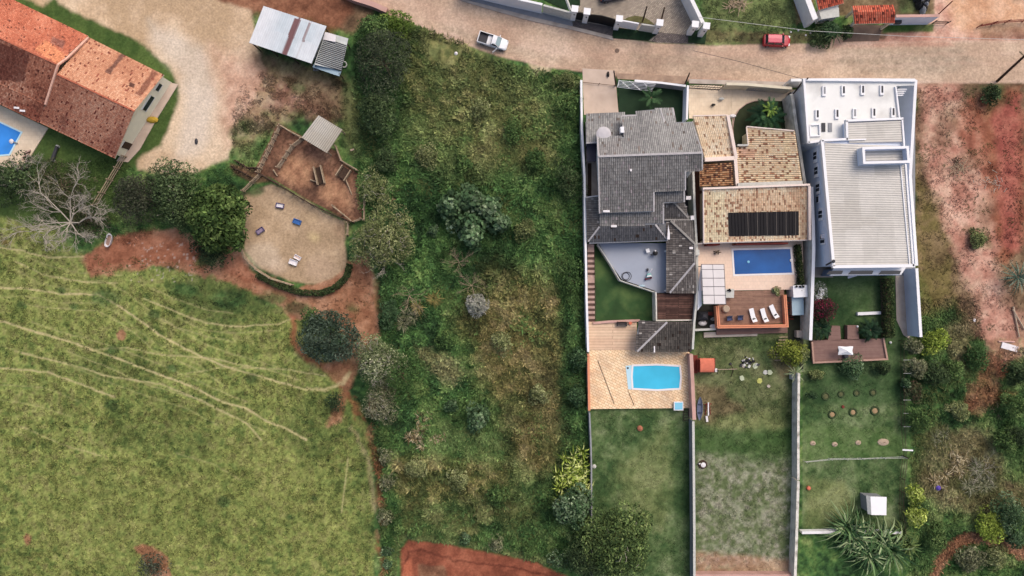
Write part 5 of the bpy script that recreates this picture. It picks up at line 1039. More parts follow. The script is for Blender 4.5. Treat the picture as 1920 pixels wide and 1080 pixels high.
for x0_ in (1315, 1336.5, 1357.5): MB().tube(P(x0_, 496, 4.12), P(x0_ + 3.5, 570.5, 4.12), .05, None, 5).build('beam', M['grey'], cp)
for a in [(1317, 499), (1357, 499), (1320, 568), (1360, 568)]: p = P(*a, 4.1); MB().tube((p[0], p[1], DZ if a[0] > 1310 else 0), (p[0], p[1], 4.1), .06).build('post', M['grey'], cp)
MB().prism(PW([(1309, 535), (1315, 496), (1316, 572), (1308, 582)], 3.2), 3.05, 3.2).build('side_fin', M['whiteclean'], label='white triangular fin between the canopy and the stained wall', cat='canopy fin')
# service yard
slab('service_yard', [(1306, 572), (1345, 572), (1347, 615), (1306, 618)], -.02, .1, m_flat('dark oily floor', C(62, 62, 58), .9, 1, .25))
wallpx('service_wall', [(1300, 619), (1342, 617)], 0, 1.2, .22, 'oldwall', 'low pale wall below the cluttered service yard', coping='stonegrey')
t = thing('outdoor_grill', 'black brick grill hood in the cluttered yard left of the sun deck', 'grill', P(1318, 594, 0)); p = P(1318, 592, 1.2)
MB().box((p[0], p[1], .6), (1.5, 1.2, 1.2)).build('firebox', M['black'], t); MB().loft([[(p[0] + a * .7, p[1] + b * .55, 1.2) for a, b in ((-1, -1), (1, -1), (1, 1), (-1, 1))], [(p[0] + a * .2, p[1] + b * .2, 2.0) for a, b in ((-1, -1), (1, -1), (1, 1), (-1, 1))]]).build('hood', M['darkgrey'], t)
p = P(1318, 606, .5); MB().lathe((p[0], p[1], .1), [(.5, 0), (.55, .3), (.25, .55)], 9, 1.1, .7).build('laundry_heap', M['whiteplastic'], label='white cloth heap in the cluttered service yard', cat='cloth')
p = P(1338, 598, .5); MB().ring((p[0], p[1], .5), .35, .09, 16, 6, 1.1).build('metal_hoop', M['stonegrey'], label='pale hoop standing at the right side of the service yard', cat='hoop')
p = P(1330, 588, .5); MB().box((p[0], p[1], .5), (.7, .5, .8)).build('crate', M['redbrown'], label='small reddish crate at the top of the service yard', cat='crate')
p = P(1337, 612, .5); MB().lathe((p[0], p[1], .1), [(.3, 0), (.35, .5), (.2, .6)], 10, 1.4, 1).build('bucket', M['whiteplastic'], label='white basin in the lower right corner of the service yard', cat='basin')
# loungers etc
def lounger(px, py, deg, lab):
    p = P(px, py, dz); t = thing('sun_lounger', lab, 'sun lounger', p, 'white loungers on the sun deck', math.radians(deg))
    def q(m, nm, mat): o = np_mesh(nm, m.v, m.f, M[mat]); o.parent = t; bm_fix(o); return o
    q(MB().loft([[(-.32, y, z - .08), (.32, y, z - .08), (.32, y, z), (-.32, y, z)] for y, z in ((1.0, .42), (.55, .36), (.1, .34), (-.35, .34))]), 'seat', 'whiteclean')
    q(MB().loft([[(-.33, y, z - .08), (.33, y, z - .08), (.33, y, z), (-.33, y, z)] for y, z in ((-.36, .35), (-.95, .72))]), 'backrest', 'whiteclean')
    q(MB().box((0, -.5, .5), (.36, .16, .1)), 'cushion', 'black')
    for x, y in ((-.26, .8), (.26, .8), (-.26, -.3), (.26, -.3)): q(MB().box((x, y, .14), (.06, .06, .28)), 'leg', 'whiteclean')
    return t
lounger(1410, 591, 15, 'white lounger leftmost of the three on the sun deck'); lounger(1431, 591, 17, 'white lounger in the middle of the three on the sun deck'); lounger(1449, 584, 25, 'white lounger nearest the right parapet, set a little higher')
def armchair(px, py, deg, lab):
    p = P(px, py, dz); t = thing('armchair', lab, 'chair', p, 'blue armchairs on the sun deck', math.radians(deg))
    def q(m, nm, mat): o = np_mesh(nm, m.v, m.f, M[mat]); o.parent = t; bm_fix(o); return o
    q(MB().box((0, 0, .36), (.62, .6, .16)), 'seat', 'bluecloth'); q(MB().box((0, .34, .6), (.74, .1, .55)), 'backrest', 'navy')
    for s_ in (-1, 1): q(MB().box((s_ * .36, 0, .5), (.08, .62, .12)), 'armrest', 'navy'); q(MB().box((s_ * .33, -.26, .14), (.05, .05, .28)), 'leg', 'iron'); q(MB().box((s_ * .33, .26, .14), (.05, .05, .28)), 'leg', 'iron')
armchair(1366, 597, 5, 'blue armchair below the round beige pouf'); armchair(1386, 596, 0, 'blue armchair between the pouf and the loungers')
p = P(1360, 579, dz); MB().lathe((p[0], p[1], dz), [(.38, 0), (.52, .15), (.52, .38), (.4, .5)], 20).build('pouf', M['straw'], label='round beige wicker pouf in the corner of the sun deck', cat='pouf')
p = P(1367, 550, dz + .5); t = thing('serving_table', 'pale table with dark bottles between canopy and timber boards', 'table', (p[0], p[1], dz)); MB().box((p[0], p[1], dz + .75), (1.25, 1.25, .08), -.03).build('top', M['stonegrey'], t)
for a in (-1, 1):
    for b in (-1, 1): MB().box((p[0] + .5 * a, p[1] + .5 * b, dz + .37), (.07, .07, .7)).build('leg', M['grey'], t)
for dx, dy, l_ in ((-.25, .6, 'left'), (.05, .5, 'right'), (-.05, .78, 'rear')): MB().lathe((p[0] + dx, p[1] + dy * .7, dz + .79), [(.12, 0), (.12, .25), (.03, .35)], 8).build('bottle', M['black'], label=l_ + ' one of the three dark bottles on the pale serving table', cat='bottle', group='bottles on the serving table')
p = P(1345, 473, DZ + .4); t = thing('folding_chair', 'spindly dark folding chair open on the peach terrace left of the pool', 'chair', (p[0], p[1], DZ))
for a in range(5): MB().tube((p[0] + .5 * math.cos(a * 1.3), p[1] + .3 * math.sin(a * 1.3), DZ), (p[0] - .45 * math.cos(a * 1.3 + .4), p[1] - .3 * math.sin(a * 1.3 + .4), DZ + .8), .045).build('strut', M['wood_dark'], t)
MB().box((p[0], p[1], DZ + .45), (.5, .45, .05), .5).build('seat', M['straw'], t)
p = P(1498, 546, 2.2); t = thing('tiled_counter', 'white square counter with dark pots at the right end of the pool terrace', 'counter', (p[0], p[1], 0)); MB().box((p[0], p[1], 1.3), (1.8, 1.5, 2.6), .05).build('body', M['white'], t); MB().box((p[0], p[1], 2.65), (2.0, 1.7, .1), .05).build('top', M['whiteclean'], t)
for dx, l_ in ((-.6, 'left'), (-.1, 'middle'), (.35, 'right')): MB().lathe((p[0] + dx, p[1] + .65, 2.7), [(.14, 0), (.17, .2), (.08, .25)], 8).build('pot', M['black'], label=l_ + ' small dark pot on the white square counter', cat='pot', group='pots on the white counter')
p = P(1496, 573, 1.8); t = thing('spa_cover', 'pale blue box cover below the white counter along the inner wall', 'cover', (p[0], p[1], 0)); MB().box((p[0], p[1], .85), (1.6, 2.6, 1.7), .03).build('body', M['grey'], t); MB().box((p[0], p[1], 1.75), (1.65, 2.7, .1), .03).build('lid', M['paleblue'], t); MB().box((p[0] - .05, p[1] + .1, 1.82), (1.0, 1.9, .04), .03).build('inset', M['cyan' if False else 'paleblue'], t)
MB().box((*P(1456, 540, DZ)[:2], DZ + .2), (1.1, .25, .3)).build('plank_seat', M['wood_old'], label='short dark plank seat at the right corner between terrace and deck', cat='bench')
p = P(1498, 626, .6); MB().box((p[0], p[1], .5), (.9, 1.0, .9)).build('meter_box', M['concrete'], label='grey box against the inner wall below the pale blue cover', cat='box')
slab('service_path', [(1477, 545), (1507, 545), (1506, 700), (1478, 640)], -.02, .04, m_flat('dark earth', C(56, 60, 46), .95, .8, .3))  # dark olive brown ground along the inner wall
st_ = thing('timber_steps', 'row of narrow timber steps going down beside the yellow green shrub', 'steps', P(1466, 650, 0))
for i in range(9): a = P(1469 - i * 1.1, 632 + i * 5.4, .5 - i * .05); MB().box((a[0], a[1], .45 - i * .045), (1.2, .14, .12), .03).build('tread', M['wood_old'], st_)
st_ = thing('timber_steps', 'row of dark red steps outside the right parapet of the sun deck', 'steps', P(1482, 580, 0))
for i in range(7): a = P(1481 + i * .2, 568 + i * 5, 1.2 - i * .12); MB().box((a[0], a[1], 1.2 - i * .12), (.8, .14, .12)).build('tread', M['redbrown'], st_)
# wall between plots two and three
wallpx('boundary_wall', [(1484, 176), (1487, 190), (1497, 262), (1510, 348)], 0, [3.0, 3.2, 3.6, 3.6], .4, 'oldwall', 'stained pale wall between the brown tan tiled wing and the white building')
wallpx('boundary_wall', [(1522, 350), (1525, 420), (1526, 470), (1523, 560), (1520, 638)], 0, [4.0, 4.0, 4.0, 3.6, 3.2], .35, 'oldwall', 'high wall with pale stained inner face right of the deep blue pool', coping='whiteclean')
wallpx('boundary_wall', [(1498, 700), (1497, 790), (1497, 900)], 0, 2.0, .26, 'oldwall', 'old whitish wall running down between the two back yards', coping='wallcap')
wallpx('boundary_wall', [(1497, 902), (1494, 1000), (1490, 1110)], 0, 2.0, .3, 'oldwall', 'lower stretch of old wall with a greyish top near the bottom edge', coping='wallcap')
wallpx('boundary_wall', [(1302, 1079), (1490, 1079)], 0, 1.2, .3, 'pinkwall', 'pink wall closing the middle back yard at the bottom edge')
p = P(1489, 705, .5); MB().box((p[0], p[1], .6), (1.0, .9, 1.2)).build('water_meter', M['stonegrey'], label='pale concrete box at the top of the old whitish wall', cat='box')
# back yard of house two
p = P(1326, 685, 1.9); t = thing('playhouse', 'red playhouse with salmon barrel roof on the middle back yard', 'playhouse', (p[0], p[1], 0))
MB().box((p[0] + .1, p[1] - .1, 1.0), (2.6, 2.0, .12)).build('platform', M['redbrown'], t)
for a in (-1, 1):
    for b in (-1, 1): MB().box((p[0] + 1.0 * a, p[1] + .7 * b, .9), (.12, .12, 1.8)).build('post', M['redbrown'], t)
MB().loft([[(p[0] + x, p[1] + 1.0 * math.cos(math.pi * i / 8), 1.75 + .32 * math.sin(math.pi * i / 8)) for i in range(9)] for x in (-1.0, 1.0)]).build('roof', M['terracotta'], t)
MB().box((p[0] + 1.4, p[1] - .75, 1.3), (.3, .5, .3)).build('toy_bin', M['whiteplastic'], t)
MB().box((p[0] - 1.6, p[1], .5), (1.2, 2.6, .08)).build('ramp', M['redbrown'], t)
t = thing('swing_frame', 'thin pale swing beam on dark legs right of the red playhouse', 'swing', P(1358, 692, 0))
MB().tube(P(1346, 693, 1.8), P(1382, 692, 1.8), .05).build('beam', M['straw'], t)
for a, b in (((1346, 693), (1346, 700)), ((1375, 693), (1371, 706)), ((1375, 692), (1370, 683))): MB().tube(P(*a, 1.8), P(*b, .0), .06).build('leg', M['wood_dark'], t)
SL = m_flat('pale slab', C(188, 196, 168), .9, 2, .12)
for a, b, s_, lab, mm in [(1416, 686, .9, 'pale square slab right of the dark rubble', SL), (1394, 686, .55, 'small grey slab below the dark rubble', M['concrete']), (1391, 709, .8, 'pale diamond slab nearest the swing', SL), (1435, 698, .7, 'pale slab at the left of the touching pair', M['stonegrey']), (1443, 698, .8, 'pale slab at the right of the touching pair', SL), (1424, 714, .85, 'yellowish lumpy slab', m_flat('yellow slab', C(190, 192, 110), .9, 3, .25)), (1441, 724, .5, 'small faded round slab lowest of the scattered ones', M['concrete'])]:
    p = P(a, b, .05); MB().prism([(p[0] + s_ * .5 * math.cos(k * math.pi / 3 + a) * (.8 + .3 * ((k * 7 + a) % 3) / 2), p[1] + s_ * .5 * math.sin(k * math.pi / 3 + a)) for k in range(6)], -.02, .12).build('paving_slab', mm, label=lab, cat='slab')
rb = thing('rubble_heap', 'heap of dark and whitish rubble on the middle back yard', 'rubble', P(1400, 679, 0)); rr_ = random.Random(4)
for i in range(26): p = P(1400 + rr_.gauss(0, 9), 679 + rr_.gauss(0, 4), .1); MB().box((p[0], p[1], .12), (rr_.uniform(.15, .45), rr_.uniform(.1, .35), .2), rr_.uniform(0, 3), rr_.uniform(-.3, .3)).build('chunk', M[rr_.choice(['whiteplastic', 'darkgrey', 'stonegrey', 'black'])], rb)
p = P(1312, 766, .3); t = thing('canoe', 'grey blue canoe lying along the pinkish wall', 'canoe', (p[0], p[1], 0), rz=-.03)
ring_ = lambda y, w, z: [(w * math.cos(a), y, z + .3 * math.sin(a) * min(1, w * 3)) for a in [math.pi + k * math.pi / 6 for k in range(7)]] + [(w * .8 * math.cos(a), y, z + .2 * math.sin(a) * min(1, w * 3)) for a in [-k * math.pi / 6 for k in range(7)]]
m_ = MB().loft([ring_(y, w, .4) for y, w in ((-1.7, .04), (-1.3, .24), (-.6, .4), (0, .44), (.6, .4), (1.3, .24), (1.7, .04))]); o = np_mesh('hull', m_.v, m_.f, M['canoe']); o.parent = t; bm_fix(o)
for y in (-.6, .6): m_ = MB().box((0, y, .36), (.7, .2, .04)); o = np_mesh('seat', m_.v, m_.f, M['navy']); o.parent = t
p = P(1328, 768, .5); t = thing('seesaw', 'red seesaw frame with a narrow white board', 'seesaw', (p[0], p[1], 0)); MB().box((p[0], p[1] + .1, .55), (.16, 1.9, .07)).build('board', M['whiteplastic'], t)
for s_ in (-.35, .4): MB().tube((p[0] + s_, p[1] - .8, .1), (p[0] + s_ * .5, p[1] + .9, .4), .08).build('frame_bar', M['redbrown'], t)
MB().tube((p[0] - .5, p[1] + .7, .2), (p[0] + .5, p[1] + .8, .4), .07).build('frame_bar', M['redbrown'], t)
MB().box((*P(1325, 785, .2)[:2], .3), (.3, .85, .12), .12).build('white_board', M['whiteplastic'], label='short white board lying below the seesaw', cat='board')
p = P(1318, 871, .2); t = thing('fire_pit', 'dark round pit with a white bowl in it by the grey wall', 'fire pit', (p[0], p[1], 0)); MB().ring((p[0], p[1], .12), .5, .14, 18, 6).build('rim', M['wood_dark'], t); MB().lathe((p[0] + .05, p[1] - .05, 0), [(.28, 0), (.36, .25), (.2, .28)], 12).build('bowl', M['whiteplastic'], t); MB().box((p[0] - .5, p[1] + .15, .3), (.25, .15, .1)).build('ash_tray', M['whiteplastic'], t)
# ================================================================ HOUSE THREE (white and blue)
h3 = thing('white_block_house', 'tall white and pale blue house with ribbed metal roof and skylights', 'house', P(1620, 330, 0))
ZF, ZM = 5.6, 7.0
FR = [(1509, 152), (1716, 153), (1717, 160), (1680, 161), (1687, 223), (1589, 227), (1589, 258), (1542, 263), (1517, 267)]
MB().prism(PW(FR, ZF), ZF - .3, ZF).build('roof_slab', M['whiteroof'], h3)
beam('parapet', [(1516.5, 268, ZF + .4), (1508, 149, ZF + .4), (1718, 151, ZF + .4)], .3, .5, M['whiteclean'], h3); beam('parapet', [(1516, 267, ZF + .4), (1541, 264, ZF + .4)], .3, .5, M['whiteclean'], h3); beam('parapet', [(1680, 162, ZF + .3), (1687, 222, ZF + .3)], .2, .4, M['whiteclean'], h3)
MB().prism(PW([(1512, 154), (1677, 158), (1684, 222), (1590, 226), (1590, 300), (1519, 264)], ZF), 0, ZF - .3).build('wall', M['white'], h3)
for a, b in [(1545, 171), (1581, 170), (1617, 169), (1653, 169), (1532, 215), (1569, 214), (1602, 213), (1638, 212), (1674, 211)]:
    p = P(a, b, ZF + .1); o = MB().box((p[0], p[1], ZF + .12), (.52, 1.35, .24)).build('skylight', M['whiteclean'], h3); MB().box((p[0] + .03, p[1] + .08, ZF + .245), (.26, .95, .02)).build('pane', M['darkgrey' if (a * 7 + b) % 3 else 'grey'], o)
beam('kerb_frame', [(1519, 234, ZF + .25), (1537, 233, ZF + .25), (1538, 254, ZF + .25), (1520, 255, ZF + .25), (1519, 234, ZF + .25)], .16, .25, M['whiteclean'], h3)
for a in (1543.5, 1556): MB().box((*P(a, 239, ZF)[:2], ZF + .06), (.5, 1.2, .12)).build('roof_vent', M['darkgrey' if a < 1550 else 'grey'], h3)
mt = metc([(192, 188, 182), (206, 202, 196), (218, 214, 208)], [([(1618, 300), (1622, 300), (1624, 495), (1620, 495)], (176, 172, 168), .4, 2), ([(1560, 380), (1600, 375), (1640, 420), (1570, 440)], (178, 172, 162), .3, 12), ([(1640, 310), (1700, 312), (1702, 330), (1645, 326)], (170, 166, 158), .35, 10)], .74, 50)
slope('roof', [(1546, 268, ZM - .3), (1561, 497, ZM - .3), (1711, 496, ZM - .15), (1697, 274, ZM - .15)], h3, w_=.31, L_=2.2, amp=.045, step=.012, cf=mt, mat=M['metalroof'], under='whiteclean')
slope('roof', [(1590, 230, ZM - .3), (1592, 268, ZM - .3), (1696, 266, ZM - .15), (1690, 226, ZM - .15)], h3, w_=.31, L_=2.2, amp=.045, step=.012, cf=mt, mat=M['metalroof'], under='whiteclean')
MB().prism(PW([(1544, 266), (1590, 262), (1589, 228), (1692, 224), (1713, 497), (1563, 498)], ZM), 0, ZM - .5).build('wall', M['blue'], h3)
WP = M['whiteclean']
for pts, tt in [([(1542, 263, ZM), (1563.5, 499, ZM)], .38), ([(1562, 500, ZM), (1716, 498, ZM)], .42), ([(1692, 223, ZM), (1713, 499, ZM)], .22), ([(1586, 226, ZM), (1694, 222, ZM)], .3), ([(1588, 226, ZM), (1589, 262, ZM)], .28), ([(1541, 263, ZM), (1590, 260.5, ZM)], .3), ([(1688, 300, ZM - .02), (1706, 497, ZM - .02)], .12), ([(1590, 262, ZM - .05), (1624, 261, ZM - .05)], .18)]: beam('parapet', pts, tt, .55, WP, h3)
TB = [(1619, 278), (1702, 276), (1704, 303), (1621, 305)]; ZT = 8.3
tw = MB().ribbon([P(a, b, ZT)[:2] for a, b in TB], .28, ZM - .4, ZT, closed=True).build('tank_room', M['blue'], h3)
MB().ribbon([P(a, b, ZT + .06)[:2] for a, b in TB], .34, ZT, ZT + .06, closed=True).build('rim', WP, tw)
slope('roof', [(1622, 280, ZM + .1), (1624, 302, ZM + .1), (1700, 300, ZM + .25), (1699, 279, ZM + .25)], h3, w_=.4, L_=2, amp=.06, step=.01, cf=mt, mat=M['metalroof'], under='whiteclean')
def west(px, py, wd_, hh, shutter=False):
    off = .93 * (582 + 21 * (py - 263) / 236); z = (1 - off / (px - 960)) * 100; Xw = off / S; Yw = (540 - py) / S * (H - z) / H
    o = MB().box((Xw - .02, Yw, z), (.12, wd_ + .2, hh + .2)).build('window', M['whiteclean'], h3)
    for s_ in ((-.27, .27) if wd_ > .9 else (0,)): MB().box((Xw - .085, Yw + s_, z), (.04, .42 if wd_ > .9 else wd_, hh)).build('pane', M['glass'], o)
for a, b, c_, d_ in [(1529, 292, 1.7, 1.0), (1531, 320, 1.7, 1.0), (1534, 352, 1.5, 1.1), (1533.5, 374, .8, .7), (1539, 402, 1.5, 1.1), (1543, 449, 1.3, 1.3)]: west(a, b, c_, d_)
p = P(1545, 443, 5); MB().box((p[0] - .1, p[1], 5.0), (.5, .6, .4)).build('air_conditioner', M['whiteplastic'], h3); MB().tube(P(1549, 497, 5.6), P(1562, 490, 7.1), .12).build('downpipe', M['darkgrey'], h3)
MB().lathe((*P(1562, 490, 7)[:2], 7.0), [(.15, 0), (.25, .15), (.1, .25)], 8).build('camera_dome', M['darkgrey'], h3)
vr = MB().prism(PW([(1565, 501), (1700, 499), (1690, 515), (1556, 517)], 4.5), 4.3, 4.5).build('veranda_roof', M['whiteclean'], h3)
for x0_, x1_ in ((1549, 1581), (1590, 1638), (1647, 1690)):
    q = [(x0_ + 6, 508), (x1_, 507.5), (x1_ - 3, 514), (x0_, 514.5)]; MB().prism(PW(q, 4.56), 4.5, 4.56).build('glazing', M['glass'], vr)
MB().prism(PW([(1562, 505), (1690, 503), (1684, 516), (1556, 517)], 3), 0, 3.0).build('veranda_wall', M['bluedark'], h3)
MB().box((*P(1598, 518, 1.4)[:2], 1.4), (1.3, .3, .1), .3).build('awning_arm', M['whiteplastic'], h3)
t = thing('boundary_wall', 'tall white capped blue wall along the right side of the white house and its garden', 'wall', P(1712, 330, 0))
for pts, hs in (([(1717.5, 150), (1707, 330), (1719, 498)], [5.7, 4.7, 4.6]), ([(1719, 503), (1727, 632)], [3.2, 3.2])):
    xy = [P(a, b, z)[:2] for (a, b), z in zip(pts, hs)]; MB().ribbon(xy, .24, 0, [z - .08 for z in hs]).build('masonry', M['blue'], t); MB().ribbon(xy, .4, [z - .08 for z in hs], hs).build('coping', M['whiteclean'], t)
for i in range(4): MB().box((*P(1692 - i * .5, 167 + i * 3.4, 5.2)[:2], 5.1 - .1 * i), (1.3 - .15 * i, .16, .1)).build('pergola_slat', M['whiteclean'], h3)
wallpx('street_wall', [(1483, 150), (1600, 149), (1716, 150)], 0, 3.0, .4, 'white', 'white street wall in front of the white flat roof')
slab('side_passage', [(1515, 262), (1545, 262), (1562, 520), (1527, 520)], -.02, .05, M['concrete'])
slab('side_passage', [(1675, 150), (1716, 150), (1716, 520), (1680, 520)], -.02, .05, M['grey'])
slab('side_path', [(1679, 517), (1704, 517), (1706, 636), (1694, 628), (1681, 600)], -.02, .06, M['concrete'])
# garden of house three
ZD = .9; g3 = thing('garden_deck', 'mauve brown timber deck with two arms and a pale kerb below the white house', 'deck', P(1592, 655, 0))
for q in ([(1523, 638.3), (1656, 635), (1662, 672), (1527, 679)], [(1560, 611), (1575, 611), (1577, 638), (1552, 638)], [(1589, 610), (1609, 610), (1611, 637), (1589, 637.5)]): slab('boards', q, .0, ZD, M['deck2'], parent=g3)
beam('kerb', [(1523, 641, 1.15), (1526, 680, 1.15), (1664, 673.5, 1.15), (1657, 634, 1.15)], .24, .3, m_flat('pinkish kerb', C(178, 144, 130), .9, 2, .12), g3)
u = P(1586.5, 657.5, 2.6); t = thing('parasol', 'white square parasol with pointed corners on the mauve brown deck', 'parasol', (u[0], u[1], ZD))
vs = []; n_ = 32
def pt(i):
    a = 2 * math.pi * i / n_; r = 1.0 / max(abs(math.cos(a)), abs(math.sin(a))); r *= .9 + .1 * (abs(math.sin(2 * a)) ** 2) ; return (1.06 * r * math.cos(a), .62 * r * math.sin(a))
for i in range(n_): x, y = pt(i); vs.append((u[0] + x, u[1] + y, 2.45))
m_ = MB(); m_.add(vs + [(u[0], u[1], 2.95)], [(i, (i + 1) % n_, n_) for i in range(n_)] + [tuple(range(n_ - 1, -1, -1))]); m_.build('canopy', M['whiteclean'], t)
MB().tube((u[0], u[1], ZD), (u[0], u[1], 2.9), .04).build('pole', M['iron'], t); MB().lathe((u[0], u[1], ZD), [(.4, 0), (.4, .1), (.1, .2)], 12).build('base', M['darkgrey'], t)
MB().lathe((*P(1584, 667, ZD)[:2], ZD), [(.35, 0), (.4, .35), (.3, .5)], 10).build('stool', M['darkgrey'], label='dark stool peeping out under the white parasol', cat='stool')
MB().ribbon([P(1608.5, 588.5, .5)[:2], P(1652, 586.5, .5)[:2]], .42, 0, .5).build('white_bench', M['whiteclean'], label='long narrow white bench on the shaded lawn of the white house', cat='bench')
MB().tube(P(1659, 530, 1.0), P(1660, 552, 1.0), .1).build('white_rail', M['stonegrey'], label='short pale rail beside the clipped hedge', cat='rail')
MB().lathe((*P(1607, 612, ZD)[:2], ZD), [(.1, 0), (.16, .12), (.1, .25)], 8).build('garden_lamp', M['whiteclean'], label='tiny white lamp on the corner of the right deck arm', cat='lamp')
MB().lathe((*P(1669, 642, .1)[:2], 0), [(.12, 0), (.2, .2), (.08, .4)], 8).build('garden_lamp', M['whiteclean'], label='tiny white lamp on the lawn right of the deck', cat='lamp')
for a, b, r_, lab in [(1548, 743, .5, 'leftmost'), (1577, 739, .42, 'second'), (1606, 737, .4, 'third'), (1637, 736, .42, 'rightmost')]:
    t = thing('planting_pit', lab + ' weedy planting pit in the top row of the garden', 'planting pit', P(a, b, 0), 'planting pits in the garden of the white house'); p = P(a, b)
    MB().ring((p[0], p[1], .03), r_, .13, 14, 5).build('rim', m_flat('weedy rim', C(62, 78, 48), .95, 6, .4), t); MB().lathe((p[0], p[1], 0), [(r_, 0), (r_ * .5, .06)], 10).build('soil', m_flat('weedy soil', C(96, 98, 66), .95, 5, .3), t)
for a, b, r_, lab in [(1560, 777, .5, 'leftmost'), (1599, 773, .5, 'middle'), (1640, 770, .55, 'rightmost')]:
    t = thing('planting_pit', lab + ' bare ringed planting pit in the middle row of the garden', 'planting pit', P(a, b, 0), 'planting pits in the garden of the white house'); p = P(a, b)
    MB().ring((p[0], p[1], .03), r_, .16, 14, 5).build('rim', bpy.data.materials['weedy rim'], t); MB().lathe((p[0], p[1], 0), [(r_, 0), (r_ * .5, .1)], 10).build('soil', m_flat('pale soil', C(168, 142, 108), .95, 5, .25), t)
for a, b, r_, lab in [(1524, 831, .4, 'leftmost'), (1565, 833, .4, 'second'), (1609, 830, .4, 'third'), (1656, 829, .6, 'largest, rightmost')]:
    t = thing('planting_pit', lab + ' tan planting mound in the bottom row above the wire fence', 'planting pit', P(a, b, 0), 'planting pits in the garden of the white house'); p = P(a, b)
    MB().lathe((p[0], p[1], 0), [(r_ * 1.1, 0), (r_, .08), (r_ * .4, .16)], 10, 1.3 if r_ > .5 else 1, .8).build('soil', M['straw'], t)
    MB().tube((p[0], p[1], 0), (p[0] + .05, p[1] + .05, .5), .03).build('sapling_stem', M['bark'], t)
MB().lathe((*P(1516, 915, .1)[:2], 0), [(.3, 0), (.28, .3), (.2, .35)], 9).build('clay_pot', M['terracotta'], label='orange clay pot near the old wall at the left of the shed lawn', cat='pot')
MB().lathe((*P(1581, 763, .1)[:2], 0), [(.25, 0), (.2, .15)], 9).build('clay_pot', M['redbrown'], label='small reddish pot between the top and middle rows of pits', cat='pot')
sh = thing('garden_shed', 'little white roofed shed on the lower lawn above the big palm', 'shed', P(1643, 947, 0))
MB().prism(PW([(1627, 932), (1659, 934), (1658, 962), (1629, 961)], 2.2), 0, 2.15).build('wall', M['grey'], sh)
q0 = [(1624, 928.5, 2.2), (1632, 931, 2.5), (1634, 965.5, 2.5), (1627, 963.5, 2.2)]; q1 = [(1632, 931, 2.5), (1662.5, 932, 2.3), (1662, 966, 2.3), (1634, 965.5, 2.5)]
for q, m__ in ((q0, M['stonegrey']), (q1, M['whiteclean'])):
    w3 = [P(*c_) for c_ in q]; MB().prism([c_[:2] for c_ in w3], [c_[2] - .08 for c_ in w3], [c_[2] for c_ in w3]).build('roof', m__, sh)
wallpx('garden_wall', [(1504, 999), (1560, 998), (1690, 999)], 0, 1.0, .3, 'white', 'low white wall between the shed lawn and the big palm', coping='white')
wf = rail_fence('wire_fence', [(1513, 868), (1560, 863), (1620, 862), (1700, 859)], 'thin grey wire fence across the garden above the shed', None, 1.2, 2, 2.6, 'stonegrey', .03)
rail_fence('wire_fence', [(1697, 640), (1697, 720), (1698, 800), (1702, 858)], 'thin wire fence on the right edge of the upper orchard lawn', None, 1.5, 2, 3.2, 'wood_dark', .03)
rail_fence('wire_fence', [(1703, 860), (1697, 900), (1695, 950), (1700, 1010)], 'dark wire fence on the right edge of the shed lawn', None, 1.5, 3, 2.4, 'wood_dark', .035)
MB().box((*P(1702, 844, 1.5)[:2], 1.5), (1.5, .2, .1), -.06).build('white_sign_board', M['whiteclean'], label='narrow white board at the corner of the wire fences', cat='board')
for i in range(6): MB().tube(P(1694, 675 + i * 25, 1.5), P(1708, 675 + i * 25, 1.7), .03).build('bracket', M['stonegrey'], label='thin pale fence bracket jutting over the bushes, number %d from the top' % (i + 1) if False else ['uppermost', 'second highest', 'third highest', 'fourth highest', 'second lowest', 'lowest'][i] + ' of the thin pale fence brackets jutting over the right hedge', cat='bracket', group='fence brackets along the right hedge')
# ================================================================ ACROSS THE ROAD
slab('sidewalk', [(868, -2), (1000, 32), (1068, 48), (1150, 68), (1150, 75), (1075, 56), (1000, 40), (930, 21), (862, 0)], -.02, .12, M['concrete'])
slab('sidewalk', [(880, -12), (1012, 22), (1073, 37), (1074, 50), (1000, 36), (872, -2)], -.02, .1, M['grey'])
slab('cobbled_yard', [(1070, -60), (1290, -60), (1302, 82), (1235, 80), (1214, 76), (1080, 50)], -.02, .06, M['cobble'])
slab('cobbled_apron', [(1075, 38), (1160, 52), (1152, 72), (1072, 54)], .02, .08, M['cobdark']); slab('cobbled_apron', [(1232, 60), (1296, 66), (1298, 82), (1222, 78)], .02, .08, M['cobdark'])
slab('planting_bed', [(1150, 51), (1236, 61), (1216, 76), (1148, 71)], -.02, .12, m_flat('dark hedge turf', C(30, 54, 32), .95, 2, .4))
slab('planting_bed', [(1168, 38), (1176, 33), (1190, 29.5), (1205, 31), (1218, 38), (1227, 46)], -.02, .14, m_flat('olive bed', C(98, 96, 62), .95, 2, .35))
slab('planting_bed', [(1292, 52), (1326, 54), (1322, 82), (1290, 80)], -.02, .12, bpy.data.materials['dark hedge turf'])
slab('planting_bed', [(1020, -60), (1085, -60), (1088, 10), (1060, 18), (1020, 0)], -.02, .08, bpy.data.materials['dark hedge turf'])
wallpx('garden_wall', [(860, -28), (957, -5), (1017, 8)], 0, 3.0, .3, 'whiteclean', 'bright white garden wall across the road at the top edge'); wallpx('garden_wall', [(1019, 9.5), (1073, 24)], 0, 2.6, .25, 'stonegrey', 'greyish wall between the bright white wall and the first gate pillar')
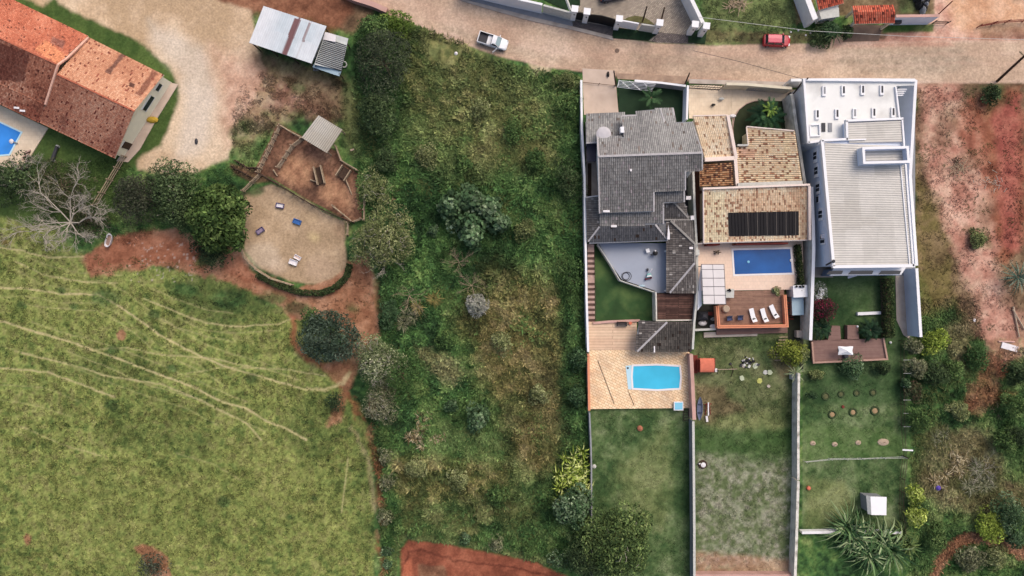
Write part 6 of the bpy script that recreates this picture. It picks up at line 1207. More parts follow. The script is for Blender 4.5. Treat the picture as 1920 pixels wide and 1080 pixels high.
for a, b, lab in [(1078, 16, 'first from the left, joined to the greyish wall'), (1101, 21, 'second from the left, at the left end of the dark gate'), (1161.5, 34.5, 'left of the broken white wall'), (1237.5, 42, 'right of the broken white wall'), (1304, 45, 'left of the pair at the wide white wall'), (1325, 48, 'rightmost, beside the mixed grass')]:
    p = P(a, b, 3.6); t = thing('gate_pillar', 'white gate pillar ' + lab, 'pillar', (p[0], p[1], 0), 'white gate pillars across the road')
    MB().box((p[0], p[1], 1.7), (.7, .7, 3.4), -.12).build('shaft', M['white'], t); MB().box((p[0], p[1], 3.5), (.95, .9, .2), -.12).build('cap', M['whiteclean'], t); MB().box((p[0], p[1] - .37, 2.4), (.15, .08, .25), -.12).build('lamp', M['black'], t)
wallpx('sheet_gate', [(1105, 27), (1128, 29), (1143, 33), (1157, 38)], 0, [2.6, 2.9, 2.9, 2.5], .1, 'black', 'dark sheet gate with arched top between two white pillars', 'gate')
wallpx('sheet_gate', [(1082, 22), (1097, 25)], 0, 2.6, .1, 'black', 'narrow dark sheet gate between the first two white pillars', 'gate')
wallpx('low_wall', [(1166, 38), (1198, 44)], 0.3, 2.6, .18, 'whiteclean', 'left piece of the broken white wall between two pillars'); wallpx('low_wall', [(1203, 45), (1230, 49)], .3, 2.6, .18, 'stonegrey', 'right piece of the broken white wall, greyer and shorter')
for a, b, c_, d_, lab in [(1205, 40, 1213, 12, 'thin dark pole rising behind the broken white wall'), (1240, 37, 1246, 14, 'thin dark pole rising behind the fourth white pillar'), (1484, 182, 1508, 148, 'dark slanting pole at the left end of the white street wall'), (1489, 184, 1515, 146, 'thinner twin of the slanting pole at the white street wall'), (1282, 163, 1293, 137, 'dark thin pole at the corner of the dark front garden'), (1155, 160, 1151, 133, 'short dark post at the corner of the white slatted gate')]:
    ra = math.hypot(a - 960, b - 540); rb = math.hypot(c_ - 960, d_ - 540); z = max(3, (1 - ra / rb) * 100)
    t0 = P(a, b, 0); t1 = P(c_, d_, z); MB().tube(t0, t1, .13, .09, 7).build('pole', M['wood_dark'], label=lab, cat='pole')
t = thing('utility_pole', 'tall dark utility pole by the road at the right edge', 'utility pole', P(1870, 152, 0)); b_, t_ = P(1870, 152, 0), P(1924, 102, 7.5); MB().tube(b_, t_, .2, .15, 9).build('post', M['wood_dark'], t); MB().box((b_[0] + (t_[0] - b_[0]) * .95, b_[1] + (t_[1] - b_[1]) * .95, 7.1), (.15, 1.8, .15), .8).build('crossarm', M['wood_old'], t)
wallpx('side_wall', [(1283, -30), (1318, 42)], 0, 3.0, .5, 'white', 'wide white wall ending at the pair of white pillars')
MB().tube(P(1059, -10, 2.5), P(1070, 20, 2.4), .22).build('drain_pipe', M['stonegrey'], label='thick pale pipe running down to the first white pillar', cat='pipe')
wallpx('side_wall', [(1504, -30), (1529, 36)], 0, 3.0, .75, 'white', 'thick white wall left of the small red roof across the road')
TRC = tilec([(176, 78, 60), (212, 104, 80), (232, 140, 112)], speck=.06, speckc=(120, 60, 50), vald=.45)
t = thing('annex', 'outbuilding with bright red tile roof at the top edge across the road', 'outbuilding', P(1555, -5, 0))
slope('roof', [(1535, 19, 2.8), (1582, 6, 2.8), (1578, -30, 3.4), (1526, -22, 3.4)], t, cf=TRC, w_=.3); slab('flat_roof', [(1536, 22), (1573, 15), (1574, 31), (1540, 36)], 2.2, 2.4, M['stonegrey'], parent=t); MB().prism(PW([(1538, 16), (1572, 8), (1572, 30), (1541, 34)], 2.2), 0, 2.2).build('wall', M['white'], t)
t = thing('gate_roof', 'long red tiled gate roof beside the blue wall across the road', 'gate house', P(1640, 28, 0))
slope('roof', [(1602, 45, 3.0), (1678, 43, 3.0), (1679, 22, 3.7), (1600, 23, 3.7)], t, cf=TRC, w_=.3); slope('roof', [(1675, 9, 3.2), (1598, 11, 3.2), (1600, 23, 3.7), (1679, 22, 3.7)], t, cf=TRC, w_=.3)
for a in [(1606, 40), (1673, 39), (1606, 16), (1671, 15)]: p = P(*a, 3); MB().box((p[0], p[1], 1.45), (.3, .3, 2.9)).build('post', M['cream'], t)
slab('dark_drive', [(1598, 46), (1655, 47), (1648, 76), (1580, 78), (1590, 60)], -.02, .05, M['concrete' if False else 'grey'] if False else m_flat('dark stained paving', C(112, 94, 84), .9, 1, .2))
wallpx('blue_wall', [(1680, 30), (1762, 29)], 0, 3.0, .3, 'blue', 'sky blue wall with reddish coping right of the gate roof', coping='pinkwall')
MB().box((*P(1682, 42, 1.5)[:2], 1.6), (.9, .5, .6)).build('meter_box', M['darkgrey'], label='dark meter box on the sky blue wall', cat='box')
tp = thing('tarp_heap', 'heap of crumpled dark tarpaulins behind the sky blue wall', 'tarpaulin', P(1735, 8, 0)); rr_ = random.Random(9)
for i in range(26): p = P(1733 + rr_.gauss(0, 9), 4 + rr_.gauss(0, 10), .5); MB().lathe((p[0], p[1], .1), [(rr_.uniform(.3, .7), 0), (rr_.uniform(.3, .6), rr_.uniform(.3, .8)), (.1, rr_.uniform(.8, 1.1))], 6, rr_.uniform(.5, 1.3), rr_.uniform(.5, 1.3)).build('fold', M[rr_.choice(['black', 'black', 'darkgrey', 'grey'])], tp)
t0, t1 = P(1757, 29, 0), P(1786, 2, 4.6); MB().tube(t0, t1, .09).build('pole', M['redbrown'], label='thin reddish pole at the right end of the sky blue wall', cat='pole')
rail_fence('rail_fence', [(1756, 39), (1782, 40)], 'short dark rail gate right of the sky blue wall', None, 1.1, 3, 1.8, 'iron', .05, 'fence'); rail_fence('rail_fence', [(1842, 46), (1870, 40), (1895, 37), (1960, 33)], 'open rail fence on orange soil in the top right corner', None, 1.2, 3, 2.1, 'redbrown', .05, 'fence')
t = thing('brushwood', 'heap of cut brushwood on the grass across the road', 'brushwood', P(1382, 10, 0)); rr_ = random.Random(3); m_ = MB()
for i in range(60): a = rr_.uniform(0, 6.3); p = P(1382 + rr_.gauss(0, 9), 8 + rr_.gauss(0, 6), .2); m_.tube((p[0], p[1], .1 + rr_.random() * .3), (p[0] + math.cos(a) * 1, p[1] + math.sin(a) * 1, .15 + rr_.random() * .3), .05, .03, 4)
m_.build('branches', M['wood_old'], t)
wallpx('retaining_wall', [(640, -14), (665, -3), (700, 8), (725, 19)], 0, 1.2, .7, 'pinkwall', 'pinkish retaining wall where the road starts in the upper middle')
for pts, lab in [([(1300, 95, 6), (1385, 115, 5.6), (1504, 148, 6.5)], 'thin overhead cable crossing the road to the white street wall'), ([(1310, 32, 6), (1520, 58, 6), (1700, 68, 6), (1980, 76, 6.2)], 'thin overhead cable along the far side of the road')]:
    m_ = MB()
    for a, b in zip(pts[:-1], pts[1:]): m_.tube(P(*a), P(*b), .03, .03, 4)
    m_.build('cable', M['darkgrey'] if 'crossing' in lab else M['stonegrey'], label=lab, cat='cable')
MB().lathe((*P(1157, 95, .02)[:2], .0), [(.33, 0), (.33, .03), (.28, .035)], 18).build('manhole_cover', m_flat('dull iron', C(120, 100, 88), .8, 4, .2), label='round rusty manhole cover in the road', cat='manhole cover')
# ================================================================ VEHICLES
def carhull(L, W, secs, mat, root):
    rings = []
    for x, w_, zb, zm, zt, in_ in secs:
        h_ = w_ * W / 2; rings.append([(x * L, -h_ * .96, zb), (x * L, h_ * .96, zb), (x * L, h_, (zb + zm) / 2), (x * L, h_ * .98, zm), (x * L, h_ * in_, zt), (x * L, 0, zt + .03), (x * L, -h_ * in_, zt), (x * L, -h_ * .98, zm), (x * L, -h_, (zb + zm) / 2)])
    m = MB().loft(rings); o = np_mesh('body', m.v, m.f, mat); o.parent = root; bm_fix(o); return o
def wheels(root, L, W, xs, r=.3):
    for x in xs:
        for s_ in (-1, 1):
            m = MB().tube((x * L, s_ * (W / 2 - .2), r), (x * L, s_ * (W / 2 + .01), r), r, r, 18); o = np_mesh('wheel', m.v, m.f, M['tyre']); o.parent = root; bm_fix(o)
            m = MB().tube((x * L, s_ * (W / 2), r), (x * L, s_ * (W / 2 + .03), r), r * .6, r * .55, 12); q = np_mesh('rim', m.v, m.f, M['rim']); q.parent = o; bm_fix(q)
def addp(name, m, mat, root): o = np_mesh(name, m.v, m.f, mat); o.parent = root; bm_fix(o); return o
def hatch(name, lab, px, py, deg, paint, roofm, L=3.85, W=1.65):
    t = thing(name, lab, 'car', P(px, py, .0), None, math.radians(deg))
    carhull(L, W, [(-.5, .78, .4, .6, .72, .8), (-.48, .9, .25, .75, .88, .85), (-.4, .98, .2, .82, .93, .9), (-.1, 1, .2, .82, .95, .92), (.2, 1, .2, .8, .93, .9), (.3, .99, .2, .74, .88, .86), (.42, .93, .22, .66, .78, .8), (.48, .82, .3, .58, .68, .75), (.5, .68, .38, .52, .6, .7)], paint, t)
    gl = lambda x0, x1, x2, x3, w0, w1, z0, z1: MB().add([(x0 * L, -w0, z0), (x0 * L, w0, z0), (x3 * L, w0, z0), (x3 * L, -w0, z0), (x1 * L, -w1, z1), (x1 * L, w1, z1), (x2 * L, w1, z1), (x2 * L, -w1, z1)], [(3, 2, 1, 0), (4, 5, 6, 7), (0, 1, 5, 4), (1, 2, 6, 5), (2, 3, 7, 6), (3, 0, 4, 7)])
    addp('windows', gl(-.44, -.37, .11, .27, .72, .58, .9, 1.42), M['glass'], t)
    rb = lambda x0, x1, w0: [(x0 * L, -w0 * .92, 1.42), (x0 * L, w0 * .92, 1.42), (x1 * L, w0, 1.42), (x1 * L, -w0, 1.42)]
    addp('roof', MB().loft([[(x * L, y, z) for y, z in ((-w0, 1.40), (-w0 * .85, 1.47), (0, 1.50), (w0 * .85, 1.47), (w0, 1.40))] for x, w0 in ((-.385, .54), (-.33, .6), (0, .61), (.08, .6), (.12, .56))]), roofm, t)
    for s_ in (-1, 1):
        for x0, x1 in ((-.43, -.37), (.265, .11)): addp('pillar', MB().tube((x0 * L, s_ * .71, .92), (x1 * L, s_ * .58, 1.43), .045, .045, 5), paint, t)
        addp('pillar', MB().tube((-.12 * L, s_ * .735, .9), (-.12 * L, s_ * .6, 1.43), .04, .04, 5), paint, t)
        addp('headlight', MB().box((.455 * L, s_ * .55, .66), (.22, .3, .14), -s_ * .4), M['lamp'], t); addp('tail_light', MB().box((-.485 * L, s_ * .62, .78), (.12, .18, .25)), M['redbrown'], t); addp('mirror', MB().box((.2 * L, s_ * .88, .98), (.12, .2, .13)), paint, t)
        addp('door_seam', MB().box((-.12 * L, s_ * .815, .55), (.02, .03, .55)), M['black'], t)
    wheels(t, L, W, (-.31, .32)); return t
hatch('red_car', 'small red hatchback with paler red roof parked at the road edge', 1453, 79, -2, M['redpaint'], M['redroof'])
hatch('navy_car', 'navy car in the cobbled yard, cut by the top edge', 1150, -8, 12, M['navy'], M['navy'], 4.2, 1.75)
def pickup():
    L, W = 4.35, 1.66; t = thing('white_pickup', 'small white pickup with its side door open, parked on the road verge', 'pickup truck', P(924.5, 80, 0), None, math.radians(-17.5))
    carhull(L, W, [(-.02, .99, .25, .85, .95, .92), (.1, 1, .22, .85, .97, .9), (.2, 1, .22, .8, .93, .88), (.3, .99, .22, .75, .88, .84), (.42, .93, .24, .66, .78, .78), (.48, .8, .3, .58, .68, .72), (.5, .66, .38, .52, .6, .66)], M['whitepaint'], t)
    addp('sill', MB().box((-.04 * L + -.0, 0, .45), (.3 * L, W * .97, .35)), M['whitepaint'], t)
    xb, xf = -.5 * L, -.04 * L
    for s_ in (-1, 1):
        addp('bed_side', MB().loft([[(x, s_ * (W / 2 - .1), .35), (x, s_ * W / 2, .4), (x, s_ * W / 2, .9), (x, s_ * (W / 2 - .1), .95)] for x in (xb + .02, xf)]), M['whitepaint'], t)
        addp('tail_light', MB().box((xb, s_ * (W / 2 - .08), .75), (.08, .12, .3)), M['redbrown'], t); addp('headlight', MB().box((.455 * L, s_ * .56, .66), (.24, .3, .14), -s_ * .4), M['lamp'], t)
    addp('tailgate', MB().box((xb + .04, 0, .66), (.1, W - .12, .55)), M['whitepaint'], t); addp('bed_floor', MB().box(((xb + xf) / 2, 0, .48), (xf - xb - .1, W - .2, .08)), M['darkgrey'], t)
    addp('bed_liner', MB().box((xf + .03, 0, .72), (.08, W - .2, .5)), M['black'], t)
    for s_ in (-1, 1): addp('bed_liner', MB().box(((xb + xf) / 2, s_ * (W / 2 - .115), .7), (xf - xb - .1, .03, .44)), M['black'], t)
    cab = [(-.03 * L, .0 * L, .13 * L, .27 * L)]; x0, x1, x2, x3 = -.02 * L, .005 * L, .12 * L, .26 * L; w0, w1 = .73, .6
    addp('cab_interior', MB().add([(x0, -w0, .9), (x0, w0, .9), (x3, w0, .9), (x3, -w0, .9), (x1, -w1, 1.44), (x1, w1, 1.44), (x2, w1, 1.44), (x2, -w1, 1.44)], [(3, 2, 1, 0), (4, 5, 6, 7), (0, 1, 5, 4), (1, 2, 6, 5), (2, 3, 7, 6), (3, 0, 4, 7)]), M['black'], t)
    addp('windscreen', MB().add([(x3 - .02, -w0 + .1, .94), (x3 - .02, w0 - .1, .94), (x2 + .03, w1 - .06, 1.43), (x2 + .03, -w1 + .06, 1.43), (x3 + .02, -w0 + .1, .95), (x3 + .02, w0 - .1, .95), (x2 + .05, w1 - .06, 1.45), (x2 + .05, -w1 + .06, 1.45)], [(3, 2, 1, 0), (4, 5, 6, 7), (0, 1, 5, 4), (1, 2, 6, 5), (2, 3, 7, 6), (3, 0, 4, 7)]), M['glasspale'], t)
    addp('cab_roof', MB().loft([[(x, y, z) for y, z in ((-w, 1.42), (-w * .85, 1.49), (0, 1.52), (w * .85, 1.49), (w, 1.42))] for x, w in ((x1 - .08, .6), (x1 + .05, .64), (x2 - .05, .64), (x2 + .04, .58))]), M['whitepaint'], t)
    for s_ in (-1, 1):
        addp('pillar', MB().tube((x3, s_ * w0, .93), (x2, s_ * w1, 1.45), .05, .05, 5), M['whitepaint'], t); addp('pillar', MB().tube((x0, s_ * w0, .9), (x1, s_ * w1, 1.45), .09, .09, 5), M['whitepaint'], t); 
    addp('mirror', MB().box((.19 * L, .9, 1.0), (.12, .22, .14)), M['whitepaint'], t)
    addp('seat', MB().box((.06 * L, -.35, .8), (.5, .45, .5)), M['darkgrey'], t)
    dr = addp('door', MB().loft([[(.21 * L + x * math.cos(-2.1) , -W / 2 + x * math.sin(-2.1) + dy, z) for dy, z in ((0, .35), (.0, 1.0), (.07, 1.0), (.07, .35))] for x in (0, .95)]), M['whitepaint'], t)
    addp('door_trim', MB().loft([[(.21 * L + x * math.cos(-2.1) + .05, -W / 2 + x * math.sin(-2.1) + .09, z) for z in (.45, .9)] + [(.21 * L + x * math.cos(-2.1) + .02, -W / 2 + x * math.sin(-2.1) + .075, z) for z in (.9, .45)] for x in (.1, .85)]), M['darkgrey'], dr)
    wheels(t, L, W, (-.33, .33)); return t
pickup()
# ================================================================ TREES AND PLANTS
def leafmesh(name, pts, nrm, cols, ls, parent, asp=.45, rng=None):
    n = len(pts); r = rng
    nrm = nrm / (np.linalg.norm(nrm, axis=1, keepdims=True) + 1e-9)
    a = r.normal(size=(n, 3)); t = np.cross(nrm, a); t /= np.linalg.norm(t, axis=1, keepdims=True) + 1e-9; b = np.cross(nrm, t)
    L = (ls * r.uniform(.6, 1.35, n))[:, None]
    V = np.stack([pts - t * L * .5, pts + b * L * asp * .5 + nrm * L * .08, pts + t * L * .5 - nrm * L * .1, pts - b * L * asp * .5 + nrm * L * .08], 1).reshape(-1, 3)
    return np_mesh(name, V, np.arange(4 * n).reshape(-1, 4), M['leaf'], np.clip(cols, 0, .8), 'FACE', parent)
def trunkmesh(root, base, top, r, limbs, rng, mat='bark'):
    m = MB(); m.tube(base, top, r, r * .6, 7)
    for l in limbs: m.tube(top, l, r * .5, r * .15, 5)
    m.build('trunk', M[mat], root)
def tree(px, py, rpx, h, pal, lab, name='tree', cat='tree', n=3500, ls=.38, clumps=26, ry=None, group=None, seed=None, flat=.55, asp=.45, rough=.42, flower=None, twigs=0, twigc='deadwood', low=.25, openness=0):
    if 735 < px < 1080 and py > 200: h += .7
    seed = seed if seed is not None else int(px * 13 + py); r = np.random.default_rng(seed)
    f = (H - h * .7) / H; R = rpx / S * f; RY = (ry or rpx) / S * f; c = P(px, py, h * .7); root = thing(name, lab, cat, (c[0], c[1], 0), group)
    A = np.array([CA(*q) for q in pal])
    # clump centres on a flattened dome
    k = np.arange(clumps) + .5; ph = np.arccos(1 - k / clumps * 1.0); th = np.pi * (1 + 5 ** .5) * k + r.uniform(0, 6)
    f1, f2_ = r.uniform(0, 6.3, 2); lobe = 1 + .28 * np.sin(2 * th + f1) * min(1, rough * 2.2) + .22 * np.sin(3 * th + f2_) * min(1, rough * 2.2)
    rad = np.sin(ph) * (1 - rough * r.uniform(0, 1, clumps)) * .82 * lobe; zz = np.cos(ph)
    cc = np.stack([c[0] + R * rad * np.cos(th), c[1] + RY * rad * np.sin(th), h * low + (h * (1 - low)) * (.12 + .75 * zz * r.uniform(.8, 1.1, clumps))], 1)
    cr = np.sqrt(R * RY) * r.uniform(.26, .44, clumps) * (26 / clumps) ** .4
    per = n // clumps; P_, N_, C_ = [], [], []
    for i in range(clumps):
        d = r.normal(size=(per, 3)); d[:, 2] = np.abs(d[:, 2]) * .9 - .25; d /= np.linalg.norm(d, axis=1, keepdims=True)
        rr2 = cr[i] * r.uniform(.55, 1.1, per) ** .7; p = cc[i] + d * rr2[:, None] * np.array([1, 1, flat + .2])
        cl = r.uniform(0, 1); t = np.clip(.5 * cl + .5 * r.uniform(0, 1, per), 0, .999) * (len(A) - 1); ii = t.astype(int)
        col = A[ii] * (1 - (t - ii))[:, None] + A[np.minimum(ii + 1, len(A) - 1)] * (t - ii)[:, None]
        col = col * r.uniform(.65, 1.45, per)[:, None] * r.uniform(.7, 1.3)
        if flower: s_ = r.uniform(0, 1, per) < flower[1] * (1.6 * r.uniform(0, 1)); col[s_] = CA(*flower[0]) * r.uniform(.7, 1.2)
        P_.append(p); N_.append(d * .5 + r.normal(size=(per, 3)) * .45 + np.array([0, 0, .55])); C_.append(col)
    P_ = np.concatenate(P_); P_[:, 2] = np.maximum(P_[:, 2], .08)
    leafmesh('crown', P_, np.concatenate(N_), np.concatenate(C_), ls, root, asp, r)
    lim = [tuple(cc[j] * .8 + np.array([c[0], c[1], h * .4]) * .2) for j in r.choice(clumps, min(7, clumps), replace=False)]
    trunkmesh(root, (c[0], c[1], 0), (c[0], c[1], h * .4), .05 * R + .04, lim, r)
    if twigs:
        m = MB(); rr3 = random.Random(seed)
        for i in range(twigs):
            j = rr3.randrange(clumps); q = Vector(cc[j]); q.z = max(q.z, h * .55); a0 = rr3.uniform(0, 6.3); L_ = rr3.uniform(.3, .9) * cr[j]
            e = q + Vector((math.cos(a0) * L_, math.sin(a0) * L_, cr[j] * .55)); mid = (q + e) / 2 + Vector((rr3.uniform(-.2, .2), rr3.uniform(-.2, .2), cr[j] * .5)); m.tube(q, mid, .035, .03, 4); m.tube(mid, e, .03, .015, 4)
        m.build('dead_twigs', M[twigc], root, kind='stuff')
    return root
def bare(px, py, rpx, h, lab, name='bare_tree', n0=9, mat='deadwood', seed=1, bias=(0, 0), cat='tree', depth=4, r0=.16, basepx=None, curl=.9):
    if 735 < px < 1080: h += 1.6
    r = random.Random(seed); f = (H - h * .7) / H; R = rpx / S * f; b = P(*(basepx or (px, py)), 0); root = thing(name, lab, cat, b); m = MB()
    tr = Vector((b[0], b[1], h * .35)); m.tube(b, tr, r0 * 1.6, r0 * 1.2, 7); c = Vector(P(px, py, h * .7)); tw = MB()
    def br(p, d, L, rad, k):
        q = p
        for s_ in range(3):
            d = (d + Vector((r.uniform(-.4, .4), r.uniform(-.4, .4), r.uniform(-.2, .2))) * curl).normalized(); e = q + d * (L / 3); (m if k > 1 else tw).tube(q, e, rad * (1 - s_ * .2), rad * (.8 - s_ * .2), 5 if k > 1 else 3); q = e
            if k > 0 and s_ >= 0:
                for _ in range(r.choice((1, 2)) if k > 1 else 2):
                    a = Vector((r.uniform(-1, 1), r.uniform(-1, 1), r.uniform(-.3, .5))) * .8; br(q, (d + a).normalized(), L * r.uniform(.4, .65), rad * .55, k - 1)
    for i in range(n0):
        a = 2 * math.pi * (i + r.uniform(-.3, .3)) / n0; tgt = c + Vector((math.cos(a) * R, math.sin(a) * R, r.uniform(-.1, .3) * h)); d = (tgt - tr); br(tr, (d.normalized() + Vector((r.uniform(-.3, .3), r.uniform(-.3, .3), 0))).normalized(), d.length * r.uniform(.45, .62), r0 * .6, depth - 1)
    m.build('trunk', M[mat], root); tw.build('twigs', M[mat], root, kind='stuff'); return root
def rosette(px, py, rpx, h, pal, lab, name='palm', cat='palm', nf=26, seed=1, wid=.5, leaflets=14, group=None, droop=.5, z0=None, elr=(.0, 1.2)):
    r = np.random.default_rng(seed); c = P(px, py, h); R = rpx / S * (H - h) / H; root = thing(name, lab, cat, (c[0], c[1], 0), group)
    A = np.array([CA(*q) for q in pal]); VV, CC = [], []
    for i in range(nf):
        a = i * 2.39996 + r.uniform(-.2, .2); el = elr[0] + (elr[1] - elr[0]) * ((i + .5) / nf); L = R * r.uniform(.85, 1.1) * (1 if el < .9 else .75); col = A[r.integers(len(A))] * r.uniform(.75, 1.3)
        ts = np.linspace(0.08, 1, leaflets); dx = L * ts * (math.cos(el) * .4 + .6 * math.cos(el * .7)); dz = L * (ts * math.sin(el) * .9 - droop * ts ** 2 * .8)
        px_ = c[0] + dx * math.cos(a); py_ = c[1] + dx * math.sin(a); pz = h * .85 + dz; rach = np.stack([px_, py_, pz], 1); side = np.array([-math.sin(a), math.cos(a), 0]); fw = np.array([math.cos(a), math.sin(a), 0])
        for j in range(leaflets - 1):
            w_ = wid * math.sin(math.pi * min(1, .15 + .8 * ts[j])) * R * .35
            for s_ in (-1, 1):
                b0, b1 = rach[j], rach[j + 1]; tip = (b0 + b1) / 2 + side * s_ * w_ + fw * w_ * .7 + np.array([0, 0, -.12 * w_]); VV += [b0, b1, tip, (b0 + tip) / 2 - fw * .02]; CC.append(col * r.uniform(.75, 1.25))
    VV = np.array(VV); VV[:, 2] = np.maximum(VV[:, 2], .06); np_mesh('fronds', VV, np.arange(len(VV)).reshape(-1, 4), M['leaf'], np.clip(np.array(CC), 0, .8), 'FACE', root)
    MB().tube((c[0], c[1], z0 or 0), (c[0], c[1], h * .88), .16, .13, 8).build('trunk', M['bark'], root); return root
DG = [(32, 44, 30), (50, 66, 42), (74, 92, 58), (102, 120, 80)]; MG = [(40, 60, 34), (64, 90, 50), (92, 118, 66), (130, 150, 92)]; OG = [(70, 80, 48), (102, 112, 70), (134, 140, 94), (166, 168, 126)]
BG = [(38, 56, 36), (60, 86, 56), (94, 118, 84), (144, 160, 130)]; GG = [(72, 78, 54), (100, 106, 76), (124, 126, 98), (146, 144, 120)]; YG = [(84, 104, 38), (132, 152, 62), (176, 192, 96), (206, 214, 138)]; DRY = [(96, 84, 58), (134, 120, 86), (166, 152, 118), (190, 178, 148)]
# left side
bare(105, 392, 98, 6, 'large leafless silver grey tree spreading over the grass below the farmhouse pool', n0=9, seed=5, basepx=(150, 420), depth=5, r0=.17, curl=1.25)
bare(28, 318, 52, 4.5, 'pale bare boughs reaching over the farmhouse pool deck', 'bare_shrub', 6, seed=8, depth=3, r0=.1, basepx=(46, 338))
tree(20, 335, 50, 4, DG, 'dark thicket under the bare tree at the left edge', 'thicket', 'shrub', 2600, .34, 20)
tree(110, 350, 60, 2.2, [(56, 60, 44), (84, 84, 62), (104, 104, 76)], 'low brownish undergrowth beneath the silver grey tree', 'undergrowth', 'shrub', 2200, .3, 20)
tree(160, 410, 44, 2.0, [(44, 50, 36), (72, 74, 54), (92, 92, 66)], 'low grey undergrowth at the foot of the silver grey tree', 'undergrowth', 'shrub', 1500, .3, 16)
tree(252, 368, 50, 6.5, [(42, 46, 36), (60, 64, 50), (82, 86, 68)], 'dark brownish tree left in the group below the driveway', n=4600, ls=.3, clumps=30)
tree(318, 352, 52, 6, DG + [(110, 122, 88)], 'mottled green tree in the middle of the group below the driveway', n=4400, ls=.34, clumps=30, twigs=14)
tree(338, 400, 42, 5, DG, 'grey green lower tree tucked behind the big rounded tree', n=3000, ls=.32, clumps=22)
tree(400, 408, 66, 8, [(30, 46, 24), (50, 70, 34), (86, 108, 56), (136, 156, 94)], 'big rounded leafy tree standing left of the sand arena', n=6200, ls=.6, clumps=60, ry=64, rough=.2)
tree(395, 470, 34, 2.5, DG[:3], 'dark growth on the red soil under the big rounded tree', 'undergrowth', 'shrub', 1600, .3, 16)
tree(614, 632, 57, 5.5, [(30, 42, 32), (46, 62, 48), (72, 88, 72), (108, 122, 106)], 'dense dark rounded tree standing alone at the pasture corner', n=5200, ls=.5, clumps=60, asp=.25, ry=54, rough=.15)
tree(584, 598, 22, 2.5, MG, 'small bright green bush against the dense dark rounded tree', 'bush', 'shrub', 1000, .3, 12)
tree(714, 446, 68, 6.5, OG, 'wide olive green tree with bare twigs right of the sand arena', n=6200, ls=.32, clumps=40, ry=58, twigs=60, rough=.35)
bare(725, 490, 42, 5, 'tangle of bare twigs at the lower edge of the olive green tree', 'bare_shrub', 7, seed=21, depth=3, r0=.07)
tree(700, 352, 34, 3.5, OG[:3] + [(130, 138, 110)], 'loose grey green bush between the corral and the dry grass clump', 'bush', 'shrub', 1800, .28, 16, twigs=16)
tree(705, 676, 50, 4.5, [(66, 80, 48), (98, 112, 72), (136, 144, 106), (176, 178, 150)], 'grey green tree with silvery branches right of the pasture gate track', n=4600, ls=.28, clumps=30, twigs=70, rough=.35)
bare(698, 665, 34, 4.2, 'silvery dead branches over the grey green tree', 'bare_shrub', 7, seed=31, depth=3, r0=.06)
tree(745, 700, 40, 3.5, MG[:3], 'soft green bush right of the silvery branched tree', 'bush', 'shrub', 2200, .26, 20)
tree(714, 756, 40, 3.5, GG + [(120, 130, 86)], 'pale grey green bush below the silvery branched tree', 'bush', 'shrub', 2800, .24, 24, twigs=26, ry=44)
tree(626, 752, 14, 2.2, DG[:3], 'small dark bush on the pasture beside the red track', 'bush', 'shrub', 700, .26, 9, ry=20)
tree(716, 110, 56, 8, [(34, 40, 32), (52, 60, 46), (74, 84, 62), (98, 108, 80)], 'tall dull dark tree right of the lean-to shed', n=5200, ls=.28, clumps=34, rough=.3, ry=70)
tree(706, 210, 34, 6, DG, 'dark green tree directly below the tall dull tree', n=3200, ls=.34, clumps=24, ry=54)
tree(700, 52, 30, 4, MG, 'mid green bush under the retaining wall at the top', 'bush', 'shrub', 1500, .3, 14)
tree(745, 40, 32, 2.5, [(70, 92, 38), (100, 124, 54), (130, 148, 76)], 'bright green bush at the road edge in the upper middle', 'bush', 'shrub', 1500, .3, 14, ry=22)
tree(724, 300, 22, 4, DG, 'small dark tree above the olive bush', n=1500, ls=.3, clumps=14)
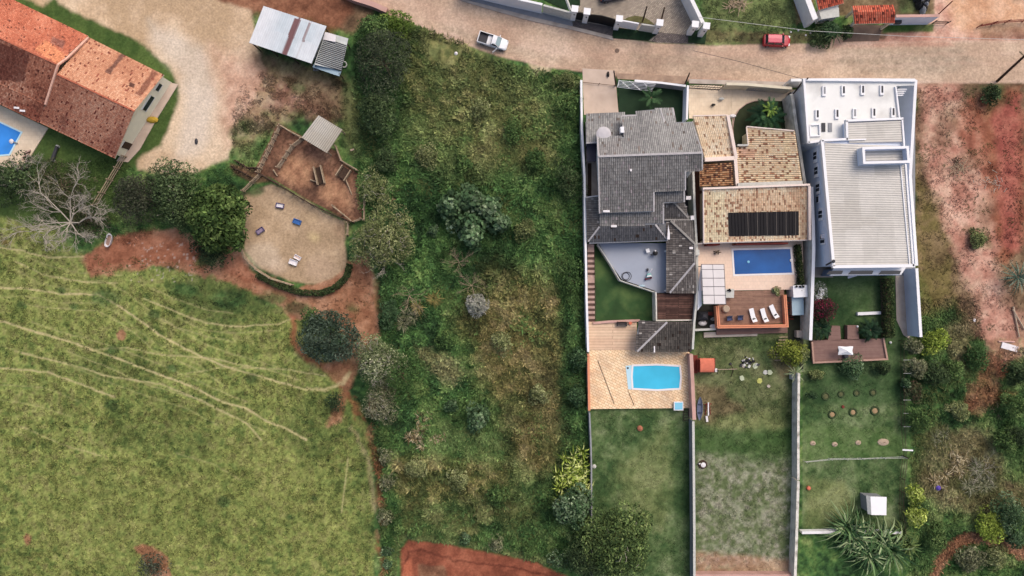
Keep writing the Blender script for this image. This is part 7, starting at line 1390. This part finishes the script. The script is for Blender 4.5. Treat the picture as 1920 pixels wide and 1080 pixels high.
# middle plot
for a, b, rr0, ry_, k in [(845, 385, 24, 22, 0), (885, 372, 28, 24, 1), (915, 392, 26, 24, 2), (878, 418, 32, 22, 3), (940, 418, 20, 14, 4), (885, 445, 22, 18, 5)]:
    tree(a, b, rr0, 3.4, BG, 'blue green large leaved shrub in the central wild thicket, ' + ['its left lobe', 'its upper lobe', 'its upper right lobe', 'its middle lobe', 'its right tip', 'its lowest lobe'][k], 'broadleaf_shrub', 'shrub', 620, .62, 12, ry=ry_, group='blue green shrub thicket', asp=.75, seed=500 + k)
def blades(px, py, rpx, h, pal, lab, name, cat, n, seed, wd=.05, ry=1.0, arch=.6, nb=4):
    if 735 < px < 1060: h += 1.0
    r = np.random.default_rng(seed); f = (H - h * .6) / H; R = rpx / S * f; c = P(px, py, h * .6); root = thing(name, lab, cat, (c[0], c[1], 0)); A = np.array([CA(*q) for q in pal])
    VV, CC = [], []; cen = [(r.normal() * R * (.35 if nb < 20 else .62), r.normal() * R * (.35 if nb < 20 else .62) * ry) for _ in range(nb)]
    for i in range(n):
        cx_, cy_ = cen[r.integers(nb)]; a = r.uniform(0, 2 * np.pi); L = R * r.uniform(.35, .95); el = r.uniform(.15, 1.3); col = A[r.integers(len(A))] * r.uniform(.6, 1.4); sd = np.array([-math.sin(a), math.cos(a), 0]) * wd * r.uniform(.6, 1.5); ks = np.array([0, .35, .7, 1.0])
        X_ = L * math.cos(el) ** .5 * ks; Z_ = h * (.25 + .75 * r.uniform(.3, 1)) * (ks * 1.6 - ks ** 2 * (1.6 - .6 + arch * .6)) ; p_ = [np.array([c[0] + cx_ + x * math.cos(a), c[1] + cy_ + x * math.sin(a), max(.05, z + .1)]) for x, z in zip(X_, Z_)]
        for j in range(3): w0, w1 = (1 - .25 * j), (1 - .25 * (j + 1)) if j < 2 else .08; VV += [p_[j] - sd * w0, p_[j] + sd * w0, p_[j + 1] + sd * w1, p_[j + 1] - sd * w1]; CC.append(col)
    np_mesh('blades', np.array(VV), np.arange(len(VV)).reshape(-1, 4), M['leaf'], np.clip(np.array(CC), 0, .8), 'FACE', root); MB().lathe((c[0], c[1], 0), [(R * .2, 0), (R * .12, .25)], 7).build('root_crown', M['bark'], root); return root
def dryclump(px, py, rpx, lab, seed, pal=DRY, n=22, h=1.3): return blades(px, py, rpx, h, pal, lab, 'dry_clump', 'grass clump', n * 9, seed, .05)
dryclump(730, 362, 22, 'straw coloured grass clump between olive tree and corral', 1); dryclump(790, 792, 24, 'upper pale dry clump above the dark hollow of the wild plot', 2); dryclump(778, 822, 18, 'lower left pale dry clump in the wild plot', 3); dryclump(822, 825, 16, 'small dry clump right of the lower pale one', 4)
dryclump(762, 596, 28, 'grey dry clump right of the red soil corner', 5, GG); dryclump(805, 575, 26, 'yellowish dry clump in the middle left of the wild plot', 6, [(120, 112, 64), (150, 140, 88)])
bare(862, 492, 32, 1.8, 'low bare brown bramble below the blue green thicket', 'bare_shrub', 8, 'wood_old', 41, depth=3, r0=.05, curl=.9); bare(885, 535, 40, 2.0, 'wide dry bramble above the whitish flowering shrub', 'bare_shrub', 9, 'wood_old', 43, depth=3, r0=.05, curl=.9); bare(770, 555, 44, 2.0, 'wide grey bramble right of the red soil', 'bare_shrub', 9, 'wood_old', 44, depth=3, r0=.05, curl=.9)
tree(286, 1062, 28, 1.6, [(40, 52, 40), (70, 78, 62), (120, 124, 110)], 'grey weedy scrub on the red patch at the bottom of the pasture', 'bush', 'shrub', 900, .26, 12)
tree(893, 572, 26, 2.6, [(120, 128, 112), (160, 160, 148), (188, 184, 176)], 'whitish flowering shrub in the middle of the wild plot', 'flowering_shrub', 'shrub', 1700, .3, 16, ry=20, seed=77)
tree(728, 590, 16, 2.6, BG[:3], 'dark blue green bush on the edge of the red soil', 'bush', 'shrub', 1100, .3, 12, ry=36)
tree(895, 785, 24, 2.6, BG, 'pale blue green shrub in the dark hollow of the wild plot', 'broadleaf_shrub', 'shrub', 900, .42, 14, ry=22, asp=.7); tree(846, 762, 12, 1.8, BG, 'tiny blue green shrub left of the pale one in the hollow', 'broadleaf_shrub', 'shrub', 260, .4, 7, asp=.7)
for a, b, r_, l_ in [(1085, 672, 20, 'upper'), (1082, 742, 18, 'lower')]: tree(a, b, r_, 2.6, BG[:3], l_ + ' blue green bush against the boundary wall beside the stone patio', 'bush', 'shrub', 900, .34, 12)
tree(1066, 340, 22, 3, DG, 'dark bush beside the boundary wall near the ridge of the grey roofs', 'bush', 'shrub', 1500, .3, 14, ry=50); tree(1068, 520, 20, 2.6, MG[:3], 'dark green bush beside the boundary wall opposite the small lawn', 'bush', 'shrub', 1500, .3, 14, ry=56)
tree(1063, 200, 24, 2.6, MG, 'green bush beside the boundary wall opposite the driveway', 'bush', 'shrub', 1400, .3, 14, ry=40); tree(1060, 150, 26, 2.0, OG[:3], 'olive bush in the upper right corner of the wild plot', 'bush', 'shrub', 1000, .3, 12, ry=16)
k = 0
for a, b, r_, pal in [(722, 858, 15, GG), (726, 905, 16, GG), (722, 970, 16, GG), (745, 995, 10, MG), (725, 1035, 9, BG), (726, 1060, 8, BG), (775, 1000, 12, MG), (872, 1012, 12, BG), (930, 1022, 14, GG), (990, 1034, 12, MG), (1046, 1052, 18, BG), (716, 820, 14, MG)]:
    tree(a, b, r_, 1.6, pal, ['grey bush on the pasture edge halfway down', 'grey bush just below the halfway one on the pasture edge', 'grey bush on the pasture edge level with the shed lawn', 'green weed bush at the left end of the red bank', 'tiny bush between pasture edge and red bank, the upper', 'tiny bush between pasture edge and red bank, the lower', 'green weed bush above the upper left curve of the red bank', 'blue green weed bush above the red bank', 'pale weed bush midway along the red bank', 'green weed bush right of the pale one on the red bank', 'spreading blue green bush at the right end of the red bank', 'green bush where the pasture edge turns red'][k], 'bush', 'shrub', 420, .3, 9); k += 1
tree(1075, 952, 38, 4, BG, 'blue green shrub directly under the yellow green bamboo', 'broadleaf_shrub', 'shrub', 2400, .42, 24, asp=.6, ry=36)
blades(1076, 902, 26, 5.5, YG, 'spiky yellow green bamboo clump at the end of the grey boundary wall', 'bamboo', 'bamboo', 900, 12, .09, 1.35, .8, 40)
tree(1160, 1022, 84, 8, [(42, 58, 34), (66, 86, 48), (96, 116, 66), (134, 148, 92)], 'very large dark tree at the bottom edge left of the grey wall', n=9500, ls=.42, clumps=80, ry=66, rough=.3, twigs=20)
tree(1100, 1050, 44, 6, DG, 'dark tree filling the corner below the very large one', n=3600, ls=.32, clumps=26)
for i, (a, b, r_, pal, l_) in enumerate([(812, 432, 11, BG, 'tiny pale shrub left of the central thicket'), (868, 310, 16, MG, 'loose leafy shrub above the central thicket'), (800, 290, 26, OG, 'straw tinged shrub mound in the upper part of the wild plot'), (960, 245, 24, MG, 'mid green shrub mound right of centre in the upper wild plot'), (900, 205, 22, OG, 'olive shrub mound in the upper middle of the wild plot'), (1005, 300, 24, MG[:3], 'green shrub mound opposite the main grey roof'), (985, 430, 22, OG[:3], 'olive shrub mound right of the central thicket'), (835, 640, 18, MG, 'green shrub by the dry clearing of the wild plot'), (940, 640, 22, OG, 'yellow olive shrub mound in the lower middle of the wild plot'), (1010, 740, 20, OG, 'straw green shrub mound opposite the stone patio'), (860, 900, 24, OG, 'olive shrub mound in the lower wild plot'), (930, 930, 20, MG, 'mid green shrub mound in the lower right of the wild plot'), (780, 880, 20, OG[1:], 'light straw shrub mound in the lower left of the wild plot'), (760, 480, 14, MG, 'small green shrub right of the olive green tree')]):
    tree(a, b, r_, 1.5, pal, l_, 'shrub', 'shrub', int(45 * r_), .3, 14, rough=.6, seed=900 + i)
# houses
rosette(1222, 182, 26, 2.2, [(44, 70, 44), (62, 90, 58)], 'feathery palm in the dark front garden', nf=12, seed=3, wid=.5)
rosette(1440, 216, 38, 2.4, [(24, 52, 34), (38, 68, 44), (56, 86, 54)], 'big dark cycad in the curved bed', 'cycad', 'cycad', 34, 5, .5, 14); rosette(1446, 203, 18, 3.0, [(92, 120, 52), (124, 148, 72)], 'yellow green new fronds rising from the dark cycad', 'cycad', 'cycad', 18, 6, .45, 8, elr=(.3, 1.2))
rosette(1540, 615, 24, 1.8, [(24, 44, 30), (36, 60, 38)], 'dark palm at the left arm of the mauve brown deck', nf=30, seed=7, wid=.6, group=None); rosette(1634, 619, 24, 1.8, [(22, 42, 28), (34, 58, 38)], 'dark palm at the right arm of the mauve brown deck', nf=30, seed=8, wid=.6)
blades(1652, 1028, 74, 4.5, [(44, 72, 44), (70, 100, 60), (104, 130, 84), (146, 162, 120)], 'large spiky palm over the low white wall at the bottom right', 'palm', 'palm', 520, 9, .11, .9, .7, 6); blades(1704, 1018, 44, 3, [(74, 96, 56), (104, 122, 70)], 'smaller spiky palm right of the large one', 'palm', 'palm', 180, 19, .1, 1, .7, 2)
tree(1544, 578, 24, 3.4, [(60, 30, 38), (96, 34, 54), (56, 48, 40), (44, 52, 36)], 'magenta bougainvillea against the wall in the garden of the white house', 'bougainvillea', 'shrub', 2000, .26, 18, ry=26, flower=((150, 40, 76), .22)); tree(1539, 548, 13, 3.4, [(70, 84, 64), (150, 156, 140)], 'white flowering shrub above the magenta one', 'flowering_shrub', 'shrub', 900, .24, 10, ry=16, flower=((236, 236, 236), .5))
tree(1541, 600, 16, 2.4, DG[:3], 'dark shrub below the magenta bougainvillea', 'bush', 'shrub', 900, .26, 10)
def hedge(name, pts, wd, h, pal, lab, n=2400):
    r = np.random.default_rng(int(pts[0][0])); xy = [Vector(P(a, b, h)[:2]) for a, b in pts]; root = thing(name, lab, 'hedge', (*xy[0], 0)); A = np.array([CA(*q) for q in pal]); P_ = []
    for _ in range(n):
        i = r.integers(len(xy) - 1); q = xy[i].lerp(xy[i + 1], r.uniform()); u_, v_ = r.uniform(-1, 1), r.uniform(0, 1); d = (xy[i + 1] - xy[i]).normalized(); P_.append((q.x - d.y * wd / 2 * u_, q.y + d.x * wd / 2 * u_, max(.1, h * (1 - .5 * u_ ** 4) * (1 - .5 * v_ ** 3) + r.normal() * .12)))
    col = A[r.integers(0, len(A), n)] * r.uniform(.7, 1.3, (n, 1)); leafmesh('foliage', np.array(P_), r.normal(size=(n, 3)) * .5 + np.array([0, 0, .7]), col, .26, root, .5, r)
    MB().ribbon([tuple(q) for q in xy], wd * .5, 0, h * .7).build('stems', M['bark'], root); return root
hedge('clipped_hedge', [(1669, 522), (1671, 580), (1672, 634)], 1.5, 2.0, [(38, 52, 32), (56, 74, 42), (84, 98, 58)], 'tall clipped hedge along the concrete path of the white house'); hedge('wall_creeper', [(1498, 458), (1502, 500), (1505, 545)], 1.0, 2.6, [(34, 48, 28), (52, 68, 40), (84, 92, 56)], 'dark climbing plants between the deep blue pool and the high wall', 1800)
hedge('arena_hedge', [(480, 515), (520, 535), (560, 548), (600, 550), (625, 541), (648, 520), (655, 495)], .9, .9, [(44, 58, 34), (60, 76, 44), (80, 94, 58)], 'low weedy hedge round the lower right rim of the sand arena', 3000)
tree(1486, 662, 30, 3, [(72, 84, 34), (112, 124, 50), (150, 158, 74)], 'speckled yellow green shrub below the service path', 'bush', 'shrub', 2200, .3, 18, ry=26); tree(1504, 664, 14, 2.4, OG, 'small olive shrub touching the mauve brown deck', 'bush', 'shrub', 700, .26, 9)
rosette(1492, 700, 24, 1.4, [(120, 134, 100), (150, 160, 124)], 'thin pale fan palm over the head of the old wall', nf=14, seed=10, wid=.18)
for a, b, r_, pal, l_ in [(1598, 690, 26, BG, 'blue green bush directly below the deck kerb'), (1656, 690, 16, DG, 'dark bush below the right end of the deck kerb'), (1531, 703, 14, OG[:3], 'small olive bush below the left end of the deck kerb'), (1524, 742, 9, BG[:3], 'tiny dark bush left of the top row of pits'), (1455, 545, 10, OG, 'potted bush with dry leaves at the corner of pool terrace and deck'), (1492, 538, 8, MG, 'small bush behind the white square counter')]: tree(a, b, r_, 1.8 if r_ > 10 else 2.6, pal, l_, 'bush', 'shrub', int(60 * r_), .28, 12, ry=r_ * .7)
MB().tube(P(1450, 549, 1.7), P(1464, 545, 1.7), .05).build('dry_branch', M['wood_old'], label='dry branch lying across the upper edge of the sun deck', cat='branch')
for i in range(7): pass
# unbuilt strip, right
k = 0
BU = [(1716, 650, 16, GG, 2.4), (1755, 640, 24, YG[:3], 2.2), (1832, 670, 24, [(46, 70, 38), (62, 90, 50), (82, 110, 64)], 2.5), (1722, 690, 20, GG, 2.6), (1760, 700, 24, DG, 3), (1790, 695, 20, MG, 2.5), (1715, 735, 18, [(84, 60, 52), (70, 84, 54), (110, 110, 84)], 2.4), (1725, 790, 26, MG, 3), (1722, 970, 20, YG, 2.8), (1718, 930, 18, YG, 2.6), (1730, 945, 14, MG, 2.2), (1860, 990, 30, YG[:3], 2.6), (1895, 965, 34, BG, 3.5), (1915, 700, 24, DG, 3), (1905, 760, 24, MG, 3), (1890, 830, 22, MG, 2.6), (1910, 820, 20, DG, 3), (1760, 1010, 22, MG, 2.2), (1820, 1050, 26, GG, 1.6), (1870, 1045, 22, OG, 1.8), (1800, 770, 20, OG, 1.8), (1905, 1010, 18, BG, 3), (1862, 175, 18, DG, 2.0), (1835, 448, 16, OG[:3], 1.2), (1560, 56, 18, BG[:3], 2.5), (1590, 60, 12, DG, 2.2), (1700, 720, 10, BG, 2), (1740, 610, 18, MG, 1.6), (1540, 68, 22, DG, 1.4)]
LB = ['grey leaved shrub at the foot of the blue wall end', 'yellow green shrub right of the blue wall end', 'bright green round shrub at the edge of the raw soil', 'grey green shrub outside the wire fence corner', 'dark shrub left of the bright green round one', 'mid green shrub directly below the bright green round one', 'reddish tinged shrub outside the wire fence', 'leafy shrub above the dry grass, by the wire fence', 'lower yellow green shrub beside the dark wire fence', 'upper yellow green shrub beside the dark wire fence', 'mid green shrub between the two yellow green ones', 'yellow green weeds above the lower red track', 'blue green tree like shrub above the lower red track', 'dark shrub at the right edge below the white board', 'green shrub at the right edge, upper', 'green shrub right of the dry grass', 'dark shrub at the right edge beside the dry grass', 'green shrub at the left start of the lower red track', 'grey scrub inside the curve of the lower red track', 'olive scrub at the bottom right inside the red track', 'olive scrub above the dry grass', 'blue green shrub at the right end of the lower red track', 'dark scrub by the utility pole', 'sparse olive scrub in the middle of the raw soil', 'dark leafy shrub below the small red roof across the road', 'dark shrub left of the long red gate roof', 'tiny blue green shrub at the wire fence', 'green shrub outside the tall blue wall', 'low dark shrub at the far road edge']
for (a, b, r_, pal, h_), l_ in zip(BU, LB): tree(a, b, r_, h_, pal, l_, 'bush', 'shrub', int(70 * r_), .3, 16, rough=.4)
rosette(1565, 62, 26, 1.8, [(56, 78, 50), (84, 100, 68)], 'grassy palm hanging over the far road edge', nf=22, seed=14, wid=.14); rosette(1912, 520, 34, 2.4, [(64, 88, 76), (110, 128, 112), (46, 66, 56)], 'spiky grey green plant at the right edge of the raw soil', 'yucca', 'plant', 40, 15, .14, 9)
for i, (a, b, r_) in enumerate([(1765, 830, 22), (1800, 850, 24), (1840, 870, 24), (1790, 890, 26), (1830, 915, 26), (1760, 900, 20), (1855, 905, 22), (1775, 935, 20)]): dryclump(a, b, r_, 'dry straw clump on the lower right strip, ' + ['upper left one', 'upper middle one', 'right of the middle', 'centre one', 'below the centre', 'left one near the violet bag', 'rightmost one', 'lowest one'][i], 60 + i, DRY if i % 2 else GG, 26, 1.2)
bare(1840, 880, 40, 1.2, 'spread of grey dead twigs on the dry straw', 'bare_shrub', 10, 'deadwood', 51, depth=3, r0=.035, curl=.9); bare(1868, 770, 26, 1.0, 'thin fan of pale stems above the dry straw', 'bare_shrub', 7, 'wood_old', 52, depth=2, r0=.03)
def brush(px, py, rx_, ry_, n, lab, mat, seed, L=1.0):
    r = random.Random(seed); t = thing('brush_pile', lab, 'brushwood', P(px, py, 0)); m = MB()
    for _ in range(n): a = r.uniform(0, 6.3); l_ = r.uniform(.4, 1) * L; p = P(px + r.gauss(0, rx_), py + r.gauss(0, ry_), .2); z = r.uniform(.05, .35); m.tube((p[0], p[1], z), (p[0] + math.cos(a) * l_, p[1] + math.sin(a) * l_, z + r.uniform(0, .3)), .045, .025, 4)
    m.build('branches', M[mat], t)
brush(1797, 315, 9, 6, 70, 'grey brush pile on the upper raw soil', 'wood_old', 1); brush(1862, 345, 10, 12, 24, 'scattered sticks right of the grey brush pile', 'deadwood', 2, .8); brush(1905, 520, 8, 14, 30, 'pale sticks in front of the spiky grey green plant', 'straw', 3, .8); brush(1790, 300, 6, 3, 24, 'dark twigs above the grey brush pile', 'wood_dark', 4, .8)
MB().box((*P(1893, 651, .3)[:2], .3), (2.4, .85, .14), -.28).build('white_board', M['whiteplastic'], label='white board lying on the raw soil at the right edge', cat='board'); MB().tube(P(1872, 640, .2), P(1902, 641, .2), .12).build('log', M['pinkwall'], label='pinkish beam just above the white board', cat='beam')
MB().tube(P(1900, 575, .2), P(1911, 632, .2), .14, .1).build('log', M['straw'], label='pale log slanting down at the right edge', cat='log'); MB().tube(P(1899, 580, .25), P(1921, 618, .2), .12, .1).build('log', M['straw'], label='second pale log crossing to the right edge', cat='log')
MB().lathe((*P(1827, 600, .1)[:2], .0), [(.18, 0), (.25, .12), (.1, .2)], 7, .8, 1.3).build('litter', M['whiteplastic'], label='white scrap on the raw soil above the bright green shrub', cat='litter'); MB().lathe((*P(1838, 649, .1)[:2], .0), [(.15, 0), (.22, .12), (.1, .2)], 7).build('litter', M['whiteplastic'], label='white scrap touching the bright green shrub', cat='litter')
p = P(1757, 914, .9); MB().lathe((p[0], p[1], 1.0), [(.25, 0), (.38, .2), (.15, .45)], 8).build('violet_bag', M['violet'], label='violet bag caught on the dry straw', cat='bag')
for a, b in [(1483, 60), (1511, 66), (1497, 57), (1520, 62)]: MB().lathe((*P(a, b, .1)[:2], 0), [(.12, 0), (.15, .1), (.05, .2)], 6).build('litter', M['whiteplastic'], label='tiny white litter on the far verge right of the red car', cat='litter', group='litter on the far verge')
